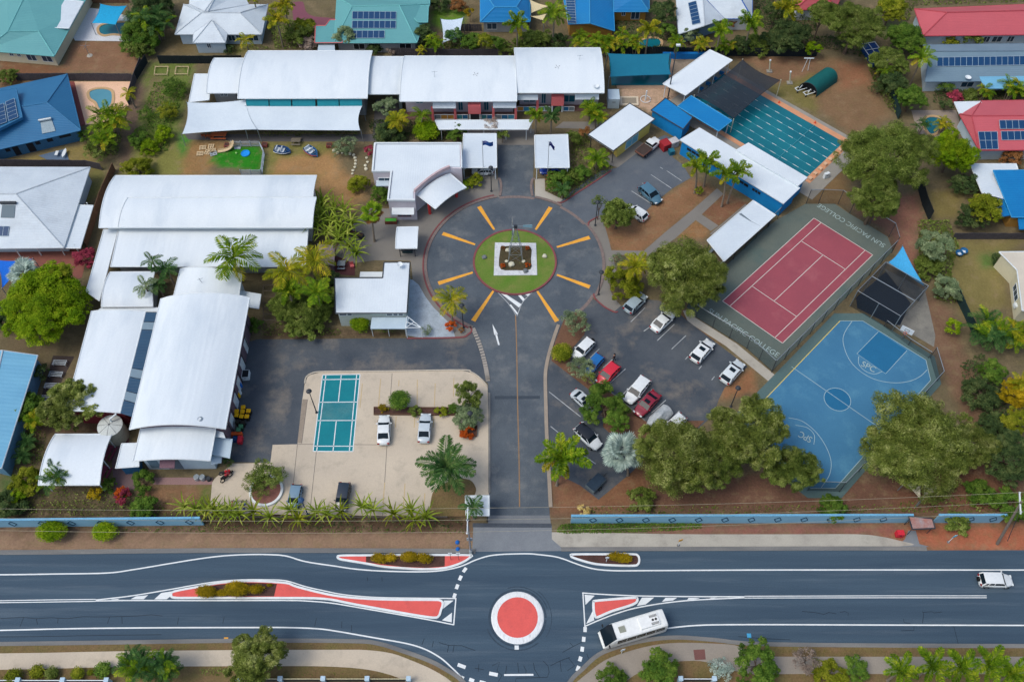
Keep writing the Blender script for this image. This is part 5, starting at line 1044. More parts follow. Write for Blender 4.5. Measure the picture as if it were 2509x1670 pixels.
raised('paving',GG('B1',[(0,900),(760,900),(700,1150),(560,1200),(300,1150),(0,1130)]),.02,M('terracotta',C(142,88,78),C(118,76,70),.6,7,.8,.2));raised('paving',GG('B1',[(330,110),(560,50),(590,150),(500,190)]),.03,M('slate_paving',C(92,112,138),C(82,100,124),.6,7))
sheet('driveway',spline(GG('A2',[(1230,30),(1340,20),(1370,110),(1450,160),(1650,180),(1640,230),(1480,260),(1440,290),(1340,240),(1250,190)]),3),.02,M('maroon_drive',C(126,74,90),C(112,68,82),.5,7))
# ------------------------------------------------------------------ shade sails in the yards and by the courts
sail('shade_sail','bright turquoise shade sail over the top left backyard pool',[G('A1',965,40,3.6),G('A1',1215,58,2.8),G('A1',1110,238,3.4),G('A1',885,222,2.6)],M('sail_turquoise',C(24,156,206),C(18,146,198),.5,6),.1)
sail('shade_sail','white four-cornered shade sail on the backyard lawn',[G('A3',708,186,3.0),G('A3',920,172,3.4),G('A3',890,360,2.8),G('A3',728,410,2.8)],M('sail_pale',C(196,212,230),C(184,200,222),.5),.1)
CRM=M('sail_cream',C(214,198,160),C(202,188,152),.5)
sail('shade_sail','upper cream triangle shade sail between the two bright blue houses',[G('A3',1562,0,3.4),G('A3',1740,60,3.0),G('A3',1575,125,3.2)],CRM,.12)
sail('shade_sail','lower cream triangle shade sail between the two bright blue houses',[G('A3',1572,158,3.0),G('A3',1720,135,3.0),G('A3',1690,196,2.8)],CRM,.12)
sail('shade_sail','deep blue triangle shade sail beside the silver palm, left edge',[G('B1',-40,1000,3.2),G('B1',272,990,2.8),G('B1',20,1235,2.8)],M('sail_deep_blue',C(0,106,214),C(0,98,204),.5),.14)
sail('shade_sail','sky-blue triangle shade sail beside the cricket nets',[G('B5',950,795,4.2),G('B5',1118,1102,3.4),G('B5',842,918,3.4)],M('sail_sky',C(62,160,214),C(54,150,206),.5),.1)
CRW=M('sail_off_white',C(196,190,170),C(182,176,160),.5)
sail('shade_sail','left of two small off-white sails under the big court-side tree',[G('C4',945,1130,2.6),G('C4',1045,1105,3.0),G('C4',1035,1230,2.4)],CRW,.1);sail('shade_sail','right of two small off-white sails under the big court-side tree',[G('C4',1062,1115,3.0),G('C4',1162,1162,2.5),G('C4',1058,1226,2.4)],CRW,.1)
# ------------------------------------------------------------------ fences and walls
CHAIN=netmat('chain_link',C(40,52,56),.3)
def netfence(label,t,pts,h,net=CHAIN,gap=3.2,post=DSTEEL,name='court_fence',zr=None):
 P=GG(t,pts)if t else pts;r=thing(name,label,'fence',P[0])
 for a,b in zip(P,P[1:]):
  L=(b-a).length;n=max(1,round(L/gap))
  for i in range(n):
   u,v=a.lerp(b,i/n),a.lerp(b,(i+1)/n)
   MB().tube([u,u+Vector((0,0,h))],.05,5).build('post',post,r)
   MB().add([(u.x,u.y,.05),(v.x,v.y,.05),(v.x,v.y,h),(u.x,u.y,h)],[(0,1,2,3)]).build('mesh_panel',net,r)
  MB().tube([a+Vector((0,0,h)),b+Vector((0,0,h))],.05,5).build('top_rail',STEEL,r)
 MB().tube([P[-1],P[-1]+Vector((0,0,h))],.05,5).build('post',post,r);return r
netfence('tall chain-link fence round the far end of the tennis court','B5',[(205,470),(300,468),(450,475),(540,545),(840,725),(870,830)],3.4)
netfence('tall chain-link fence between the red tennis court and the blue court','S',[(2184,620),(1890,912)],3.2,netmat('chain_dense',C(48,62,66),.42))
netfence('chain-link fence along the near end of the tennis court','S',[(1890,910),(1829,854),(1704,778),(1684,752)],3.0)
netfence('chain-link fence beside the spectator shelter','S',[(1690,745),(1768,662),(1905,536)],2.8)
netfence('low chain-link fence at the right side of the blue court','C4',[(1095,330),(1140,480),(985,650)],2.8,netmat('chain_dense',C(48,62,66),.42));netfence('chain-link fence at the near corner of the blue court','C4',[(310,1180),(515,1188),(640,1060)],3.0,netmat('chain_dense',C(48,62,66),.42))
netfence('rail fence behind the basketball hoop','C4',[(800,130),(955,250),(1085,332)],1.6)
# cricket net cage
cg=thing('cricket_nets','dark netted cricket practice cage between the two courts','cricket nets',G('B5',850,1230));CB_=[(605,1135),(820,915),(1148,1098),(935,1330)];h_=3.9
T_=[G('B5',x,y,h_)for x,y in CB_];B_=[Vector((p.x,p.y,0))for p in T_]
for p in T_+[T_[0].lerp(T_[3],.5),T_[1].lerp(T_[2],.5),T_[0].lerp(T_[1],.5),T_[3].lerp(T_[2],.5)]:MB().tube([(p.x,p.y,0),p],.06,6).build('post',STEEL,cg)
for i in range(4):MB().tube([T_[i],T_[(i+1)%4]],.04,5).build('rail',STEEL,cg)
MB().tube([T_[0].lerp(T_[1],.5),T_[3].lerp(T_[2],.5)],.06,5).build('rail',STEEL,cg)
NET=netmat('cricket_net',C(20,30,40),.4);mb=MB().face(T_)
mb.build('roof_net',NET,cg)
for i in range(4):MB().face([B_[i],B_[(i+1)%4],T_[(i+1)%4],T_[i]]).build('side_net',NET,cg)
sheet('practice_pitch',[G('B5',*v)for v in((590,1190),(820,990),(1010,1230),(930,1400),(860,1400),(600,1270))],.03,M('dark_turf',C(26,40,56),C(34,44,56),.5,6));sheet('practice_pitch',GG('B5',[(800,960),(1120,1130),(1200,1480),(1190,1568),(900,1400),(1020,1240)]),.025,M('old_concrete',C(136,134,128),C(104,104,102),.4,6,.8,.2,.9,stain=(C(70,74,76),.5,.6)))
# front wall with diamond emblems
WALLB=M('front_wall_blue',C(132,180,208),C(118,168,200),.4,6,.7,.08,.7,stain=(C(120,176,212),.5,.4));DIAM=M('emblem_teal',C(14,66,96));MURAL=M('mural',C(110,168,200),C(60,130,170),2.0,6,.9)
def frontwall(label,xs0,xs1,ysrc,h,first,step,name='boundary_wall'):
 a,b=G('S',xs0,ysrc[0]),G('S',xs1,ysrc[1]);r=thing(name,label,'wall',a);d=(b-a).normalized();n=Vector((d.y,-d.x,0));L=(b-a).length
 mb=MB();q=[a,b,b-n*.2,a-n*.2];mb.prism(q,0,h);mb.build('wall',WALLB,r);mb=MB();mb.prism([a+n*.05-d*.05,b+n*.05+d*.05,b-n*.25+d*.05,a-n*.25-d*.05],h,h+.07);mb.build('coping',M('coping_blue',C(110,170,208)),r)
 x=first
 while x<L-.6:
  c=a+d*x+n*.012+Vector((0,0,h*.5));up=Vector((0,0,1));mb=MB()
  for s,t_ in(((-.48,.12),(.07,.74)),((.07,.74),(.48,-.12)),((.48,-.12),(-.07,-.74)),((-.07,-.74),(-.48,.12))):
   p_,q_=c+d*s[0]+up*s[1],c+d*t_[0]+up*t_[1];mb.tube([p_,q_],.065,4)
  mb.build('diamond_emblem',DIAM,r);x+=step
 return r,a,d,n
fw,a_,d_,n_=frontwall('light blue front wall left of the gate with dark diamond emblems',-120,500,(1292,1286),2.2,8.5,3.8)
fw2,a_,d_,n_=frontwall('long light blue front wall right of the gate with name lettering',1398,2222,(1282,1280),2.35,2.85,3.42)
lettering(fw2,'Sun Pacific College',a_+d_*.25+n_*.02,a_+d_*2.35+n_*.02,.36,1.85,DIAM,Vector((0,0,1)),shear=.2)
fw3,a_,d_,n_=frontwall('short light blue front wall beside the power pole',2285,2448,(1280,1280),2.35,1.6,2.9)
MB().box((a_+d_*3.2+n_*.02+Vector((0,0,1.0))),(.9,.03,1.1)).build('lattice_panel',MURAL,fw3)
def fence(label,t,pts,h,mat,gap=2.4,post=None,name='fence',rail=True):
 """close-boarded fence: each bay its own panel between posts"""
 P=GG(t,pts);r=thing(name,label,'fence',P[0])
 for a,b in zip(P,P[1:]):
  L=(b-a).length;n=max(1,round(L/gap));d=(b-a).normalized();nn=Vector((-d.y,d.x,0))*.03
  for i in range(n):
   u,v=a.lerp(b,i/n),a.lerp(b,(i+1)/n);hh=h+random.uniform(-.05,.05);k=MB()
   m_=max(2,int((v-u).length/.3))
   for j in range(m_):
    s,e=u.lerp(v,j/m_),u.lerp(v,(j+.93)/m_);z=hh+random.uniform(-.03,.03);k.add([(q.x,q.y,zz)for zz in(.03,z)for q in(s-nn,e-nn,e+nn,s+nn)],[(4,5,6,7),(0,1,5,4),(1,2,6,5),(2,3,7,6),(3,0,4,7)])
   k.build('paling_bay',mat,r);MB().box((u.x,u.y,h/2),(.12,.12,h)).build('post',post or mat,r)
 return r
random.seed(11)
PALING=M('paling_brown',C(128,94,74),C(104,78,64),2.0,6,.9,.25,.9);PALG=M('paling_grey',C(84,80,86),C(66,64,72),2.0,6,.9,.25,.9);SHADE=M('shade_cloth_dark',C(24,34,40),C(34,42,46),.8,6,.8,.2,.9);SHADEG=M('shade_cloth_green',C(28,56,56),C(22,44,48),.8,6,.8,.2,.9)
fence('brown paling fence between the big white house and the classroom hall','B1',[(985,235),(870,500),(745,890)],1.7,PALING)
fence('grey paling fence below the bare clothesline yard','A1',[(170,775),(680,775),(1290,778)],1.7,PALG);fence('grey paling fence climbing beside the peach pool paving','A1',[(1240,1010),(1300,800),(1370,620)],1.7,PALG)
fence('dark shade-cloth fence across the top left school lawn','A2',[(-30,612),(770,612)],1.8,SHADE);fence('dark shade-cloth fence behind the pool lawn','A4',[(330,520),(960,535),(1560,540),(2352,545)],1.9,SHADE);fence('dark fence climbing on the left of the top lawn','A1',[(1320,760),(1420,600)],1.8,SHADE)
fence('dark green fence down the right side of the pool lawn','A5',[(940,640),(1090,1000),(1140,1150)],1.9,SHADEG);fence('dark fence beside the big trees, right of the tennis court','B5',[(1060,330),(1100,480),(1150,600)],2.4,SHADE);fence('dark green fence down the right boundary','B5',[(1350,1180),(1440,1370),(1500,1500)],1.9,SHADEG)
fence('dark fence behind the bright blue house row','A3',[(880,300),(1100,300)],1.6,PALG);fence('dark back fence behind the veranda block','A3',[(240,535),(820,545),(1400,545)],1.7,PALG);fence('grey wall fence under the white patio, right edge','B5',[(1330,740),(1900,740)],1.5,PALG);fence('brown fence behind the turquoise sail','A1',[(780,30),(1250,30)],1.7,PALING);fence('dark fence below the steel-blue house','B1',[(-200,200),(750,205),(880,235)],1.6,PALG)
fence('low grey timber retaining fence behind the strappy front bed','C2',[(20,1412),(1080,1412),(1800,1412)],.5,M('sleeper',C(112,104,96),C(92,86,80),1))
# street-side fences across the road: piers and dark panels
PIER=M('pier_pale_blue',C(176,200,220),C(160,186,208),1)
def pierfence(label,t,xs,y,h=1.2,ph=1.45,rail=TRIM):
 P=[G(t,x,y)for x in xs];r=thing('street_fence',label,'fence',P[0])
 for p in P:MB().box((p.x,p.y,ph/2),(.45,.45,ph)).box((p.x,p.y,ph+.04),(.55,.55,.08)).build('pier',PIER,r)
 for a,b in zip(P,P[1:]):
  MB().box(((a+b)/2+Vector((0,0,h/2))),((b-a).length-.45,.06,h)).build('panel',DSTEEL,r);MB().box(((a+b)/2+Vector((0,0,h+.03))),((b-a).length-.45,.09,.07)).build('rail',rail,r)
 return r
pierfence('white-topped street fence with pale blue piers, bottom left','D5',[-540,-175,190,555,912],1252);pierfence('dark street fence with pale blue piers, bottom centre left','D6',[-30,310,660,1020,1358],1240,rail=M('rail_cream',C(196,190,160)))
pierfence('dark street fence with one white pier below the cracked footpath','D7',[1560,1835],1240)
# ------------------------------------------------------------------ lamps, poles, flags, wires
def lamp(label,t,x,y,h,name='lamp_post',col=DSTEEL,globe=False):
 b=G(t,x,y);r=thing(name,label,'lamp post',b)
 MB().tube([(0,0,0),(0,0,h)],[.09,.06],8).build('pole',col,r,local=True);MB().lathe((0,0,0),[(.2,0),(.2,.12),(.1,.2)],10).build('base',col,r,local=True)
 MB().lathe((0,0,h),[(.1,-.1),(.34,.05),(.4,.12),(.3,.28),(.08,.42)],12).build('lantern',col,r,local=True);return r
lamp('dark lamp post beside the badminton court','C2',832,635,5.8);lamp('dark lamp post at the right rim of the turning circle','B3',1463,1165,5.4);lamp('dark lamp post beside the bushy tree at the north car park entry','B3',1437,635,5.4);lamp('dark lamp post at the left kerb of the drive, in front of the carport','B3',640,372,5.4);lamp('dark lamp post beside the small yellow palm','B3',425,1420,5.6);lamp('dark lamp post rising between the front bed plants','C2',768,1388,4.6,col=M('lamp_blue',C(50,80,120)));lamp('dark lamp post on the far corner of the asphalt car park','C3',1683,700,5.0);lamp('dark lamp post in the flower bed at the end of the planter strip','C2',1972,730,3.4)
tl=thing('light_mast','tall slender floodlight mast beside the blue pump shed','light mast',G('A4',925,950));MB().tube([(0,0,0),(0,0,11.6)],[.13,.07],8).build('pole',DSTEEL,tl,local=True);MB().box((.15,0,11.7),(.7,.4,.25)).build('floodlight',TRIM,tl,local=True)
def flag(label,t,x,y,h,col,droop):
 r=thing('flagpole',label,'flagpole',G(t,x,y));MB().tube([(0,0,0),(0,0,h)],[.06,.035],8).build('pole',STEEL,r,local=True);MB().lathe((0,0,h),[(.02,0),(.08,.06),(.02,.14)],8).build('finial',TRIM,r,local=True)
 rows=[]
 for i in range(9):
  s=i/8;rows.append([(.05+s*1.75*(1-droop*.55),.12*math.sin(s*7),h-.15-v*.9-s*s*droop*1.2+.05*math.sin(s*6))for v in(0,.25,.5,.75,1)])
 MB().grid(rows).build('flag',col,r,local=True,smooth=True);rows2=[[(p[0],p[1]-.01,p[2])for p in rw[:3]]for rw in rows[:4]];MB().grid(rows2).build('canton',M('canton',C(150,150,190),C(60,80,150),5,6,1),r,local=True)
flag('flagpole flying an open blue flag in front of the left carport','E5',276,1565,8.8,M('flag_blue',C(24,74,150)),.1);flag('flagpole with a drooping navy flag at the right carport','S',1341,441,8.8,M('flag_navy',C(24,34,110)),.9)
# power line
pp=thing('power_pole','leaning timber power pole with a white crossarm at the right edge','power pole',G('S',2443,1332));pb_,pt_=G('S',2443,1332),G('S',2503,1228,9.2)
MB().tube([pb_,pt_],[.2,.13],8).build('pole',M('timber_pole',C(118,110,104),C(98,92,88),2),pp);dd=Vector((.25,1,0)).normalized();MB().box(pt_-Vector((0,0,.4)),(.15,3.0,.15),-.25).build('crossarm',TRIM,pp)
for s in(-1.3,0,1.3):MB().lathe(pt_+dd*s+Vector((0,0,-.3)),[(.06,0),(.1,.08),(.06,.2)],8).build('insulator',TRIM,pp)
MB().tube([pt_+Vector((0,-.3,-.6)),pt_+Vector((.6,-.8,-3)),pb_+Vector((.6,-.2,1.5))],.04,5).build('cable',DSTEEL,pp)
p2b,p2t=G('S',1153.5,1354),G('S',1153,1264,11.0)
pq=thing('power_pole','slim steel power pole with streetlight at the school gate','power pole',p2b);MB().tube([p2b,Vector((p2b.x,p2b.y,11))],[.14,.08],8).build('pole',STEEL,pq);MB().box((p2b.x,p2b.y,.5),(.35,.35,1.0)).build('base',ALU,pq);MB().box((p2b.x,p2b.y+.2,4.2),(.7,.15,.7)).build('sign_box',ALU,pq)
for k in(-1.5,0,1.5):MB().box((p2b.x,p2b.y+k,10.7-abs(k)*.2),(.3,.12,.1)).build('insulator',TRIM,pq)
MB().box((p2b.x,p2b.y,10.6),(.1,3.4,.1)).build('crossarm',TRIM,pq)
WIRE=M('wire',C(176,170,150),rough=.6)
for i,k in enumerate((1.5,0,-1.5)):
 pts=[]
 A,Bq,D=G('S',-300,(1240,1262,1292)[i],9.5),Vector((p2b.x,p2b.y+k,10.8)),pt_+dd*(1.3-1.3*i)+Vector((0,0,-.1));E_=D+(D-Bq).normalized()*40
 for P_,Q_ in((A,Bq),(Bq,D),(D,E_)):
  for s in range(12):q=P_.lerp(Q_,s/12);pts.append(q-Vector((0,0,.9*4*(s/12)*(1-s/12))))
 MB().tube(pts,.016,4).build('power_line',WIRE,label='%s of three overhead power lines along the street'%('northernmost','middle','southernmost')[i],cat='power line',group='overhead power lines')
# ------------------------------------------------------------------ windmill
wb=G('S',1263,631);wm=thing('windmill','galvanised lattice windmill on the round lawn island','windmill',(wb.x,wb.y,.2));H_=7.0
def leg(sx,sy,z):k=1-z/(H_*1.12);return Vector((sx*1.15*k,sy*1.15*k,z))
for sx in(-1,1):
 for sy in(-1,1):MB().tube([leg(sx,sy,0),leg(sx,sy,H_)],.042,5).build('leg',STEEL,wm,local=True)
for z in(1.6,3.2,4.6,5.8,6.8):
 for s0,s1 in(((-1,-1),(1,-1)),((1,-1),(1,1)),((1,1),(-1,1)),((-1,1),(-1,-1))):MB().tube([leg(*s0,z),leg(*s1,z)],.026,4).build('girt',STEEL,wm,local=True)
mb=MB();zz=(0,1.6,3.2,4.6,5.8)
for a,b in zip(zz,zz[1:]):
 for s0,s1 in(((-1,-1),(1,-1)),((1,-1),(1,1)),((1,1),(-1,1)),((-1,1),(-1,-1))):mb.tube([leg(*s0,a),leg(*s1,b)],.015,4);mb.tube([leg(*s1,a),leg(*s0,b)],.015,4)
mb.build('bracing',STEEL,wm,local=True);MB().box((0,0,H_+.2),(.5,.35,.5)).build('gearbox',DSTEEL,wm,local=True)
hub=MB().tube([(-.2,0,H_+.3),(-.55,0,H_+.3)],.1,8).build('hub',STEEL,wm,local=True)
for i in range(14):
 a=2*math.pi*i/14;c,s=math.cos(a),math.sin(a);o1=Vector((-.5,0,H_+.3));u=Vector((0,c,s));v=Vector((.5,-s*.86,c*.86))
 MB().slab([o1+u*.35-v*.06,o1+u*1.35-v*.17,o1+u*1.35+v*.17,o1+u*.35+v*.06],.015).build('blade',ALU,hub,local=True)
MB().tube([(.2,0,H_+.3),(1.2,0,H_+.3)],.04,5).build('tail_boom',STEEL,wm,local=True)
MB().add([(x,y,z)for y in(-.02,.02)for x,z in((1.1,H_+.1),(2.5,H_-.05),(2.5,H_+.65),(1.1,H_+.5))],[(3,2,1,0),(4,5,6,7),(0,1,5,4),(1,2,6,5),(2,3,7,6),(3,0,4,7)]).build('tail_vane',M('vane_blue',C(140,180,200),C(120,162,186),2),wm,local=True)
MB().box((-.35,-.1,H_-.7),(.2,.08,1.0)).build('sign_plate',TRIM,wm,local=True)
# ------------------------------------------------------------------ small things
def rock(label,t,x,y,r,mat,z=0,seed=0):
 rng=random.Random(seed);p=G(t,x,y);bm=bmesh.new();bmesh.ops.create_icosphere(bm,subdivisions=2,radius=r)
 for v in bm.verts:v.co*=rng.uniform(.82,1.15);v.co.z*=.62
 me=bpy.data.meshes.new('rock');bm.to_mesh(me);bm.free();me.materials.append(mat);o=bpy.data.objects.new('rock',me);o.location=(p.x,p.y,z+r*.4);COL.objects.link(o);tag(o,label,'rock');return o
RKW=M('rock_pale',C(206,204,184),C(184,180,164),2,6,.8,.2);RKG=M('rock_grey',C(116,122,128),C(98,104,112),2,6,.8,.2)
rock('largest cream boulder in the windmill bed','E4',490,1185,.5,RKW,.25,1);rock('pale boulder at the upper left of the windmill bed','E4',420,912,.38,RKW,.25,2);rock('small pale rock touching the left windmill leg','E4',402,1125,.28,RKW,.25,3);rock('small pale rock at the right windmill leg','E4',725,1125,.3,RKW,.25,4);rock('grey boulder on the white gravel border','E4',765,1308,.42,RKG,.2,5);rock('pale rock on the lawn right of the gravel square','E4',1130,1020,.4,RKW,.15,6);rock('dark grey rock on the lawn left of the gravel square','B3',585,886,.42,RKG,.15,7)
random.seed(2)
for i,(x,y)in enumerate([(1000,62),(1030,78),(1062,80),(1090,84),(1120,88),(1150,96),(1160,118),(1166,140),(1164,165),(1160,190),(1146,215),(1140,240),(1250,118),(1258,150),(1240,178),(1246,205)]):rock('cream edging rock, %s along the garden bed by the office'%ORD[i]if i<12 else 'cream rock, %s of the short line beside the office path'%ORD[i-12],'B2',x,y,random.uniform(.2,.33),RKW,0,20+i)
# bins by the gym
def bin_(label,t,x,y,lid,body,z=1.05):
 p=G(t,x,y,z);r=thing('wheelie_bin',label,'bin',(p.x,p.y,0),random.uniform(-.15,.15),'wheelie bins beside the gymnasium')
 mb=MB();mb.add([(-.2,-.22,.05),(.2,-.22,.05),(.2,.22,.05),(-.2,.22,.05),(-.27,-.28,1.0),(.27,-.28,1.0),(.27,.28,1.0),(-.27,.28,1.0)],[(3,2,1,0),(0,1,5,4),(1,2,6,5),(2,3,7,6),(3,0,4,7),(4,5,6,7)]);mb.build('body',body,r,local=True)
 mb=MB();mb.prism([(-.3,-.3),(.3,-.3),(.31,.22),(.25,.3),(-.25,.3),(-.31,.22)],1.0,1.08);mb.prism([(-.22,-.24),(.22,-.24),(.22,.2),(-.22,.2)],1.08,1.13);mb.build('lid',lid,r,local=True)
 for s in(-.22,.22):MB().tube([(s-.04,.26,.12),(s+.04,.26,.12)],.12,10).build('wheel',DARK,r,local=True)
LY=M('lid_yellow',C(252,184,0),C(240,170,0),2);BDK=M('bin_dark',C(38,36,30));LGN=M('lid_green',C(72,130,96));BGN=M('bin_green',C(40,72,58))
for x,y,l in((175,572,'topmost of the yellow-lidded bins by the gymnasium'),(95,620,'yellow-lidded bin at the left of the middle row'),(166,624,'yellow-lidded bin at the centre of the middle row'),(238,616,'yellow-lidded bin at the right of the middle row'),(93,666,'yellow-lidded bin at the left of the front row'),(154,680,'yellow-lidded bin in the middle of the front row'),(218,682,'yellow-lidded bin at the right of the front row')):bin_(l,'E2',x,y,LY,BDK)
bin_('dark-lidded bin left behind the green ones','E2',105,745,BDK,BDK);bin_('dark-lidded bin right behind the green ones','E2',168,757,BDK,BDK);bin_('upper green-lidded bin below the yellow ones','E2',146,800,LGN,BGN);bin_('lower green-lidded bin below the yellow ones','E2',118,840,LGN,BGN)
def crate(name,label,cat,t,x,y,dims,mat,rz=0,z=0,lidmat=None):
 p=G(t,x,y,z+dims[2]);r=thing(name,label,cat,(p.x,p.y,z),rz);a,b,c=dims;w=.05
 mb=MB();mb.box((0,0,.04),(a,b,.06));mb.box((-a/2+w/2,0,c/2),(w,b,c));mb.box((a/2-w/2,0,c/2),(w,b,c));mb.box((0,-b/2+w/2,c/2),(a-2*w,w,c));mb.box((0,b/2-w/2,c/2),(a-2*w,w,c));mb.build('body',mat,r,local=True)
 MB().box((0,0,c-.06),(a-2*w,b-2*w,.05)).build('lid',lidmat or mat,r,local=True);MB().box((0,-b/2-.03,c*.7),(a*.3,.05,.05)).build('handle',DARK,r,local=True);return r
ORG_M=M('orange_plastic',C(214,92,42));REDP=M('red_plastic',C(206,44,62),C(190,40,56),2);BLUP=M('blue_plastic_b',C(24,104,190))
crate('barrier','long orange barrier below the wheelie bins','barrier','E2',88,885,(1.6,.45,.8),ORG_M);crate('crate','bright red crate beside the gym corner','crate','E2',133,952,(.6,1.0,.8),REDP);crate('crate','dark blue crate beside the red crate','crate','E2',75,945,(.6,.7,.7),M('navy_plastic',C(20,66,120)))
crate('crate','red steel skip beside the blue changing block','crate','A4',905,1365,(1.5,1.6,1.4),M('skip_red',C(158,40,48)),.5);crate('crate','white wire cage beside the red skip','crate','A4',985,1345,(1.5,1.3,1.3),M('cage_white',C(190,190,196)),.5);crate('crate','teal tub at the corner of the blue changing block','crate','A4',965,1440,(.9,.9,.9),M('tub_teal',C(30,104,128)),.3)
def drum(label,t,x,y,mat,r=.3,h=.9):
 p=G(t,x,y);o=MB().lathe(p,[(r,0),(r,h*.3),(r*1.05,h*.33),(r,h*.36),(r,h*.64),(r*1.05,h*.67),(r,h*.7),(r,h),(r*.9,h+.02),(r*.9,h-.03)],14).build('drum',mat,label=label,cat='drum')
drum('blue drum against the gymnasium wall','E2',146,330,BLUP);drum('white drum against the gymnasium wall','E2',137,412,TRIM);drum('yellow-topped drum against the gymnasium wall','E2',126,448,LY,.26)
for i,x in enumerate((1380,1420)):drum('%s of two silver drums on the gym front step'%('left','right')[i],'C1',x,1205,ALU,.38,.7)
drum('small dark drum beside the two silver drums','C1',1462,1212,DSTEEL,.3,.6)
ac=crate('air_conditioner','boxed dark-grilled condenser outside the gymnasium','air conditioner','E2',200,170,(1.0,1.3,.9),TRIM,.05,0,DARK)
tk=thing('water_tank','round cream rainwater tank beside the gymnasium','water tank',G('C1',822,905));tr=1.62
MB().lathe((0,0,0),[(tr,0),(tr,.9),(tr*1.015,.93),(tr,.96),(tr,1.9),(tr*1.015,1.93),(tr,1.96),(tr,2.9)],28).build('wall',M('tank_cream',C(186,182,164),C(170,166,150),.6),tk,local=True);MB().lathe((0,0,2.9),[(tr*1.04,0),(tr*1.04,.06),(.3,.4),(.05,.42)],28).build('lid',M('tank_lid',C(190,196,196),C(172,178,180),.8),tk,local=True)
for k in range(4):a=k*math.pi/4;MB().tube([(tr*math.cos(a),tr*math.sin(a),2.99),(0,0,3.36),(-tr*math.cos(a),-tr*math.sin(a),2.99)],.025,4).build('lid_rib',DSTEEL,tk,local=True)
MB().tube([(.2,.5,3.2),(.2,.5,3.9),(1.0,1.2,4.1)],.12,8).build('inlet_pipe',TRIM,tk,local=True)
def bench_table(label,t,x,y,mat,rz=0,L=2.2,name='picnic_table'):
 r=thing(name,label,'table',G(t,x,y),rz);
 for k in range(4):MB().box((0,-.33+k*.22,.75),(L,.19,.05)).build('table_slat',mat,r,local=True)
 for s in(-1,1):MB().box((0,s*.75,.45),(L,.28,.05)).build('seat',mat,r,local=True);MB().box((s*L*.36,0,.38),(.09,1.5,.09)).build('leg',mat,r,local=True)
 for s in(-1,1):
  for u in(-1,1):MB().box((s*L*.36,u*.4,.37),(.08,.08,.74)).build('leg',mat,r,local=True)
MAR=M('maroon_bench',C(122,54,78),C(108,50,70),2)
bench_table('upper maroon picnic table beside the pavilion','C1',762,1035,MAR,1.3);bench_table('lower maroon picnic table beside the pavilion','C1',725,1180,MAR,1.3);TIM=M('orange_timber',C(182,98,58),C(160,84,52),3,6)
bench_table('orange timber table under the big white sail','E1',515,175,TIM,0,2.6);bench_table('dark picnic table in the gap of the planting by the sail','E1',1745,270,M('weathered',C(112,106,96)),0,1.6)
for i,(x,y)in enumerate(((255,165),(310,175),(365,165),(395,200))):
 r=thing('chair','red-brown timber chair, %s from the left under the white sail'%ORD[i],'chair',G('E1',x,y),.3,'timber chairs under the sail');MB().box((0,0,.42),(.5,.5,.05)).build('seat',TIM,r,local=True);MB().box((-.24,0,.7),(.05,.5,.5)).build('backrest',TIM,r,local=True)
 for sx in(-.22,.22):
  for sy in(-.22,.22):MB().box((sx,sy,.21),(.05,.05,.42)).build('leg',TIM,r,local=True)
PAL=M('pallet_timber',C(206,184,150),C(184,164,134),3,6);PALGR=M('pallet_grey',C(166,176,186),C(146,156,168),3,6)
for(x,y,rz,m_,l)in((243,345,.1,PAL,'pale timber pallet nearest the sail corner'),(375,328,1.57,PAL,'pale timber pallet at the upper right of the pallet group'),(200,440,.08,PAL,'pale timber pallet at the far left of the group'),(322,415,1.4,PAL,'pale timber pallet in the middle of the group'),(395,392,.1,PAL,'pale timber pallet behind the grey one'),(415,440,.35,PALGR,'grey pallet leaning at the lawn edge')):
 r=thing('pallet',l,'pallet',G('E1',x,y),rz,'pallets on the bare yard')
 for k in range(3):MB().box((0,-.38+k*.38,.13),(1.15,.2,.04)).build('slat',m_,r,local=True)
 for k in(-1,0,1):MB().box((k*.5,0,.06),(.12,.95,.1)).build('bearer',m_,r,local=True)
o=MB().lathe(G('E1',928,438),[(.75,0),(.78,.1),(.75,.2),(.66,.22),(.62,.1),(.3,.08)],28).build('paddling_pool',M('pool_toy_blue',C(24,146,236)),label='round bright blue paddling pool on the green lawn',cat='paddling pool')
o=MB().lathe(G('E1',783,440),[(.02,0),(.14,.05),(.18,.18),(.14,.31),(.02,.36)],12).build('ball',M('ball_pale',C(150,206,120)),label='small pale green ball on the green lawn',cat='ball')
GRT=M('grey_timber',C(160,172,186),C(136,150,166),3,6)
def railfence(label,t,pts,n=4,h=1.1):
 P=GG(t,pts);r=thing('timber_fence',label,'fence',P[0])
 for a,b in zip(P,P[1:]):
  m_=max(1,round((b-a).length/1.6))
  for i in range(m_+1):q=a.lerp(b,i/m_);MB().tube([q,q+Vector((0,0,h+.2))],.07,6).build('post',GRT,r)
  for k in range(n):z=.15+(h-.1)*k/(n-1);MB().tube([a+Vector((0,0,z)),b+Vector((0,0,z))],.055,5).build('rail',GRT,r)
railfence('grey log fence at the top of the green play lawn','E1',[(720,320),(1165,320)]);railfence('grey log fence down the right side of the green play lawn','E1',[(1165,320),(1235,450),(1195,770)]);railfence('grey log gate panel at the bottom of the green play lawn','E1',[(865,778),(1180,778)],5)
MB().box((G('E1',800,350)+Vector((0,0,.1))),(1.1,.5,.12)).build('step',GRT,label='grey timber step beside the top log fence',cat='step')
sl=thing('slide','curved cream timber ramp running onto the green lawn','slide',G('E1',600,370));c=spline(GG('E1',[(480,400,.05),(600,380,.15),(680,340,.5),(705,270,1.1),(690,240,1.3)]),5)
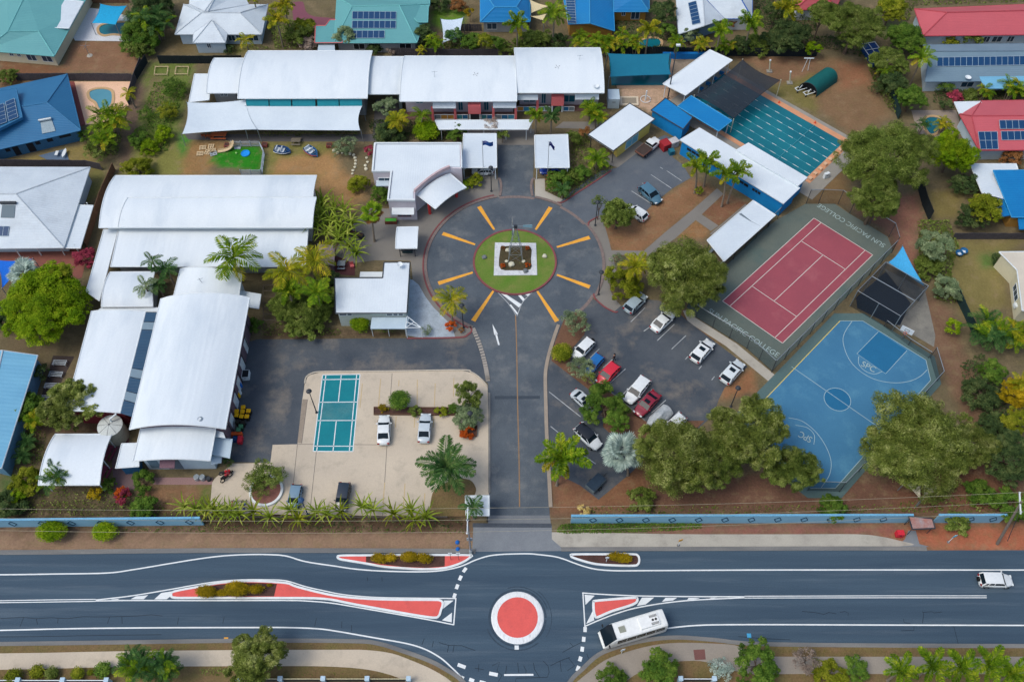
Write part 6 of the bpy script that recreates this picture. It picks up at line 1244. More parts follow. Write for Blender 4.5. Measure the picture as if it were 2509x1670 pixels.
L_,R_=strip([(p.x,p.y)for p in c],.7,0);mb=MB();mb.grid([[(l.x,l.y,p.z),(r_.x,r_.y,p.z)]for l,r_,p in zip(L_,R_,c)]);mb.build('chute',PAL,sl)
for S_ in(L_,R_):MB().tube([(l.x,l.y,p.z+.1)for l,p in zip(S_,c)],.06,5).build('side_rail',PAL,sl)
for x,y,l in((625,283,'brick-red block beside the timber ramp'),(1228,275,'brick-red block at the right end of the log fence'),(2262,283,'brick-red block near the rock-edged bed')):crate('planter',l,'planter','E1',x,y,(.9,.8,.6),M('brick_red',C(146,76,72),C(128,70,68),3),0,0,MULCH)
for t,x0,y0,x1,y1,l in(('A1',1480,640,1615,715,'left timber garden frame on the top lawn'),('A1',1680,640,1812,712,'right timber garden frame on the top lawn')):
 P=GG(t,[(x0+12,y0),(x1,y0),(x1-12,y1),(x0,y1)],.35);r=thing('raised_bed_frame',l,'garden bed',sum(P,Vector())/4-Vector((0,0,.35)))
 for i in range(4):MB().tube([P[i],P[(i+1)%4]],.07,5).build('rail',PAL,r);MB().tube([P[i],(P[i].x,P[i].y,0)],.07,5).build('leg',PAL,r)
for i,(x,y)in enumerate(((425,405),(398,485),(368,565),(345,652))):
 r=thing('bench','white slatted bench, %s from the top in the row behind the light-blue shed'%ORD[i],'bench',G('C1',x,y),-.05,'slatted benches behind the shed')
 for k in range(4):MB().box((0,-.36+.24*k,.5),(2.0,.1,.05)).build('slat',PALGR,r,local=True)
 for sx in(-.9,.9):MB().box((sx,0,.46),(.1,.9,.06)).build('bearer',PALGR,r,local=True);MB().box((sx,-.35,.23),(.08,.08,.44)).build('leg',PALGR,r,local=True);MB().box((sx,.35,.23),(.08,.08,.44)).build('leg',PALGR,r,local=True)
raised('bench_strip',GG('C1',[(370,345),(520,350),(330,720),(265,715)]),.02,M('dark_bed',C(56,48,48),C(74,62,58),.6))
# tent with two white boats' frames
tn=thing('tunnel_tent','dark green tunnel-shaped tent on the pool lawn','tent',G('A5',370,800));TG_=M('tent_green',C(6,92,92),C(4,80,82),.5,6,.7,.12,.7)
fl_,fr_,bl_,br_=G('A5',180,862),G('A5',352,935),G('A5',392,715),G('A5',552,790);rows=[]
for i in range(13):
 a=math.pi*i/12;rows.append([fl_.lerp(fr_,.5-.5*math.cos(a)).lerp(bl_.lerp(br_,.5-.5*math.cos(a)),j/6)+Vector((0,0,2.3*math.sin(a)**.8))for j in range(7)])
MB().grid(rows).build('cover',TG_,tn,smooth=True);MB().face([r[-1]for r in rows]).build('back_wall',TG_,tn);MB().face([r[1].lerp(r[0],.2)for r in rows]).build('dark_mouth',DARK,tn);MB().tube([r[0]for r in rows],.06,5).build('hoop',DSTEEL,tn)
for i,(x,y)in enumerate(((215,880),(295,920))):
 r=thing('trolley','%s white framed trolley parked at the tent mouth'%('left','right')[i],'trolley',G('A5',x,y),.4)
 MB().box((0,0,.5),(2.2,.12,.08)).build('rail',TRIM,r,local=True);MB().box((0,.8,.5),(2.2,.12,.08)).build('rail',TRIM,r,local=True);MB().box((-1,.4,.5),(.12,.9,.08)).build('crossbar',TRIM,r,local=True);MB().box((1,.4,.5),(.12,.9,.08)).build('crossbar',TRIM,r,local=True);MB().tube([(-.3,.4,.5),(.1,.4,1.2)],.07,5).build('arm',TRIM,r,local=True)
 for sx in(-.9,.9):MB().tube([(sx,-.05,.18),(sx,.05,.18)],.18,10).build('wheel',DARK,r,local=True)
for nm,l,t,x,y in(('goal_post','white T-shaped frame on two legs at the back of the pool lawn','A5',245,690),):
 r=thing(nm,l,'frame',G(t,x,y));MB().tube([(-.5,0,0),(-.2,0,3.0)],.05,5).build('leg',TRIM,r,local=True);MB().tube([(.5,0,.3),(.25,0,3.0)],.05,5).build('leg',TRIM,r,local=True);MB().box((0,0,3.05),(1.8,.15,.12)).build('crossbar',TRIM,r,local=True)
bc_=thing('play_cube','blue trampoline-like frame with white rails under the trees','frame',G('A5',895,560),.25)
for k in range(2):
 for j in range(3):MB().box((-.7+k*1.4,-1.8+j*1.8,.7),(1.2,1.6,1.2)).build('blue_crate',M('crate_blue',C(16,62,120)),bc_,local=True)
for k in range(3):MB().box((-1.4+k*1.4,0,1.34),(.08,5.4,.08)).build('rail',TRIM,bc_,local=True)
for j in range(4):MB().box((0,-2.7+j*1.8,1.36),(2.8,.08,.08)).build('rail',TRIM,bc_,local=True)
for i,(x,y,rz)in enumerate(((1375,862,.3),(1410,846,-.2))):
 r=thing('garden_chair','%s of two blue bucket chairs on the right backyard lawn'%('left','right')[i],'chair',G('B5',x,y),rz);MB().lathe((0,0,0),[(.3,.3),(.5,.38),(.62,.62),(.6,.7),(.48,.48),(.05,.4)],14).build('seat',M('chair_blue',C(34,100,150)),r,local=True)
 for a in range(4):MB().tube([(.4*math.cos(a*1.57),.4*math.sin(a*1.57),0),(.25*math.cos(a*1.57),.25*math.sin(a*1.57),.35)],.04,5).build('leg',DSTEEL,r,local=True)
 MB().box((0,-.1,.45),(.5,.45,.12)).build('cushion',TRIM,r,local=True)
# two small pedal boats on the yard
def pedalboat(label,x,y,rz,hull,stripe):
 r=thing('play_boat',label,'play boat',G('E1',x,y),rz);prof=[(-1.3,.55),(-.9,.75),(.2,.8),(.9,.6),(1.5,.12)];rows=[]
 for px,w in prof:rows.append([(px,-w,.75),(px,-w*.8,.2),(px,0,.05),(px,w*.8,.2),(px,w,.75)])
 mb=MB();mb.grid(rows);mb.face([rows[0][i]for i in range(5)]);mb.build('hull',hull,r,local=True)
 MB().tube([q[0]for q in rows]+[q[-1]for q in rows[::-1]]+[rows[0][0]],.045,5).build('gunwale',hull,r,local=True);MB().tube([(q[0][0],q[0][1]-.02,.5)for q in rows],.05,5).build('stripe',stripe,r,local=True)
 for sx in(-.7,.2):MB().box((sx,0,.5),(.4,1.1,.1)).build('seat',TRIM,r,local=True);MB().box((sx-.25,0,.8),(.1,1.1,.5)).build('backrest',TRIM,r,local=True)
 MB().box((-.2,0,.3),(1.8,.9,.06)).build('floor',M('boat_floor',C(70,110,150)),r,local=True);MB().tube([(.7,0,.4),(.8,0,1.3)],.05,5).build('steering_post',DSTEEL,r,local=True)
pedalboat('blue and white play boat, the left one on the bare yard',1520,415,-.2,M('boat_blue',C(30,76,132)),TRIM);pedalboat('blue play boat with a red stripe, the right one on the bare yard',1985,430,-.7,M('boat_blue_b',C(44,98,150)),M('stripe_red',C(196,84,84)))
# hoops
def hoop(label,t,x,y,rz,h=3.3):
 r=thing('basketball_hoop',label,'basketball hoop',G(t,x,y),rz);MB().tube([(0,1.0,0),(0,1.0,2.6),(0,.1,3.2)],.09,8).build('post',STEEL,r,local=True);MB().box((0,0,h),(1.8,.06,1.1)).build('backboard',TRIM,r,local=True)
 mb=MB();
 for a,b in(((-.3,-.25),(.3,-.25)),((-.3,.2),(.3,.2)),((-.3,-.25),(-.3,.2)),((.3,-.25),(.3,.2))):mb.tube([(a[0],-.045,h+a[1]),(b[0],-.045,h+b[1])],.03,4)
 mb.build('target_square',DSTEEL,r,local=True);MB().tube([(v.x,v.y-.35,h-.35)for v in circle((0,0),.23,14)],.03,5).build('ring',ORG_M,r,local=True)
pq_=G('C4',877,160,3.3);hoop('white-backed basketball hoop at the far end of the blue court','C4',900,235,-math.atan2(*(G('C4',765,165)-G('C4',948,285)).yx)*0-.62)
# street items
bs=thing('bus_stop_shelter','small grey-roofed footbridge shelter between the two blue walls','shelter',G('D8',1500,300));P=slabroof(bs,'D8',[(1390,212),(1585,232),(1608,312),(1422,320)],2.2,M('rust_roof',C(152,148,154),C(166,98,80),.9,6,.9),rim=DSTEEL);posts(bs,inset(P,.2),2.1,.05,DSTEEL)
sheet('footpath',GG('D8',[(1390,330),(1450,330),(1480,440),(1560,462),(1300,462),(1360,400)]),.018,APRON)
crate('litter_bin','red litter bin beside the small grey-roofed shelter','bin','D8',1330,345,(.9,.7,1.0),REDP)
for l,t,x,y,h,m_ in(('light blue curved bus sign on the orange verge','D8',1716,425,2.4,M('sign_blue',C(90,190,220))),('yellow-topped marker post on the north footpath','D7',1555,120,2.2,YELL),('white keep-left sign post below the bus','D7',1085,1010,2.0,TRIM)):
 r=thing('street_sign',l,'sign',G(t,x,y),.3);MB().tube([(0,0,0),(0,0,h)],.04,6).build('post',TRIM,r,local=True);MB().box((0,-.05,h-.3),(.55,.04,.6)).build('plate',m_,r,local=True);MB().lathe((0,0,0),[(.2,0),(.2,.05),(.05,.08)],10).build('footing',GUTTER,r,local=True)
for l,x,y in(('upper of two blue hydrant markers on the dirt verge',632,1240),('lower blue hydrant marker at the kerb',640,1370)):MB().lathe(G('E3',x,y),[(.28,0),(.28,.1),(.2,.16),(.2,.3),(.05,.36)],10).build('hydrant',BLUP,label=l,cat='hydrant')
for i,(xs,t,y,l)in enumerate(((1700,'D6',200,'left'),(1765,'D6',200,'right'))):
 r=thing('guide_post','thin dark sign post on the north traffic island, %s one'%l,'post',G(t,xs,y+40));MB().tube([(0,0,.1),(0,0,2.2)],.035,5).build('post',DSTEEL,r,local=True);MB().box((0,0,2.3),(.5,.05,.45)).build('plate',TRIM,r,local=True)
r=thing('guide_post','thin white keep-left post on the small east island','post',G('D7',960,255));MB().tube([(0,0,.1),(0,0,1.8)],.05,5).build('post',TRIM,r,local=True);MB().box((0,-.04,1.6),(.45,.04,.45)).build('plate',WHITE,r,local=True)
# round white-rimmed planter, timber planter strip, clothes line
pr=G('C2',462,1215);R_p=(G('C2',582,1215)-G('C2',338,1215)).length/2;rp=thing('round_planter','round white-rimmed planter bed in the concrete car park','planter',pr)
mb=MB();mb.prism(circle(pr,R_p-.15,36),0,.25);mb.build('soil',M('soil_red',C(138,92,84),C(118,80,72),1,6,.8,.3),rp);kerb(MB(),circle(pr,R_p-.1,36),.32,0,.36,True).build('rim',WHITE,rp)
ts=thing('timber_planter','long timber-edged planter strip between the parking rows','planter',G('C2',1550,630));q=GG('C2',[(1255,602),(1885,606),(1885,655),(1255,650)]);MB().prism(q,0,.22).build('soil',MULCH,ts);kerb(MB(),q,.18,0,.32,True).build('sleeper_edge',M('sleeper_dark',C(94,68,54),C(78,58,48),2),ts)
ts=thing('timber_planter','small square timber planter with orange flowers by the drive','planter',G('C2',1955,780));q=GG('C2',[(1897,740),(2018,740),(2012,812),(1897,812)]);MB().prism(q,0,.3).build('soil',MULCH,ts);kerb(MB(),q,.18,0,.45,True).build('sleeper_edge',M('sleeper_dark',C(94,68,54)),ts)
raised('lawn',spline(GG('C2',[(1665,1400),(1680,1260),(1720,1190),(1850,1130),(1960,1130),(2008,1190),(1998,1245),(1960,1300),(1950,1400)]),3),.07,VERGE)
for x,y,rz,l in((560,1120,0,0),):pass
cl=thing('clothes_line','single-post rotary clothes line on the bare brown yard','clothes line',G('A1',862,535));MB().tube([(0,0,0),(0,0,2.3)],.05,6).build('post',STEEL,cl,local=True);MB().lathe((0,0,0),[(.55,0),(.5,.06),(.1,.1)],12).build('footing',PATH,cl,local=True)
for k in range(4):MB().tube([(0,0,2.2),(1.0*math.cos(k*1.57),1.0*math.sin(k*1.57),2.35)],.02,4).build('arm',STEEL,cl,local=True)
cl=thing('washing_frame','white surfboard-shaped airer and trestles on the slate patio','airer',G('A1',600,1490));pts=[(0,-1.1),(.25,-.6),(.3,0),(.25,.6),(0,1.1),(-.25,.6),(-.3,0),(-.25,-.6)]
MB().slab([Vector((.5+a,b,.6))for a,b in pts],.08).build('board',TRIM,cl,local=True)
for a in(-.6,.6):MB().tube([(.3,a,0),(.6,a,.55)],.04,5).build('leg',STEEL,cl,local=True)
MB().box((-.8,0,.5),(.5,1.0,.06)).build('rack',TRIM,cl,local=True)
gp=thing('pergola','dark timber pergola frame over the beds behind the canteen','pergola',G('B2',520,1230))
for k in range(7):
 a,b=G('B2',455,1090+45*k,1.0),G('B2',640,1090+45*k,1.0);MB().tube([a,b],.06,5).build('beam',M('dark_timber',C(104,92,80),C(86,76,68),2),gp)
for x in(455,545,640):MB().tube([G('B2',x,1090,.95),G('B2',x,1360,.95)],.06,5).build('beam',M('dark_timber',C(104,92,80)),gp)
for x,y in((455,1090),(455,1360),(640,1090),(640,1360)):p=G('B2',x,y,1);MB().tube([(p.x,p.y,0),p],.06,5).build('post',M('dark_timber',C(104,92,80)),gp)
ct=thing('deck_cabin','weathered timber deck cabin among the strappy plants','cabin',G('B2',930,880));P=slabroof(ct,'B2',[(870,775),(1005,790),(1000,945),(900,920)],2.2,M('deck_timber',C(128,114,124),C(106,94,106),1.4,6,.9,.2),.15,'roof');walls(ct,P,2.0,WBRICK,.3)
sheet('paving',GG('B2',[(1000,860),(1160,930),(1160,1020),(1000,1010),(860,1000),(900,930)]),.016,M('maroon_paving',C(98,56,60)))
rc_=thing('garden_chair','coral plastic chair on the maroon paving by the canteen','chair',G('B2',1140,955),.3);MB().box((0,0,.42),(.6,.55,.06)).build('seat',PINK,rc_,local=True);MB().box((0,.28,.72),(.6,.06,.6)).build('backrest',PINK,rc_,local=True);MB().box((0,0,.2),(.45,.45,.4)).build('base',PINK,rc_,local=True)
bench_table('round-edged grey table on the maroon paving by the canteen','B2',1060,950,STEEL,0,1.2)
crate('planter','green-topped planter box outside the office','planter','B2',1435,590,(1.9,.8,.7),M('planter_red',C(124,66,50)),0,0,M('planter_green',C(70,160,60)));crate('planter','long dark planter trough beneath the strappy plants','planter','B2',1150,690,(3.2,.8,.6),M('trough_dark',C(58,62,66)),-.35,0,MULCH)
crate('shed_roof_box','small pale metal cabinet at the end of the veranda block','cabinet','A4',408,905,(2.0,2.6,2.2),WPALE);crate('notice_board','white angled notice board beside the pool path','notice board','B4',1810,232,(.9,.5,1.1),TRIM,.4)
# ================================================================== VEHICLES
TYRE=M('tyre',C(24,26,28),rough=.9);RIM=M('wheel_rim',C(150,156,162),rough=.35,metal=.6);CGL=glassy('car_glass',C(22,34,44),.1);CGL.node_tree.nodes['Principled BSDF'].inputs['Specular IOR Level'].default_value=.14;LAMPW=M('headlamp',C(214,222,228),rough=.15);LAMPR=M('tail_lamp',C(150,24,30),rough=.2);BLK=M('black_plastic',C(30,32,36),rough=.6)
KINDS_={ # length, half width, hood height, belt, roof, windscreen base, roof front, roof rear, rear glass base, boot height
 'sedan':dict(L=4.65,w=.89,hood=.84,belt=.93,top=1.43,ws=1.0,rf=.18,rr=-.85,rg=-1.68,boot=.98,clear=.2),
 'hatch':dict(L=4.15,w=.87,hood=.88,belt=.98,top=1.5,ws=1.02,rf=.22,rr=-1.5,rg=-1.93,boot=1.0,clear=.2),
 'suv':dict(L=4.5,w=.92,hood=1.02,belt=1.12,top=1.72,ws=1.08,rf=.42,rr=-1.75,rg=-2.12,boot=1.1,clear=.26),
 'wagon':dict(L=4.75,w=.9,hood=.9,belt=1.0,top=1.52,ws=1.12,rf=.26,rr=-1.85,rg=-2.2,boot=1.0,clear=.2)}
def car_template(kind):
 k=KINDS_[kind];L,w,hd,bl,tp_,cl=k['L'],k['w'],k['hood'],k['belt'],k['top'],k['clear'];h=L/2;parts=[]
 st=[(-h,.5,k['boot']-.3,.42),(-h+.06,.74,k['boot']-.14,.34),(-h+.24,.92,k['boot']-.03,.26),(-h+.5,1,k['boot'],cl),(k['rg']+.15,1,bl,cl),(-.3,1.0,bl,cl),(k['ws'],1,bl,cl),(k['ws']+.1,.99,hd+.05,cl),(h-.8,.93,hd-.01,cl),(h-.45,.82,hd-.07,.24),(h-.17,.64,hd-.17,.3),(h-.03,.58,hd-.28,.36),(h,.42,hd-.38,.42)]
 rows=[]
 for x,s,zt,zb in st:
  y=w*s;rows.append([(x,-y*.9,zb),(x,-y,zb+.18),(x,-y,(zb+zt)/2+.05),(x,-y*.95,zt-.05),(x,-y*.8,zt),(x,0,zt+.04),(x,y*.8,zt),(x,y*.95,zt-.05),(x,y,(zb+zt)/2+.05),(x,y,zb+.18),(x,y*.9,zb)])
 mb=MB();mb.grid([r[::-1]for r in rows]);mb.face(rows[0]);mb.face(rows[-1][::-1]);mb.face([rows[0][0],rows[0][-1],rows[-1][-1],rows[-1][0]])
 parts.append(('body',mb,'paint',True))
 wb,wt=w*.94,w*.82;b=bl-.02;t=tp_-.05
 A=[(k['ws'],wb,b),(k['rf'],wt,t),(k['rr'],wt,t),(k['rg'],wb*.95,b)] # left outline
 def yy(p,s):return(p[0],p[1]*s,p[2])
 m=MB();m.face([yy(A[0],-1),yy(A[0],1),yy(A[1],1),yy(A[1],-1)]);parts.append(('windscreen',m,CGL,False))
 m=MB();m.face([yy(A[3],1),yy(A[3],-1),yy(A[2],-1),yy(A[2],1)]);parts.append(('rear_window',m,CGL,False))
 for s in(1,-1):
  q=[yy(A[0],s),yy(A[1],s),yy(A[2],s),yy(A[3],s)];m=MB();m.face(q if s<0 else q[::-1]);parts.append(('side_window',m,CGL,False))
 rows=[]
 for i,x in enumerate((k['rf']+.16,k['rf']-.1,(k['rf']+k['rr'])/2,k['rr']+.15,k['rr']-.08)):
  zc=t+(.0,.04,.06,.04,.0)[i];rows.append([(x,y*(wt+.03),zc-(.03 if abs(y)==1 else 0))for y in(-1,-.8,0,.8,1)])
 m=MB();m.grid(rows[::1]);loop=[r[0]for r in rows]+rows[-1][1:]+[r[-1]for r in rows[::-1]][1:]+rows[0][::-1][1:-1];skirt(m,loop,.05);parts.append(('roof',m,'paint',True))
 for s in(1,-1):
  xm=(k['rf']+k['rr'])/2+.1;xr=k['rr']+.45
  for p,q,r_ in((yy(A[0],s),yy(A[1],s),.05),(yy(A[3],s),yy(A[2],s),.09),((xm,s*(wb+.01),b),(xm-.03,s*(wt+.01),t),.05),((xr-.1,s*(wb+.005),b),(xr,s*(wt+.01),t),.06))[:3 if kind=='sedan' else 4]:parts.append(('pillar',MB().tube([p,q],r_,5),'paint',False))
 for s in(1,-1):
  parts.append(('headlight',MB().box((h-.2,s*w*.62,hd-.2),(.22,.34,.12)),LAMPW,False));parts.append(('tail_light',MB().box((-h+.06,s*w*.74,k['boot']-.2),(.12,.3,.2)),LAMPR,False))
  parts.append(('mirror',MB().box((k['ws']-.25,s*(w+.1),bl+.06),(.12,.2,.14)),'paint',False))
 parts.append(('number_plate',MB().box((-h-.005,0,.6),(.02,.4,.12)),LAMPW,False));parts.append(('grille',MB().box((h-.01,0,hd-.42),(.06,.9,.16)),BLK,False))
 wh=[]
 for x in(-L*.29,L*.3):
  for s in(1,-1):wh.append((x,s*(w-.1),.33))
 return parts,wh
def lathe_y(r,wd,n=16): # wheel about the y axis
 m=MB();prof=[(r*.6,-wd/2),(r*.95,-wd/2),(r,-wd/2+.03),(r,wd/2-.03),(r*.95,wd/2),(r*.6,wd/2)]
 vs=[(a*math.cos(2*math.pi*j/n),z,a*math.sin(2*math.pi*j/n))for a,z in prof for j in range(n)];m.add(vs,[(i*n+(j+1)%n,i*n+j,(i+1)*n+j,(i+1)*n+(j+1)%n)for i in range(len(prof)-1)for j in range(n)]);return m
TY_ME=lathe_y(.33,.22).mesh('tyre',TYRE,smooth=False);RIM_ME=MB().add([(.2*math.cos(2*math.pi*j/12),y,.2*math.sin(2*math.pi*j/12))for y in(-.095,.095)for j in range(12)],[tuple(range(12)),tuple(range(12,24))[::-1]]+[((j+1)%12,j,12+j,12+(j+1)%12)for j in range(12)]).mesh('rim',RIM)
CARME={}
def car(kind,label,t,front,rear,col,roofcol=None,sunroof=False,group='cars parked around the school',name='parked_car',spare=False,cat='car'):
 if kind not in CARME:
  pr,wh=car_template(kind);CARME[kind]=([(n,m.mesh(n,MATS['white_trim']if mt=='paint' else mt,smooth=sm),mt)for n,m,mt,sm in pr],wh)
 pr,wh=CARME[kind];a,b=G(t,*front,.6),G(t,*rear,.6);c=(a+b)/2;L=KINDS_[kind]['L'];s=max(.9,min(1.1,(a-b).length/L))
 r=thing(name,label,cat,(c.x,c.y,.03),math.atan2(a.y-b.y,a.x-b.x),group);r.scale=(s,s,s)
 pm=paint('paint_%d_%d_%d'%col,C(*col))
 for n,me,mt in pr:
  o=link(bpy.data.objects.new(n,me),r)
  if mt=='paint':o.material_slots[0].link='OBJECT';o.material_slots[0].material=paint('paint_%d_%d_%d'%roofcol,C(*roofcol))if(roofcol and n=='roof')else pm
 for p in wh:
  o=link(bpy.data.objects.new('wheel',TY_ME),r);o.location=p;q=link(bpy.data.objects.new('rim',RIM_ME),o);q.location=(0,.02 if p[1]>0 else-.02,0)
 k=KINDS_[kind]
 if sunroof:MB().box(((k['rf']+k['rr'])/2+.35,0,k['top']+.02),(.55,.8,.02)).build('sunroof',CGL,r,local=True)
 if spare:
  o=link(bpy.data.objects.new('spare_wheel',TY_ME),r);o.location=(-k['L']/2-.12,.1,.95);o.rotation_euler=(0,0,R(90))
 return r
WHT,SIL,=(222,228,234),(168,178,188)
car('sedan','white sedan facing the planter strip, left of the pair','C2',(1333,652),(1325,872),WHT);car('sedan','silver sedan facing the planter strip, right of the pair','C2',(1640,640),(1622,858),(190,202,214))
car('hatch','silver-blue hatchback nosed into the strappy front bed','C2',(654,1345),(688,1180),(110,140,164));car('suv','dark navy car nosed into the strappy front bed','C2',(1012,1345),(1042,1172),(34,46,60))
car('hatch','steel-blue hatchback in the north car park','B4',(522,462),(378,335),(76,116,140));car('hatch','white hatchback half under the bushy tree in the north car park','B4',(270,490),(418,588),WHT)
car('hatch','silver hatchback at the upper left of the asphalt car park, below the big tree','B4',(405,1165),(268,1298),(150,168,180));car('sedan','white sedan beside the silver hatchback, under the big tree','B4',(625,1298),(472,1440),WHT)
car('hatch','white hatchback with sunroof, left of the two along the court footpath','C3',(1548,242),(1420,388),WHT,sunroof=True);car('hatch','white hatchback with sunroof at the far right of the court footpath row','C3',(1758,388),(1630,534),(210,220,228),sunroof=True)
car('suv','white boxy four-wheel drive with spare wheel beside the round bush','C3',(592,362),(712,245),WHT,spare=True);car('hatch','bright blue hatchback between the white four-wheel drive and the red car','C3',(672,468),(778,345),(22,104,176));car('hatch','bright red hatchback in the asphalt car park','C3',(760,542),(888,410),(206,36,56))
car('wagon','white people mover right of the red car, two bays along','C3',(958,672),(1095,508),WHT);car('sedan','dark red sedan beside the covered boat','C3',(1025,760),(1168,608),(136,30,50),sunroof=True);car('hatch','white car mostly hidden under the tree right of the covered boat','C3',(1235,868),(1348,772),WHT)
car('sedan','silver sedan half under the ring-shaped fig tree','C3',(718,718),(590,604),(190,200,210),sunroof=True);car('suv','white car with black roof beside the silver fan palm','C3',(765,990),(606,842),WHT,roofcol=(20,24,30))
car('hatch','white car under the left carport','E5',(70,1400),(440,1392),WHT);car('sedan','vivid blue car under the right carport','E5',(1350,1395),(1850,1390),(14,60,160))
car('suv','white four-wheel drive driving right on the main road','D8',(2238,742),(1962,738),WHT,group='vehicles on the main road',name='moving_car',spare=True)
# ute
a,b=G('A4',842,1330,.7),G('A4',645,1492,.7);c=(a+b)/2;ut=thing('utility_truck','white utility truck with dark canvas-covered tray','ute',(c.x,c.y,.03),math.atan2(a.y-b.y,a.x-b.x));PW=paint('paint_ute',C(*WHT))
mb=MB();rows=[]
for x,w_,zt,zb in((-.1,.88,1.05,.35),(.2,.9,1.08,.28),(1.2,.9,1.1,.28),(1.35,.88,1.05,.28),(2.3,.82,.95,.3),(2.55,.7,.75,.4)):rows.append([(x,-w_*.9,zb),(x,-w_,zb+.2),(x,-w_,zt-.1),(x,-w_*.8,zt),(x,w_*.8,zt),(x,w_,zt-.1),(x,w_,zb+.2),(x,w_*.9,zb)])
mb.grid([r[::-1]for r in rows]);mb.face(rows[0]);mb.face(rows[-1][::-1]);mb.build('body',PW,ut,local=True,smooth=False)
MB().add([(-.05,-.8,1.05),(-.05,.8,1.05),(1.4,.8,1.05),(1.4,-.8,1.05),(0,-.66,1.6),(0,.66,1.6),(.85,.66,1.6),(.85,-.66,1.6)],[(0,3,7,4),(1,5,6,2),(2,6,7,3),(0,4,5,1)]).build('cab_glass',CGL,ut,local=True);MB().box((.42,0,1.62),(1.0,1.4,.07)).build('roof',PW,ut,local=True)
MB().box((-1.4,0,.75),(2.5,1.85,.12)).build('tray',BLK,ut,local=True);mb=MB()
for s in(-1,1):mb.box((-1.4,s*.92,.95),(2.5,.06,.35))
mb.box((-2.64,0,.95),(.06,1.85,.35));mb.build('tray_side',M('tray_rust',C(128,88,76),C(96,70,66),3),ut,local=True);MB().box((-1.4,0,1.1),(2.4,1.75,.06)).build('canvas_cover',M('canvas_dark',C(60,50,48),C(78,64,58),1.5,6,.8,.2),ut,local=True)
for x in(-1.7,1.7):
 for s in(1,-1):o=link(bpy.data.objects.new('wheel',TY_ME),ut);o.location=(x,s*.8,.33);link(bpy.data.objects.new('rim',RIM_ME),o)
for s in(1,-1):MB().box((2.5,s*.6,.72),(.12,.25,.14)).build('headlight',LAMPW,ut,local=True)
# covered boat on trailer
a,b=G('C3',1100,850,.8),G('C3',1248,712,.8);c=(a+b)/2;bt=thing('covered_boat','boat on a trailer wrapped in a crumpled silver cover','boat',(c.x,c.y,.03),math.atan2(a.y-b.y,a.x-b.x));rng=random.Random(4);rows=[]
for x,w_,zt in((-2.3,.9,1.2),(-2.2,1.0,1.35),(-1.2,1.05,1.5),(-.2,1.05,1.75),(.6,1.0,1.6),(1.4,.78,1.35),(2.0,.45,1.2),(2.4,.1,1.1)):
 rows.append([(x+rng.uniform(-.05,.05),y*w_+rng.uniform(-.05,.05),.55+(zt-.55)*(1-abs(y)**2.4)+rng.uniform(-.07,.07))for y in(-1,-.85,-.6,-.3,0,.3,.6,.85,1)])
mb=MB();mb.grid(rows);mb.face(rows[0]);mb.build('cover',M('tarp_silver',C(186,192,198),C(150,158,166),2.2,5,.9,.1,.45),bt,local=True);MB().box((0,0,.4),(3.4,1.2,.12)).tube([(1.5,0,.4),(3.0,0,.4)],.06,5).build('trailer',STEEL,bt,local=True)
for s in(1,-1):o=link(bpy.data.objects.new('wheel',TY_ME),bt);o.location=(-.7,s*.9,.33);link(bpy.data.objects.new('rim',RIM_ME),o)
# box trailer
a,b=G('C3',785,1192,.6),G('C3',695,1282,.6);c=(a+b)/2;tr_=thing('box_trailer','small dark-covered box trailer near the drive gate','trailer',(c.x,c.y,.03),math.atan2(a.y-b.y,a.x-b.x));MB().box((0,0,.65),(2.5,1.5,.7)).build('body',M('trailer_grey',C(96,112,122),C(80,96,106),1),tr_,local=True);MB().prism([(-1.2,-.7),(1.2,-.7),(1.25,0),(1.2,.7),(-1.2,.7)],1.0,1.12).build('cover',M('trailer_cover',C(34,52,70),C(44,62,80),1),tr_,local=True);MB().tube([(1.2,0,.4),(2.3,0,.4)],.05,5).build('drawbar',DSTEEL,tr_,local=True)
for s in(1,-1):o=link(bpy.data.objects.new('wheel',TY_ME),tr_);o.location=(-.1,s*.82,.33);link(bpy.data.objects.new('rim',RIM_ME),o)
# bus
a,b=G('D7',928,882,1.6),G('D7',1442,728,1.6);c=(a+b)/2;L=(a-b).length;bu=thing('bus','white minibus with roof air conditioner turning towards the roundabout','bus',(c.x,c.y,.03),math.atan2(a.y-b.y,a.x-b.x),'vehicles on the main road');bu.name='bus';h=L/2;BW=paint('paint_bus',C(232,236,238));rows=[]
for x,w_,zt in((-h,1.0,2.45),(-h+.12,1.12,2.7),(-h+.5,1.14,2.78),(h-1.4,1.14,2.78),(h-1.05,1.13,2.6),(h-.12,1.08,1.25),(h,.98,.95)):rows.append([(x,-w_,.35),(x,-w_*1.02,.9),(x,-w_,min(zt-.25,1.9)),(x,-w_*.93,zt-.12),(x,-w_*.8,zt),(x,0,zt+.06),(x,w_*.8,zt),(x,w_*.93,zt-.12),(x,w_,min(zt-.25,1.9)),(x,w_*1.02,.9),(x,w_,.35)])
mb=MB();mb.grid([r[::-1]for r in rows]);mb.face(rows[0]);mb.face(rows[-1][::-1]);mb.build('body',BW,bu,local=True,smooth=False)
MB().add([(h-.1,-1.02,1.25),(h-.1,1.02,1.25),(h-1.15,.97,2.7),(h-1.15,-.97,2.7),(h-.04,-1.02,1.3),(h-.04,1.02,1.3),(h-.98,.99,2.78),(h-.98,-.99,2.78)],[(4,5,6,7),(3,2,1,0)]).build('windscreen',CGL,bu,local=True)
MB().slab([Vector((h-1.4,-.95,2.88)),Vector((h-.98,-.99,2.785)),Vector((h-.98,.99,2.785)),Vector((h-1.4,.95,2.88))],.05).build('windscreen_top',CGL,bu,local=True)
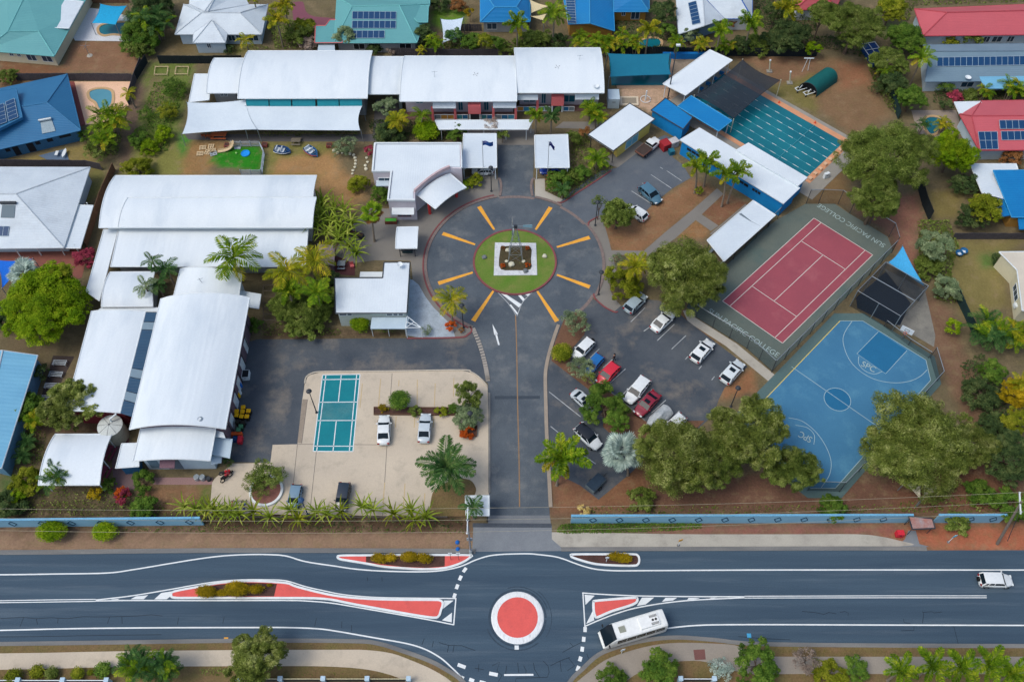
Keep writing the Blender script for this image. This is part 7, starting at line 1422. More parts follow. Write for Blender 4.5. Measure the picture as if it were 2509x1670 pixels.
for s in(1,-1):
 n_w=5
 for i in range(n_w):x0=-h+.45+i*(L-1.9)/n_w;MB().add([(x,s*y,z)for y,(x,z)in zip((1.165,1.165,1.105,1.105),((x0,1.5),(x0+(L-1.9)/n_w-.06,1.5),(x0+(L-1.9)/n_w-.06,2.42),(x0,2.42)))],[(0,1,2,3)if s<0 else(3,2,1,0)]).build('side_window',CGL,bu,local=True)
 MB().box((h-.05,s*.75,.8),(.12,.35,.2)).build('headlight',LAMPW,bu,local=True);MB().box((h-.45,s*1.3,1.9),(.12,.3,.45)).build('mirror',BLK,bu,local=True);MB().box((-h-.01,s*.85,1.0),(.05,.25,.4)).build('tail_light',LAMPR,bu,local=True)
MB().box((h+.06,0,.55),(.16,2.0,.28)).build('bumper',BW,bu,local=True)
acu=MB().add([(x,y,z)for z,k in((2.8,1),(3.02,.9))for x,y in((-h+1.0,-.75*k),(-h+3.4,-.75*k),(-h+3.4,.75*k),(-h+1.0,.75*k))],[(4,5,6,7),(0,1,5,4),(1,2,6,5),(2,3,7,6),(3,0,4,7)]).build('roof_air_conditioner',BW,bu,local=True)
for s in(-.45,.45):
 for i in range(8):MB().box((-h+1.15+i*.12,s,3.03),(.06,.3,.02)).build('grille_slat',BLK,acu,local=True)
for i in(0,1):MB().lathe((-h+1.35+i*.38,0,3.02),[(.15,0),(.15,.03),(.05,.04)],12).build('fan',BLK,acu,local=True)
MB().box((h-2.4,0,2.86),(.8,.75,.06)).build('roof_hatch',M('hatch_grey',C(146,150,140)),bu,local=True)
for x in(-h+1.6,h-1.9):
 for s in(1,-1):o=link(bpy.data.objects.new('wheel',TY_ME),bu);o.location=(x,s*1.0,.4);o.scale=(1.2,1.1,1.2);link(bpy.data.objects.new('rim',RIM_ME),o)
# motorbikes and bicycles
def cycle(label,t,x,y,rz,col,motor=False,lean=0):
 r=thing('motorbike' if motor else 'bicycle',label,'motorbike' if motor else 'bicycle',G(t,x,y)+Vector((0,0,.05)),rz);r.rotation_euler=(lean,0,rz);rr_=.3 if motor else.34
 for sx in(-.62 if motor else-.52,.62 if motor else.52):
  MB().tube([(sx+rr_*math.cos(a*math.pi/8),0,rr_+rr_*math.sin(a*math.pi/8))for a in range(17)],.07 if motor else.03,6).build('wheel',TYRE,r,local=True)
 if motor:
  MB().box((-.05,0,.55),(.8,.32,.35)).build('engine',BLK,r,local=True);MB().lathe((.15,0,.72),[(.1,0),(.2,.05),(.18,.2),(.05,.26)],10).build('fuel_tank',col,r,local=True);MB().box((-.4,0,.82),(.65,.28,.1)).build('seat',BLK,r,local=True);MB().box((.5,0,.75),(.3,.3,.35)).build('fairing',col,r,local=True);MB().tube([(.45,-.36,1.0),(.4,0,1.02),(.45,.36,1.0)],.03,5).build('handlebar',DSTEEL,r,local=True);MB().tube([(.62,0,.3),(.42,0,1.0)],.05,5).build('fork',STEEL,r,local=True)
 else:
  MB().tube([(-.52,0,.34),(-.15,0,.85),(.4,0,.9),(0,0,.35),(-.52,0,.34)],.03,5).tube([(.52,0,.34),(.4,0,1.0)],.03,5).build('frame',col,r,local=True);MB().box((-.17,0,.93),(.26,.14,.06)).build('saddle',BLK,r,local=True);MB().tube([(.4,-.28,1.02),(.4,.28,1.02)],.025,5).build('handlebar',DSTEEL,r,local=True)
RB=M('bike_red',C(200,30,44));cycle('upper red motorbike beside the gym corner','C2',165,1085,.3,RB,True,.15);cycle('lower red motorbike beside the gym corner','C2',172,1125,.8,M('bike_dull_red',C(168,52,60)),True,-.2);cycle('bicycle lying on the concrete right of the feather palm','C2',1975,1065,-.5,M('bike_maroon',C(120,60,66)),False,.9)
for i,x in enumerate((95,195,320,405)):cycle('bicycle, %s from the left in the row behind the front bed'%ORD[i],'E6',x,600,1.45,(RB,STEEL,DSTEEL,BLUP)[i],False,.1)
# ------------------------------------------------------------------ person walking in the car park
def skin(name,V,E,rad,mat,parent):
 me=bpy.data.meshes.new(name);me.from_pydata(V,E,[]);o=bpy.data.objects.new(name,me);link(o,parent);me.materials.append(mat)
 m=o.modifiers.new('skin','SKIN');m.use_smooth_shade=True
 for i,r in enumerate(rad):me.skin_vertices[0].data[i].radius=(r,r)
 me.skin_vertices[0].data[0].use_root=True;s=o.modifiers.new('sub','SUBSURF');s.levels=s.render_levels=1;return o
pn=thing('person','person in dark clothes walking between the parked cars','person',G('C3',865,378)+Vector((0,0,.02)),2.4)
V=[(0,0,.98),(0,0,1.2),(0,0,1.42),(0,0,1.52),(.02,0,1.62),(.02,0,1.72),(.0,.1,.9),(.12,.1,.5),(0,.1,.08),(.14,.1,.05),(0,-.1,.9),(-.05,-.1,.5),(-.25,-.1,.1),(-.12,-.1,.05),(0,.2,1.4),(-.06,.25,1.12),(.08,.26,.9),(.13,.26,.82),(0,-.2,1.4),(.05,-.25,1.12),(.2,-.24,.94),(.25,-.24,.87)]
E_=[(0,1),(1,2),(2,3),(3,4),(4,5),(0,6),(6,7),(7,8),(8,9),(0,10),(10,11),(11,12),(12,13),(2,14),(14,15),(15,16),(16,17),(2,18),(18,19),(19,20),(20,21)]
skin('body',V,E_,[.13,.12,.13,.055,.095,.07,.08,.06,.045,.035,.08,.06,.045,.035,.055,.042,.034,.03,.055,.042,.034,.03],M('skin',C(176,132,110)),pn)
skin('shirt',[V[0],V[1],V[2],V[14],V[15],V[18],V[19]],[(0,1),(1,2),(2,3),(3,4),(2,5),(5,6)],[.155,.145,.155,.075,.06,.075,.06],M('shirt_dark',C(40,36,58)),pn);skin('trousers',[V[0],V[6],V[7],V[8],V[10],V[11],V[12]],[(0,1),(1,2),(2,3),(0,4),(4,5),(5,6)],[.15,.1,.08,.065,.1,.08,.065],M('trousers_dark',C(30,32,44)),pn)
MB().lathe((0,0,1.6),[(.1,0),(.125,.08),(.11,.17),(.04,.21)],12).build('hair',M('hair_dark',C(36,28,26)),pn,local=True,smooth=True)
# ================================================================== VEGETATION
def lm(name,a,b,c,k=1.35,tr=.25):return leafmat('leaf_'+name,C(*a,k),C(*b,k),C(*c,k),tr)
LF={'olive':lm('olive',(54,69,27),(87,103,42),(130,140,78),1.5),'dark':lm('dark',(38,56,34),(62,80,44),(98,108,66)),'lime':lm('lime',(72,102,8),(106,132,14),(144,158,36),1.35),
      'green':lm('green',(48,76,26),(76,104,36),(110,130,54)),'gold':lm('gold',(104,94,14),(142,122,16),(174,148,32),1.2),'oak':lm('oak',(58,70,27),(92,104,44),(148,152,96),1.5),
      'silver':lm('silver',(104,124,120),(146,164,158),(190,204,198),1.25),'palm':lm('palm',(54,84,14),(92,120,22),(146,154,40)),'palmy':lm('palmy',(92,108,18),(134,136,28),(190,168,50),1.2),
      'palmd':lm('palmd',(36,66,34),(60,92,46),(104,124,70)),'pink':lm('pink',(106,42,56),(150,58,80),(186,84,104)),'orange':lm('orange',(150,62,20),(186,84,26),(206,120,50),1.1),'grey':lm('grey',(104,94,88),(138,124,116),(170,156,146)),
      'greygreen':lm('greygreen',(74,92,66),(104,120,88),(144,156,122)),'brown':lm('brown',(92,62,34),(124,84,50),(150,112,70)),'yelgreen':lm('yelgreen',(78,92,18),(112,122,28),(156,154,52),1.2),'strap':lm('strap',(76,100,24),(116,134,42),(170,172,90),1.25),'rosepink':lm('rosepink',(150,110,100),(186,146,134),(214,186,172)),'cream':lm('cream',(168,146,88),(196,174,112),(216,198,142))}
BARK=M('bark',C(104,90,78),C(82,70,62),3,8,.8,.3,.95);PBARK=M('palm_bark',C(134,124,112),C(110,100,90),3,8,.8,.25,.95)
CROWN={}
def crown_mesh(kind,cls,seed):
 key=(kind,cls,seed)
 if key in CROWN:return CROWN[key]
 rng=np.random.default_rng(seed*7+len(kind)*13+{'S':1,'M':2,'L':3,'X':4}[cls]);R0={'S':1.0,'M':2.3,'L':4.6,'X':7.0}[cls]
 n={'S':1100,'M':5200,'L':17000,'X':34000}[cls];nc={'S':16,'M':34,'L':84,'X':140}[cls]
 if kind=='oak':n=int(n*1.25)
 if kind=='thin':n=int(n*.42)
 if kind=='clip':nc=14
 # clumps through the crown, thinner towards the bottom; uneven sizes leave gaps in the outline
 d=rng.normal(size=(nc,3));d/=np.linalg.norm(d,axis=1)[:,None];d[:,2]=np.where(d[:,2]<-.35,-d[:,2],d[:,2])
 rad=rng.uniform(.5,.9,nc)**.8*np.where(rng.random(nc)<.14,1.12,1);cen=d*rad[:,None]*R0
 rc=R0*rng.uniform(.14,.33,nc)*(1.15 if cls=='S' else.95 if cls=='M' else.82)
 if kind=='clip':cen*=.28;rc=R0*rng.uniform(.62,.74,nc)
 w=rc**2;pick=rng.choice(nc,n,p=w/w.sum());u=rng.normal(size=(n,3));u/=np.linalg.norm(u,axis=1)[:,None]
 u[:,2]=np.where(rng.random(n)<.55,np.abs(u[:,2]),u[:,2])
 p=cen[pick]+u*rc[pick][:,None]*rng.uniform(.55,1.05,n)[:,None]*np.array([1,1,.85])
 ls={'S':.18,'M':.24,'L':.28,'X':.31}[cls]*rng.uniform(.6,1.35,n)
 if kind=='oak':
  ax=u*.9+rng.normal(size=(n,3))*.55+np.array([0,0,-.25]);ls=ls*1.25;wd=ls*.24
 else:
  ax=rng.normal(size=(n,3));wd=ls*(.55 if kind!='thin' else.45)
 nor=u+rng.normal(size=(n,3))*.55+np.array([0,0,.5]);nor/=np.linalg.norm(nor,axis=1)[:,None]
 ax-=nor*(ax*nor).sum(1)[:,None];ax/=np.linalg.norm(ax,axis=1)[:,None]+1e-9;sd=np.cross(nor,ax)
 V=np.empty((n,4,3));V[:,0]=p-ax*ls[:,None]*.5;V[:,1]=p+sd*wd[:,None]*.5+nor*ls[:,None]*.06;V[:,2]=p+ax*ls[:,None]*.5;V[:,3]=p-sd*wd[:,None]*.5+nor*ls[:,None]*.06
 me=bpy.data.meshes.new('crown');me.vertices.add(n*4);me.vertices.foreach_set('co',V.ravel());me.loops.add(n*4);me.loops.foreach_set('vertex_index',np.arange(n*4));me.polygons.add(n);me.polygons.foreach_set('loop_start',np.arange(0,n*4,4));me.polygons.foreach_set('loop_total',np.full(n,4));me.materials.append(LF['olive']);me.update(calc_edges=True)
 CROWN[key]=(me,R0);return CROWN[key]
TRK={}
def trunk_mesh(kind,seed):
 key=(kind,seed)
 if key in TRK:return TRK[key]
 rng=random.Random(seed+50);mb=MB();top=Vector((rng.uniform(-.06,.06),rng.uniform(-.06,.06),.55));mb.tube([(0,0,0),(.01,.01,.08),top*.6,top],[.055,.04,.032,.026],7)
 for i in range(6):
  a=i*1.05+rng.uniform(-.3,.3);s=top*rng.uniform(.6,.98);e=Vector((math.cos(a)*rng.uniform(.25,.5),math.sin(a)*rng.uniform(.25,.5),rng.uniform(.68,.95)));m=s.lerp(e,.5)+Vector((0,0,.05));mb.tube([s,m,e],[.02,.014,.006],5)
  f=m.lerp(e,.3);mb.tube([f,f+Vector((rng.uniform(-.2,.2),rng.uniform(-.2,.2),rng.uniform(.1,.25)))],[.009,.004],4)
 TRK[key]=mb.mesh('trunk',BARK);return TRK[key]
_tc=[0]
def place(name,me,parent,mat,loc=(0,0,0),scl=(1,1,1),rot=(0,0,0)):
 o=link(bpy.data.objects.new(name,me),parent);o.location=loc;o.scale=scl;o.rotation_euler=rot
 if mat is not None:o.material_slots[0].link='OBJECT';o.material_slots[0].material=mat
 return o
def tree(label,t,cx,cy,rpx,h,mat,kind='broad',asp=1.0,zr=.72,name=None,group=None,lobes=None):
 _tc[0]+=1;i=_tc[0];rng=random.Random(i);Rm=rpx*1.16*mpp(t,cx,cy,h*.6);zc=max(h-Rm*zr,Rm*zr*.75);p=G(t,cx,cy,zc);shrub=h<2.6
 cls='S' if Rm<1.5 else 'M' if Rm<3.3 else 'L' if Rm<5.6 else 'X';me,R0=crown_mesh(kind,cls,i%3)
 r=thing(name or('shrub' if shrub else 'tree'),label,'shrub' if shrub else 'tree',(p.x,p.y,0),0,group);a=rng.uniform(0,6.28)if asp==1 else 0
 if lobes:
  for(dx,dy,s)in lobes:
   q=G(t,cx+dx,cy+dy,zc)-p;m2,r2=crown_mesh(kind,'M',(i+int(dx))%3);k=Rm*s/r2;place('crown',m2,r,LF[mat],(q.x,q.y,zc),(k,k,k*zr),(0,0,rng.uniform(0,6)))
 elif Rm<1.9 or kind=='clip':place('crown',me,r,LF[mat],(0,0,zc),(Rm/R0,Rm*asp/R0,Rm*zr/R0),(0,0,a))
 else: # uneven crown: a core and several bulging limbs' worth of foliage around it
  k=.8;place('crown',me,r,LF[mat],(0,0,zc),(Rm*k/R0,Rm*asp*k/R0,Rm*zr*k/R0),(0,0,a));nl=5 if Rm<4 else 7;a0=rng.uniform(0,6.28)
  for j in range(nl):
   an=a0+j*6.283/nl+rng.uniform(-.35,.35);sc=rng.uniform(.3,.52);rd=Rm*(1.06-sc)*rng.uniform(.8,1.08);m2,r2=crown_mesh(kind,'S' if Rm*sc<1.4 else 'M' if Rm*sc<3 else 'L',(i+j)%3);q=Rm*sc/r2
   place('crown',m2,r,LF[mat],(math.cos(an)*rd,math.sin(an)*rd*asp,zc+Rm*zr*rng.uniform(-.38,.38)),(q*rng.uniform(.85,1.2),q*rng.uniform(.85,1.2),q*zr*1.1),(0,0,rng.uniform(0,6.28)))
 hh=zc+Rm*zr*.5;w=max(h,Rm)*1.0;place('trunk',trunk_mesh('t',i%3),r,None,(0,0,0),(max(Rm,.6)*1.25,max(Rm,.6)*1.25*asp,hh),(0,0,a));return r
# ---- palms: every frond its own part
def frond_mesh(kind,seed):
 rng=random.Random(seed);mb=MB();P=[];N=14
 arch={'feather':.75,'fox':.65,'coco':.85,'areca':.9}.get(kind,.7)
 for i in range(N+1):
  s=i/N;x=s*(1-.12*s*s);z=.5*s-arch*s*s;P.append(Vector((x,0,z)))
 mb.tube(P,[.018*(1-.8*i/N)+.003 for i in range(N+1)],4)
 K={'feather':24,'coco':20,'fox':26,'areca':18}[kind]
 for k in range(2,K):
  s=k/K;i=min(N-1,int(s*N));f=s*N-i;c=P[i].lerp(P[i+1],f);d=(P[i+1]-P[i]).normalized();L=.3*math.sin(math.pi*min(1,(s*.86+.12)))**.6*{'coco':1.05,'fox':.8,'feather':.95,'areca':.95}[kind]
  for sd in(-1,1):
   for rep in range(2 if kind=='fox' else 1):
    lift=rng.uniform(-.25,.3)if kind!='fox' else rng.uniform(-.9,.9);q=(d*rng.uniform(.45,.75)+Vector((0,sd,0))*.9+Vector((0,0,lift-(.25 if kind=='coco' else 0)))).normalized();w=.03 if kind!='areca' else.036
    e=c+q*L-Vector((0,0,.1*L*2));m=c+q*L*.5;wv=d*w
    mb.add([c-wv*.5,m-wv,e,m+wv],[(0,1,2,3)])
 return mb.mesh('frond',LF['palm'])
def fan_mesh(seed):
 rng=random.Random(seed);mb=MB();mb.tube([(0,0,0),(.3,0,.16),(.55,0,.22)],[.016,.012,.008],4);c=Vector((.55,0,.22));n=22
 for k in range(n):
  a=-2.2+4.4*k/(n-1);L=.45*(1-.12*abs(a))*rng.uniform(.92,1.05);d=Vector((math.cos(a),math.sin(a),.05-.1*abs(a)));e=c+d*L+Vector((0,0,-.06));s=Vector((-math.sin(a),math.cos(a),0))*.042;mb.add([c,c+d*L*.6-s+Vector((0,0,.02)),e,c+d*L*.6+s+Vector((0,0,.02))],[(0,1,2,3)])
 return mb.mesh('frond',LF['palm'])
def strap_mesh(seed):
 rng=random.Random(seed);L=[];R_=[]
 for i in range(7):
  s=i/6;x=s*(1-.1*s);z=.75*s-.72*s*s;w=.05*(1-s)**.6+.004;L.append((x,-w,z));R_.append((x,w,z))
 mb=MB();mb.grid([[a,((a[0]+b[0])/2,0,a[2]-.012),b]for a,b in zip(L,R_)]);return mb.mesh('leaf',LF['strap'])
FR={k:[frond_mesh(k,s)for s in range(3)]for k in('feather','fox','coco','areca')};FR['fan']=[fan_mesh(s)for s in range(2)];FR['strap']=[strap_mesh(s)for s in range(2)]
PTR={}
def palm(label,t,cx,cy,rpx,h,mat,kind='feather',n=13,base=None,group=None,dead=None,spread=(-.35,.95),name=None):
 _tc[0]+=1;rng=random.Random(_tc[0]+900);top=G(t,cx,cy,h);Rm=rpx*(1.3 if kind=='strap' else 1.12)*mpp(t,cx,cy,h);b=G(t,*base)if base else Vector((top.x,top.y,0));b=Vector((top.x+max(-1.2,min(1.2,b.x-top.x)),top.y+max(-1.2,min(1.2,b.y-top.y)),0))if base else b
 r=thing(name or('strappy_plant' if kind=='strap' else 'palm_tree' if h>1.5 else 'cycad'),label,'plant' if kind=='strap' or h<=1.5 else 'palm',b,0,group);tp_=top-b
 if kind!='strap':
  mb=MB();k=8;pts=[Vector((0,0,0)).lerp(tp_,i/k)+Vector((0,0,0))-Vector((tp_.x,tp_.y,0))*.25*math.sin(math.pi*i/k)for i in range(k+1)];w=.17 if h>3 else.12
  mb.tube(pts,[w*(1.35 if i==0 else 1.0-.3*i/k)for i in range(k+1)],8);mb.build('trunk',PBARK,r,local=True)
  if kind=='fox':MB().tube([tp_-Vector((0,0,.9)),tp_],[.14,.09],8).build('crownshaft',LF['yelgreen'],r,local=True)
 g=2.39996
 for i in range(n):
  s=i/max(1,n-1);el=spread[1]-(spread[1]-spread[0])*s+rng.uniform(-.12,.12);L=Rm*(1.12 if kind!='fan' else 1.0)*rng.uniform(.88,1.08)*(.8+.25*math.sin(math.pi*min(1,s+.2)));a=i*g+rng.uniform(-.25,.25)
  m_=LF[mat]
  if dead and s>(.5 if kind=='fan' else.82):m_=LF[dead]
  place('leaf' if kind=='strap' else 'frond',FR[kind][i%len(FR[kind])],r,m_,tp_,(L,L*(1 if kind!='fox' else 1.0),L),(rng.uniform(-.2,.2),-el*(.9 if kind!='strap' else.8),a))
 return r
def clump(label,t,cx,cy,rpx,h,mat,n=3,group=None,fr=8,name='clumping_palm'):
 """clumping palm: several leaning stems, each with its own fronds"""
 _tc[0]+=1;rng=random.Random(_tc[0]+333);c=G(t,cx,cy,h*.8);Rm=rpx*mpp(t,cx,cy,h*.8);r=thing(name,label,'palm',(c.x,c.y,0),0,group)
 for k in range(n):
  a=6.28*k/n+rng.uniform(-.4,.4);rad=Rm*rng.uniform(.15,.5);tp_=Vector((math.cos(a)*rad,math.sin(a)*rad,h*rng.uniform(.65,1.0)));MB().tube([(tp_.x*.3,tp_.y*.3,0),tp_*.6,tp_],[.08,.06,.05],6).build('stem',PBARK,r,local=True)
  for i in range(fr):
   s=i/fr;L=Rm*rng.uniform(.62,.85);place('frond',FR['areca'][i%3],r,LF[mat if rng.random()<.8 else('palmy' if mat=='palm' else 'palm')],tp_+Vector((0,0,rng.uniform(-.6,.1))),(L,L,L),(rng.uniform(-.25,.25),-(.95-1.2*s),i*2.4+k))
 return r
def cover(label,t,pts,h,mat,dens=14,leaf=.22,name='ground_cover',cat='ground cover',mound=True):
 """low planting too small to count: leaves over an outlined bed"""
 P=[Vector((p.x,p.y))for p in GG(t,pts)];xs=[p.x for p in P];ys=[p.y for p in P];rng=np.random.default_rng(len(label)*31+int(h*100));area=(max(xs)-min(xs))*(max(ys)-min(ys));N=min(26000,int(area*dens));X=rng.uniform(min(xs),max(xs),N);Y=rng.uniform(min(ys),max(ys),N);ins=np.zeros(N,bool);dist=np.full(N,9.)
 for i in range(len(P)):
  a,b=P[i],P[(i+1)%len(P)]
  with np.errstate(divide='ignore',invalid='ignore'):ins^=((a.y>Y)!=(b.y>Y))&(X<(b.x-a.x)*(Y-a.y)/(b.y-a.y)+a.x)
  e=b-a;tt=np.clip(((X-a.x)*e.x+(Y-a.y)*e.y)/(e.length_squared+1e-9),0,1);dist=np.minimum(dist,np.hypot(X-a.x-tt*e.x,Y-a.y-tt*e.y))
 X,Y,dist=X[ins],Y[ins],dist[ins];n=len(X);hm=h*np.clip(dist/.5,.25,1)*(.75+.25*np.sin(X*1.7+1.3*np.sin(Y*1.1)));p=np.c_[X,Y,hm*rng.uniform(.35,1,n)+.03];ls=leaf*rng.uniform(.6,1.4,n);nor=rng.normal(size=(n,3))*.6+np.array([0,0,1]);nor/=np.linalg.norm(nor,axis=1)[:,None];ax=rng.normal(size=(n,3));ax-=nor*(ax*nor).sum(1)[:,None];ax/=np.linalg.norm(ax,axis=1)[:,None];sd=np.cross(nor,ax)
 V=np.stack([p-ax*ls[:,None]*.6,p+sd*ls[:,None]*.3,p+ax*ls[:,None]*.6,p-sd*ls[:,None]*.3],1);me=bpy.data.meshes.new(name);me.from_pydata(V.reshape(-1,3).tolist(),[],np.arange(n*4).reshape(-1,4).tolist());me.materials.append(LF[mat]);o=bpy.data.objects.new(name,me);COL.objects.link(o);tag(o,label,cat,kind='stuff');return o

# ------------------------------------------------------------------ large trees
tree('largest olive she-oak between the car park and the tennis court','B4',700,1010,300,11,'oak','oak',zr=.9)
tree('broad brownish she-oak leaning over the covered boat','S',1655,1124,98,11.5,'oak','oak',zr=1.1);tree('tall she-oak overhanging the near corner of the blue court','S',1830,1068,88,11,'oak','oak',zr=.9);tree('lower right crown of the court-corner she-oak','S',1945,1150,62,8.5,'olive','oak',zr=1.1)
tree('very wide pale-tipped she-oak right of the blue court','C4',1000,905,335,10.5,'oak','oak',.75,.8);tree('pale grey-tipped she-oak at the right end of the wide one','C4',1330,890,170,7,'oak','oak')
tree('huge dark she-oak between the pool and the red-roofed house','S',2168,392,95,14,'olive','oak',zr=1.0);tree('second dark crown drooping over the far tennis fence','S',2148,490,58,10,'olive','oak',zr=1.0);tree('bright lime mango tree beside the red-roofed house','S',2332,378,56,8,'lime',zr=.9)
tree('tall dull olive tree at the top centre right','A5',720,260,260,10,'olive','oak');tree('dark green tree in the top corner behind the pool lawn','A5',120,330,175,7,'dark');tree('olive tree beside the tall dull one at the top edge','A5',420,120,150,9,'olive');tree('gold-green shrubby tree left of the long red roof','A5',1080,90,140,6,'yelgreen');tree('green tree below the gold-green one','A5',1200,360,180,6,'green');tree('olive tree over the blue crate frame','A5',1060,600,170,6,'olive');tree('dark bushy tree beside the slate-roofed house','A5',1110,800,150,5,'dark');tree('green bushy tree above the backyard pool, right','A5',1270,950,140,5,'green')
tree('spreading bright lime tree at the left edge','B1',400,1400,340,8.5,'lime',zr=.75);tree('dark green tree under the bright lime one','B1',60,1480,150,4,'dark');tree('pale yellow-green top of a slender tree beside the pink shrub','B1',520,1110,90,7,'yelgreen')
tree('brown-olive tree hiding the row of slatted benches','C1',500,700,185,6.5,'oak');tree('dark green shrub tree against the light-blue shed','C1',165,690,110,3.5,'green');tree('low dark shrub beside the light-blue shed roof','C1',275,460,60,2.4,'dark')
tree('bushy grey-green tree at the north car park entry','B4',195,560,125,6,'olive',zr=1.0);tree('small twig of the bushy tree behind the lamp post','B4',60,460,60,5,'olive','thin');tree('golden-green bush below the yellow palm, right of the circle','B4',255,1085,140,4,'yelgreen');tree('ring-shaped green fig tree in the car park bed','C3',800,720,150,4,'green',lobes=[(0,-70,.75),(-90,20,.5),(85,90,.52),(90,-10,.5)])
tree('thin straggly tree at the top of the car park bed','B3',1290,1370,105,4,'greygreen','thin');tree('dense round golden bush in the car park bed','C3',505,322,82,2.3,'yelgreen','clip');tree('thin grey-green sapling over the blue hatchback','C3',630,425,85,3.6,'greygreen','thin');tree('small sapling left of the red hatchback nose','C3',690,500,50,2.8,'olive','thin')
tree('round clipped green tree in the timber planter strip','C2',1445,552,90,3.2,'green','clip',zr=.85);tree('tall leafy shrub tree at the end of the planter strip','C2',1955,500,95,4.5,'olive',zr=.95);tree('lower leafy half of the shrub at the planter end','C2',1960,650,105,3.0,'greygreen');tree('open-branched olive tree in the round white planter','C2',455,1105,150,3.0,'olive','thin',.75)
tree('olive tree beside the bottom left footpath','D5',2110,1060,220,6.5,'oak',zr=.85);tree('bright green round tree on the bottom verge below the bus','D7',1400,1135,150,3.6,'green');tree('dark green bush left of the bright round one, bottom edge','D7',1010,1220,120,2.6,'green');tree('green tree at the cracked footpath, bottom right','D7',2200,1100,175,5,'green',zr=.85);tree('leafless pink-blossomed shrub on the bottom right footpath','E8',800,160,90,3,'grey','thin');tree('pale grey bare shrub beside the manhole cover','E8',200,230,80,2.0,'silver','thin');tree('yellow-green bush on the bottom right verge','E8',970,260,110,2.5,'yelgreen');tree('dark green bush beside the yellow-green one','E8',1150,230,85,2.5,'green')
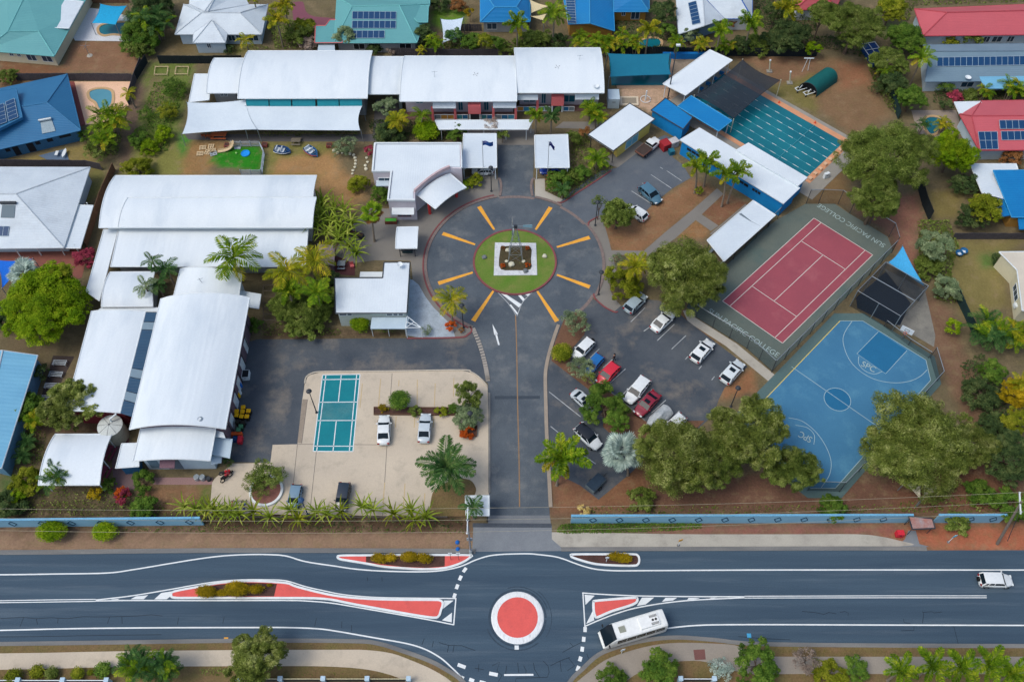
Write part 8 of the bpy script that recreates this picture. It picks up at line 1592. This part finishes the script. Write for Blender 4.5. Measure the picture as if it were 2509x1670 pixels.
# ------------------------------------------------------------------ trees and shrubs of the back gardens
for a in[('dark leafy mass behind the turquoise sail','A1',1450,70,190,6,'dark'),('bright green tree hanging over the backyard pool','A1',1330,330,190,5,'green'),('olive bush below the bright green tree','A1',1340,470,120,3,'olive'),('round green bush beside the steel-blue roof','A1',80,735,95,2.5,'olive'),('small vivid green bush at the steel-blue house corner','A1',815,1310,60,2,'green'),('grey twiggy bush along the left boundary','A1',960,1430,150,3,'olive','thin'),('leafy green shrub on the top lawn, upper one','A1',1690,850,115,2.6,'green','thin'),('autumn-toned shrub on the top lawn beside the sail','A1',1610,1080,95,2.2,'yelgreen','thin'),('pale green shrub on the top lawn beside the path','A1',1400,1110,75,2.0,'green','thin'),('bright green bush in the lower ring, right side','A1',1570,1300,90,2.0,'lime'),('bright green bush in the lower ring, left side','A1',1340,1350,90,2.0,'green'),('bright green bush in the lower ring, bottom','A1',1430,1420,85,1.8,'lime'),('round yellow-green bush above the hall roof','B1',1180,215,120,2.4,'yelgreen'),
          ('olive shrub mass beside the maroon driveway','A2',1300,330,130,4,'olive'),('yellow-olive shrub mass beside the maroon driveway','A2',1370,260,105,4,'yelgreen'),('grey-brown dry shrub beside the teal-roofed house','A2',1390,430,90,2.5,'grey'),('leafy green tree in front of the solar panels','A2',1745,340,100,4.5,'greygreen'),('dark shrub against the teal-roofed house','A2',2030,470,70,2.2,'dark'),('pale spiky shrub at the teal-roofed house corner','A2',2200,490,50,1.5,'grey','thin'),('small shrub at the white porch corner','A2',630,480,50,1.6,'dark'),
          ('dark bushy tree beside the teal roof wing','A3',540,310,95,4,'dark'),('blue-green bush in front of the white backyard sail','A3',830,350,80,4,'palmd'),('deep green bush right of the white backyard sail','A3',980,410,100,3.5,'green'),('lime green upright bush behind the veranda block','A3',1125,390,70,4.5,'yelgreen'),('mid green bush right of the lime upright bush','A3',1240,420,75,3.8,'green'),('olive hedge bush touching the veranda block roof','A3',1340,490,70,2.5,'olive'),('brown-olive thicket below the bright blue house','A3',1540,390,130,3,'olive'),('dark hedge along the top edge by the lawn','A3',700,40,100,3,'dark'),('brown-red hedge along the top edge by the lawn','A3',870,60,80,2.5,'brown'),('yellow-leaved shrub by the power post','A3',985,120,45,3,'gold'),('olive thicket left of the cream sails palm','A3',1680,380,100,2.8,'olive'),('dark shrub row in front of the slim green wall','A3',1830,400,90,2.8,'dark'),
          ('dark leafy tree between the two rear houses','A4',885,120,130,6,'dark'),('green bush below the dark leafy tree','A4',930,290,75,3.5,'green'),('feathery green bush at the grey roof corner','A4',1150,320,90,4,'greygreen'),('dark thicket behind the pool shelter','A4',1640,440,120,3.5,'dark'),('olive thicket behind the black net','A4',1790,420,120,3.5,'olive'),('dark green thicket at the top right of the pool lawn','A4',2020,380,170,6,'dark'),('dark tree behind the golden palm, top right','A4',1960,120,110,6,'dark'),('red-leaved shrub beside the grey-roofed house','A4',1540,220,50,2.2,'brown'),
          ('small lime tree at the dark fence by the olive tree','A5',330,470,70,3.5,'lime'),('olive-gold hedge below the long red roof, left part','A5',1640,370,100,2.5,'yelgreen'),('olive-gold hedge below the long red roof, right part','A5',1840,360,110,2.5,'olive'),('round green bush below the slate roof','A5',1600,820,90,3,'green','thin'),('maroon-leaved bush between the two right houses','A5',1690,930,70,2,'pink'),('green bush beside the maroon-leaved one','A5',1830,930,80,2,'olive'),('dark green bush in the courtyard below the slate roof','A5',1600,1010,60,2,'dark'),('brown-leaved bush below the solar panels, right edge','A5',2210,1500,110,2.5,'brown'),('dark climbing shrubs along the right fence','A5',960,850,80,2.5,'dark','thin'),
          ('olive roadside tree right of the tennis court','B5',1180,790,135,6,'greygreen'),('olive bush below the roadside tree','B5',1150,940,110,3,'olive'),('green bush lower on the right boundary','B5',1290,1110,110,3.5,'greygreen'),('dark tree beside the right backyard lawn','B5',1480,570,115,4,'dark'),('yellow-green tree behind the dark one','B5',1590,490,125,6,'yelgreen'),('dark bush under the lime mango tree','B5',1430,320,110,3,'dark'),('small lime bush beside the dirt track','B5',1340,1420,62,2.4,'lime'),('dark green bush beside the cream house','B5',1690,900,50,1.6,'dark'),
          ('leafy green bush on the right boundary, upper','C4',1500,420,85,3.5,'green'),('dark thicket on the right boundary','C4',1420,570,120,3,'dark'),('bright yellow-green tree at the right edge, upper','C4',1640,560,100,5,'gold'),('yellow-green bush at the right edge, lower','C4',1660,740,100,4,'yelgreen'),('dark tree mass at the right edge','C4',1600,980,150,6,'dark'),('dark bush left of the right edge mass','C4',1480,760,90,3,'dark'),('green shrub near the off-white sails','C4',1420,1190,95,2.5,'green'),('dark green shrub behind the power pole','C4',1610,1280,120,3.5,'green'),('round dry shrub on the orange verge','D8',1790,275,95,1.6,'olive')]:tree(*a)
# ------------------------------------------------------------------ shrubs of the school grounds
for a in[('grey-green tree beside the dark passage','A3',170,1030,105,4.5,'greygreen'),('dark low bush under the golden cycad palm','A3',200,1290,140,2.2,'dark'),('round lime bush behind the office','A3',570,1265,138,3,'lime','clip'),('round dark green bush behind the office','A3',865,1270,102,3.2,'green'),('white-flowered bush beside the left carport','E5',640,710,115,2.6,'olive'),('bare frangipani in front of the walkway roof','E5',410,540,150,3.4,'grey','thin'),('olive thicket right of the right carport','E5',1990,800,170,2.6,'olive'),('red-brown bush above the yellow room','E5',2210,660,110,2.5,'brown'),('vivid green bush in the bed right of the drive','E5',2150,1440,170,2.4,'green'),('red-flowered shrub in front of the vivid blue car','E5',1560,1520,110,1.6,'brown'),('mixed green bed shrub right of the drive','B3',1160,320,100,1.8,'green'),('olive bed shrub right of the drive, upper','B3',1250,260,70,1.6,'olive'),
          ('golden bush left of the drive beside the carport','B3',515,295,60,1.6,'yelgreen'),('second golden bush left of the drive','B3',455,320,45,1.4,'lime'),('orange-leaved round shrub at the small palm foot','B3',320,1415,45,1.3,'orange'),('pale grass-like shrub at the canteen corner','B3',145,1440,45,1.0,'greygreen','thin'),('small dark bush at the kerb tip','B3',410,1438,22,.8,'brown'),
          ('green bush against the office side wall','B2',1350,395,80,3,'green'),('olive bush among the edging rocks','B2',1185,310,85,2.2,'yelgreen'),('maroon bush at the office corner','B2',1275,60,40,1.8,'pink'),('grey-green shrub above the edging rocks','B2',1080,25,90,2.2,'greygreen','thin'),('lime round bush below the canteen','B2',1205,1385,90,2.2,'lime','clip'),('vivid green bush beside the gymnasium wall','B2',390,1410,60,1.8,'green'),('left part of the big creeper mass beside the canteen','B2',660,1240,150,4,'olive'),('right part of the big creeper mass beside the canteen','B2',890,1210,150,4.2,'olive'),('lower golden part of the creeper mass beside the canteen','B2',790,1340,165,3,'olive'),('dark low bush beside the deck cabin','B2',960,1050,80,1.8,'dark'),('pink bougainvillea beside the walkway roof','B1',720,985,95,3,'pink'),
          ('yellow croton in the front garden','C1',665,1310,52,1.4,'gold'),('red croton in the front garden','C1',850,1340,58,1.4,'pink'),('orange croton above the red one','C1',850,1300,45,1.4,'orange'),('green bush at the gym front step','C1',1000,1225,75,1.9,'green'),('round green bush above the front wall','C1',1000,1400,95,2.2,'green'),('green bush beside the maroon tables','C1',757,1250,52,1.6,'green'),('yellow-green shrub at the bottom left garden','C1',190,1220,110,3.4,'yelgreen'),('lime shrub at the bottom left garden','C1',120,1290,70,2.6,'lime'),('dark thicket at the left end of the front wall','C1',50,1370,110,3,'dark'),('small dark shrub at the gym corner','C1',1600,1085,35,1.2,'dark'),
          ('orange-flowered shrub in the small square planter','C2',1955,775,55,1.2,'orange'),('yellow-leaved shrub in the planter strip, left end','C2',1320,605,35,1.0,'gold'),('olive shrub in the planter strip beside the round tree','C2',1560,625,45,1.0,'olive'),('rusty shrub in the planter strip behind the silver sedan','C2',1745,622,45,1.0,'yelgreen'),('green shrub in the planter strip, right end','C2',1840,610,45,1.2,'green'),('bright orange shrub at the lower left of the windmill bed','E4',332,1182,52,.9,'orange'),('orange shrub at the lower right of the windmill bed','E4',815,1172,52,.9,'orange'),('reddish shrub at the upper left of the windmill bed','E4',340,838,45,.8,'brown'),('orange shrub at the upper right of the windmill bed','E4',805,842,42,.8,'orange'),
          ('cream dried shrub above the long blue wall','C3',655,1420,45,1.4,'cream'),('olive shrub under the she-oaks by the blue wall','C3',1060,1340,95,1.8,'olive'),('white-flowered shrub beside the curved path','B4',190,910,60,1.3,'greygreen','thin'),('green understorey bush at the near court corner','C4',470,1290,90,1.6,'green'),('left large clipped hedge ball on the front verge','D5',425,15,132,1.5,'lime','clip',.8),('right smaller clipped hedge ball on the front verge','D5',868,8,108,1.4,'lime','clip',.85),
          ('golden bush at the left of the long traffic island','D5',1700,498,93,.9,'gold','clip',.62,.6),('small golden bush second on the long traffic island','D5',1825,510,54,.8,'gold','clip',.62,.6),('largest golden bush on the long traffic island','D5',1960,480,114,.95,'gold','clip',.62,.6),('golden bush fourth on the long traffic island','D5',2110,482,75,.9,'gold','clip',.62,.6),('tiny golden bush at the right of the long island bed','D5',2222,445,28,.5,'gold','clip',.62,.6),('golden bush at the left of the north traffic island','D6',1110,224,80,.9,'gold','clip',.62,.6),('golden bush second on the north traffic island','D6',1195,222,67,.9,'gold','clip',.62,.6),('golden bush third on the north traffic island','D6',1355,218,85,1.0,'gold','clip',.62,.6),('golden bush at the right of the north traffic island','D6',1478,224,78,.9,'gold','clip',.62,.6),('left golden bush on the small east island','D7',1030,212,71,.9,'gold','clip',.62,.6),('right golden bush on the small east island','D7',1100,222,78,.9,'gold','clip',.62,.6),
          ('first hedge bush from the left above the street fence','D5',110,1205,80,1.4,'yelgreen','clip'),('second hedge bush from the left above the street fence','D5',310,1160,72,1.4,'yelgreen','clip'),('third hedge bush from the left above the street fence','D5',425,1168,62,1.4,'olive','clip'),('fourth hedge bush from the left above the street fence','D5',640,1175,62,1.4,'yelgreen','clip'),('fifth, smallest hedge bush above the street fence','D5',745,1165,32,1.0,'yelgreen','clip'),('sixth hedge bush, beside the dark palms','D5',850,1140,78,1.6,'green','clip')]:tree(*a)
# ------------------------------------------------------------------ palms
palm('arching coconut palm over the classroom hall roof','B2',230,880,205,7.5,'palm','coco',13,(290,1040),dead='palmy');palm('yellowing coconut palm left of the deck cabin','B2',640,985,165,6,'palmy','coco',12,(655,1130));palm('yellow coconut palm beside the deck cabin','B2',845,905,160,6.5,'palmy','coco',12,(858,1080));palm('small yellow-green coconut palm beside the drive kerb','B3',330,1210,130,4.6,'palmy','coco',12,(342,1425))
palm('fan palm with a brown skirt of dead leaves on the plaza','B2',1292,545,95,5.2,'palm','fan',26,(1305,820),dead='brown',spread=(-1.25,1.0));tree('olive crown joining the two she-oaks behind the covered boat','S',1752,1128,70,9,'olive','oak',zr=1.0);palm('silvery blue fan palm beside the white car','C3',918,1035,158,3.8,'silver','fan',30,(985,1230),spread=(-.6,1.1));palm('silvery fan palm below the deep blue sail','B1',225,1150,150,3.4,'silver','fan',24,spread=(-.5,1.1))
palm('bushy foxtail palm at the right kerb of the drive','C3',508,1062,180,5.6,'palm','fox',13,(470,1300),dead='palmy');palm('large feathery palm in the concrete car park','C2',1790,1045,195,5,'palmd','feather',20,(1860,1200),spread=(-.6,1.1));palm('small feathery palm overlapping the gate shelter','C2',1985,1335,95,3.6,'palmd','feather',10)
for x,y,b,l in((800,185,(790,385),'leftmost foxtail palm in front of the blue changing block'),(888,150,(860,335),'second foxtail palm in front of the blue changing block'),(1030,250,(1000,510),'third foxtail palm in front of the blue changing block'),(1125,225,(1048,510),'rightmost foxtail palm in front of the blue changing block')):palm(l,'B4',x,y,112,6,'palm','fox',9,b,dead='palmy',group='foxtail palms by the changing block')
palm('yellow feather palm between the circle and the big she-oak','B4',340,955,120,5,'palmy','feather',14);palm('leaning agave-like rosette at the foxtail palms foot','B4',818,372,42,.7,'yelgreen','fan',12,name='agave')
palm('upper dark palm beside the store roof','B1',1300,1010,90,5.5,'palmd','areca',9);palm('right dark palm beside the store roof','B1',1420,1075,105,5,'palmd','areca',11);palm('lower pale palm over the store roof','B1',1240,1225,110,5,'greygreen','areca',8);palm('small lower palm right of the store roof','B1',1345,1215,90,4.5,'palmd','areca',9)
palm('green palm rising out of the creeper mass, left','B2',650,1140,120,5.5,'palm','fox',9);palm('green palm rising out of the creeper mass, right','B2',870,1150,130,6,'palm','feather',11)
palm('golden cycad palm in the bed left of the office','A3',290,1160,115,3,'palmy','feather',18);palm('feathery palm behind the round lime bush','A3',520,1110,95,4,'palm','areca',10);palm('left palm over the right carport','E5',1280,330,190,5,'palm','fox',11,dead='palmy');palm('right palm over the right carport','E5',1580,350,200,5,'palmd','fox',11);clump('clumping palms at the right end of the veranda block','A3',2150,1040,150,4,'palm',4);clump('clumping palms behind the yellow room','A4',250,1100,130,4,'palm',3);palm('low feather palm beside the north car park entry','B3',1450,130,95,2.4,'palm','feather',14);palm('low palm in the bed right of the drive','B3',1185,365,70,1.8,'palmd','feather',10)
palm('bright palm beside the maroon driveway, front','A2',1090,200,125,6,'palmy','fox',10);palm('yellow palm beside the maroon driveway, rear','A2',1160,60,130,7,'palmy','fox',11);palm('small yellow-green palm below the white porch house','A2',790,390,85,3.5,'palmy','areca',10);palm('palm tip at the top edge above the white house','A2',870,0,60,5,'palmy','fox',7)
palm('tall palm in front of the bright blue hip roof','A3',1440,240,130,6,'palm','fox',11,dead='palmy');palm('tall feathery palm in front of the solar strip house','A3',1795,140,140,7,'palm','feather',15);palm('young slim palm beside the peach paving','A1',1240,900,80,3.2,'palmy','areca',8)
palm('golden-topped palm behind the teal sail','A4',745,285,120,6,'palmy','fox',10);palm('golden palm in front of the grey gable','A4',1435,300,120,6,'palm','fox',11);palm('bright palm right of the grey-roofed house','A4',1725,220,135,6.5,'palm','fox',12);palm('tall golden palm near the top right corner of the lawn','A4',2090,90,140,7,'palmy','fox',12);palm('vivid green palm beside the slate roof','A5',1370,560,125,6,'palm','feather',15,dead='palmy')
for a in[('clumping palm behind the learners pool, far left','A4',80,370,120,4,'palm',4),('clumping palm behind the learners pool, second','A4',230,390,120,4,'palm',4),('golden clumping palm behind the learners pool, third','A4',380,420,120,3.5,'palmy',3),('clumping palm behind the learners pool, fourth','A4',500,370,120,4,'palm',4),('clumping palm behind the learners pool, fifth','A4',620,410,110,3.5,'palm',4),('clumping palm beside the tall mast top','A4',1010,420,110,4,'palm',4),('golden clumping palm behind the white pool shelter','A4',1240,430,110,3.5,'palmy',3),('clumping palm behind the white pool shelter, right','A4',1480,430,110,3.5,'palm',4),('clumping palm right of the veranda block roof','A3',2290,400,130,4,'palm',4),('clumping palm left of the white backyard sail','A3',640,420,110,3.5,'palm',4),('yellow clumping palm at the teal house corner','A3',520,480,60,2.4,'palmy',3),('olive clumping palm beside the peach paving','A1',1060,1150,200,4.5,'palm',6),('palm mass beside the left boundary path','A1',1000,1340,140,3.5,'palm',4),('large palm mass in the corner behind the turquoise sail','A1',1480,180,190,6,'palmd',5),('palm mass below the cream house','B5',1640,1430,200,4,'palmd',6),('second palm mass below the cream house, right edge','B5',1830,1470,150,4,'palm',5),('palms beside the light-blue patio, left','A5',1990,870,110,3,'palm',4),('palms beside the light-blue patio, right','A5',2240,850,140,3.5,'palm',5),('yellow palms beside the right backyard pool','A5',1590,1180,110,3,'palmy',4),('dark palm left of the right backyard pool','A5',1370,1200,85,3,'palmd',4),('palm group under the dark fence, pool lawn side','A5',1040,700,120,4,'palm',4),('left dark palm group on the bottom footpath','D5',1110,1090,200,5,'palmd',6),('right dark palm group on the bottom footpath','D5',1350,1120,180,4.5,'palmd',6),('dark palm in the bottom left garden','C1',390,1180,130,4,'palmd',5),('small palm beside the brown-olive tree','C1',230,800,95,3,'palm',4),('golden palm cluster at the right edge','C4',1690,520,110,5,'palmy',4),('palms behind the clothes line tree','A1',1300,180,120,5,'palmd',4)]:clump(*a)
for i,(x,y)in enumerate(((1475,240),(1700,205),(1905,215),(2105,195),(2270,260))):palm('feathery palm, %s from the left in the bottom right row'%ORD[i],'E8',x,y,140,4.5,'palm','fox',9,group='palms on the bottom right verge')
for x,y,l in((190,945,'upper dark cycad beside the light-blue shed'),(160,1045,'lower dark cycad beside the light-blue shed')):palm(l,'C1',x,y,65,1.4,'palmd','areca',14)
# ------------------------------------------------------------------ strap-leaved plants
for i,(x,y)in enumerate(((60,1330),(170,1350),(260,1365),(370,1345),(490,1385),(640,1335),(700,1400),(835,1350),(905,1365),(1010,1350),(1170,1310),(1250,1335),(1400,1360),(1530,1340),(1640,1385),(1560,1410))):palm('strap-leaved plant, %s from the left along the front bed'%ORD[i],'C2',x,y+22,100,1.4,'strap' if i%3 else 'yelgreen','strap',15,group='strap-leaved plants along the front bed')
for i,(x,y)in enumerate(((920,460),(1000,520),(890,560),(1080,540),(960,620),(1040,640),(870,640),(940,700),(1130,620),(1030,750),(1110,800),(1170,850),(1090,710),(900,500))):palm('pandanus-like strap plant, %s from the top in the clump beside the hall'%ORD[i],'B2',x,y,115,2.2,'strap','strap',16,group='pandanus clump beside the hall')
for i,(x,y)in enumerate(((1290,1400),(1370,1420),(1440,1430),(1520,1440),(1620,1430))):palm('strap-leaved plant, %s from the left near the gym lawn'%ORD[i],'C1',x,y,90,1.4,'strap','strap',13,group='strap-leaved plants near the gym lawn')
# ------------------------------------------------------------------ ground cover
cover('dark green ground cover under the strap-leaved front bed','S',[(500,1248),(700,1262),(900,1268),(1140,1268),(1140,1290),(800,1296),(500,1290)],.45,'dark',9);cover('brown-green ground cover behind the left front wall','S',[(0,1228),(480,1230),(500,1262),(0,1266)],.4,'olive',6);cover('low clipped hedge along the foot of the long blue wall','E7',[(100,470),(180,350),(400,320),(1200,300),(2356,310),(2900,330),(2900,420),(2356,470),(1500,500),(900,515),(300,520),(140,500)],.6,'green',110,.18,'hedge','hedge');cover('low dark hedge below the left front wall','S',[(270,1292),(560,1290),(700,1293),(1140,1296),(1140,1306),(600,1304),(270,1304)],.4,'olive',18,.18,'hedge','hedge');cover('mossy hedge above the long blue wall','S',[(1440,1240),(2200,1236),(2200,1262),(1440,1262)],.5,'olive',8);cover('creeping plants under the long white sail','A2',[(910,1268),(1880,1262),(1880,1310),(910,1310)],.45,'olive',30,.18);cover('mixed low planting below the bed by the canteen','B2',[(440,1380),(1050,1430),(1050,1480),(440,1480)],.5,'olive',22,.2);cover('low green planting under the canteen awning','B2',[(1290,1430),(1480,1430),(1480,1455),(1290,1455)],.5,'green',40,.16);cover('low windmill bed planting','E4',[(320,830),(830,840),(840,1230),(320,1230)],.3,'olive',50,.12)
GRS=lm('grass',(92,88,44),(112,102,56),(132,120,74),1.2)
LF['grass']=GRS;LF['grassg']=lm('grassg',(62,92,30),(86,110,40),(110,126,52),1.2)
cover('dry grass strip along the bottom kerb, left','S',[(-60,1583),(300,1579),(860,1576),(925,1582),(1000,1604),(1090,1648),(1060,1640),(1010,1618),(950,1597),(830,1590),(280,1594),(-60,1599)],.12,'grass',40,.12,'grass','grass');cover('dry grass strip along the bottom kerb, right','S',[(1840,1590),(1900,1585),(2560,1588),(2560,1607),(1870,1606)],.14,'grass',60,.12,'grass','grass');cover('green lawn behind the bottom street fence','S',[(700,1634),(800,1634),(880,1640),(940,1650),(980,1662),(700,1662)],.1,'grassg',60,.12,'grass','grass');cover('hedge strip at the bottom left fence','S',[(490,1636),(560,1634),(560,1655),(490,1655)],.5,'olive',60,.15,'hedge','hedge')
# ------------------------------------------------------------------ undergrowth along the boundaries
cover('tangled undergrowth down the right boundary beside the tennis court','B5',[(1060,600),(1300,600),(1380,800),(1320,1000),(1400,1180),(1340,1240),(1200,1200),(1180,1000),(1080,950)],1.1,'olive',26,.3);cover('shaded undergrowth along the lower right boundary','C4',[(1280,380),(1420,300),(1560,480),(1620,900),(1520,880),(1450,720),(1330,560)],1.2,'dark',20,.32);cover('undergrowth behind the dark pool fence','A4',[(330,440),(960,460),(1560,490),(2352,480),(2352,530),(1560,528),(960,522),(330,505)],1.2,'dark',26,.32)
cover('undergrowth behind the veranda block roof','A3',[(480,400),(900,380),(1400,400),(1900,420),(1900,490),(1400,530),(900,525),(480,510)],1.4,'olive',24,.32);cover('undergrowth at the fence by the blue crate frame','A5',[(840,620),(1000,620),(1160,1000),(1160,1120),(1060,1060),(960,900)],1.2,'olive',30,.3);cover('undergrowth under the top right trees','A5',[(-60,420),(520,480),(820,560),(880,480),(860,380),(-60,330)],1.2,'dark',22,.32);cover('undergrowth beside the grey paling fence','A1',[(900,1240),(1190,1000),(1240,1020),(1180,1280),(1130,1500),(860,1500)],.9,'olive',26,.28)
cover('undergrowth at the bottom right behind the blue walls','C4',[(900,1260),(1560,1180),(1699,1180),(1699,1320),(900,1320)],.6,'olive',12,.26);cover('leaf litter plants in the left garden below the brown-olive tree','C1',[(130,850),(330,880),(300,1080),(220,1150),(90,1150)],.5,'olive',14,.24);cover('front garden planting behind the left wall','C1',[(60,1260),(500,1270),(760,1290),(940,1290),(960,1440),(60,1440)],.5,'olive',9,.24);cover('low planting under the foxtail palm hedge strip','A2',[(1860,440),(2200,450),(2440,470),(2440,510),(1860,500)],.9,'dark',30,.26);cover('wild planting at the top edge beside the long red roof','A5',[(980,-60),(2400,-60),(2400,20),(1780,40),(1290,60),(1240,200),(1000,160)],1.4,'olive',14,.34);cover('hedge below the long red roof','A5',[(1420,350),(2400,350),(2400,400),(1420,410)],1.1,'olive',40,.26,'hedge','hedge');cover('planting between the slate-roofed and red houses','A5',[(1480,860),(2400,850),(2400,950),(1700,960),(1480,1000)],.8,'dark',22,.28)
cover('bed planting right of the drive','B3',[(1050,270),(1240,200),(1400,220),(1480,120),(1580,190),(1380,330),(1210,440),(1060,370)],.6,'olive',26,.24);cover('bed planting between carport and yellow room','E5',[(1920,620),(2260,700),(2352,900),(2352,1300),(1960,1300)],.6,'olive',26,.24);cover('bed planting behind the office','A3',[(0,1150),(420,1160),(760,1200),(960,1180),(960,1330),(760,1350),(60,1340)],.6,'dark',26,.26)
cover('leafy undergrowth around the shrubs on the top lawn','A1',[(1480,800),(1720,760),(1800,900),(1700,1080),(1640,1300),(1620,1450),(1400,1480),(1290,1400),(1290,1250),(1420,1180),(1380,1050)],.8,'green',22,.26);cover('shaded planting beside the maroon driveway','A2',[(1010,250),(1200,200),(1400,210),(1460,300),(1460,470),(1080,480)],1.2,'olive',24,.3);cover('planting between the white porch house and the school roof','A2',[(620,470),(900,430),(1060,470),(780,500),(640,515)],.5,'olive',20,.24);cover('rear garden planting between the bright blue and grey roofs','A4',[(420,200),(740,220),(1000,260),(1040,400),(420,360)],.9,'dark',22,.3);cover('planting behind the grey-roofed house at the top edge','A4',[(1750,-60),(2150,-60),(2352,60),(2352,300),(1900,320),(1760,200)],1.3,'dark',20,.34)
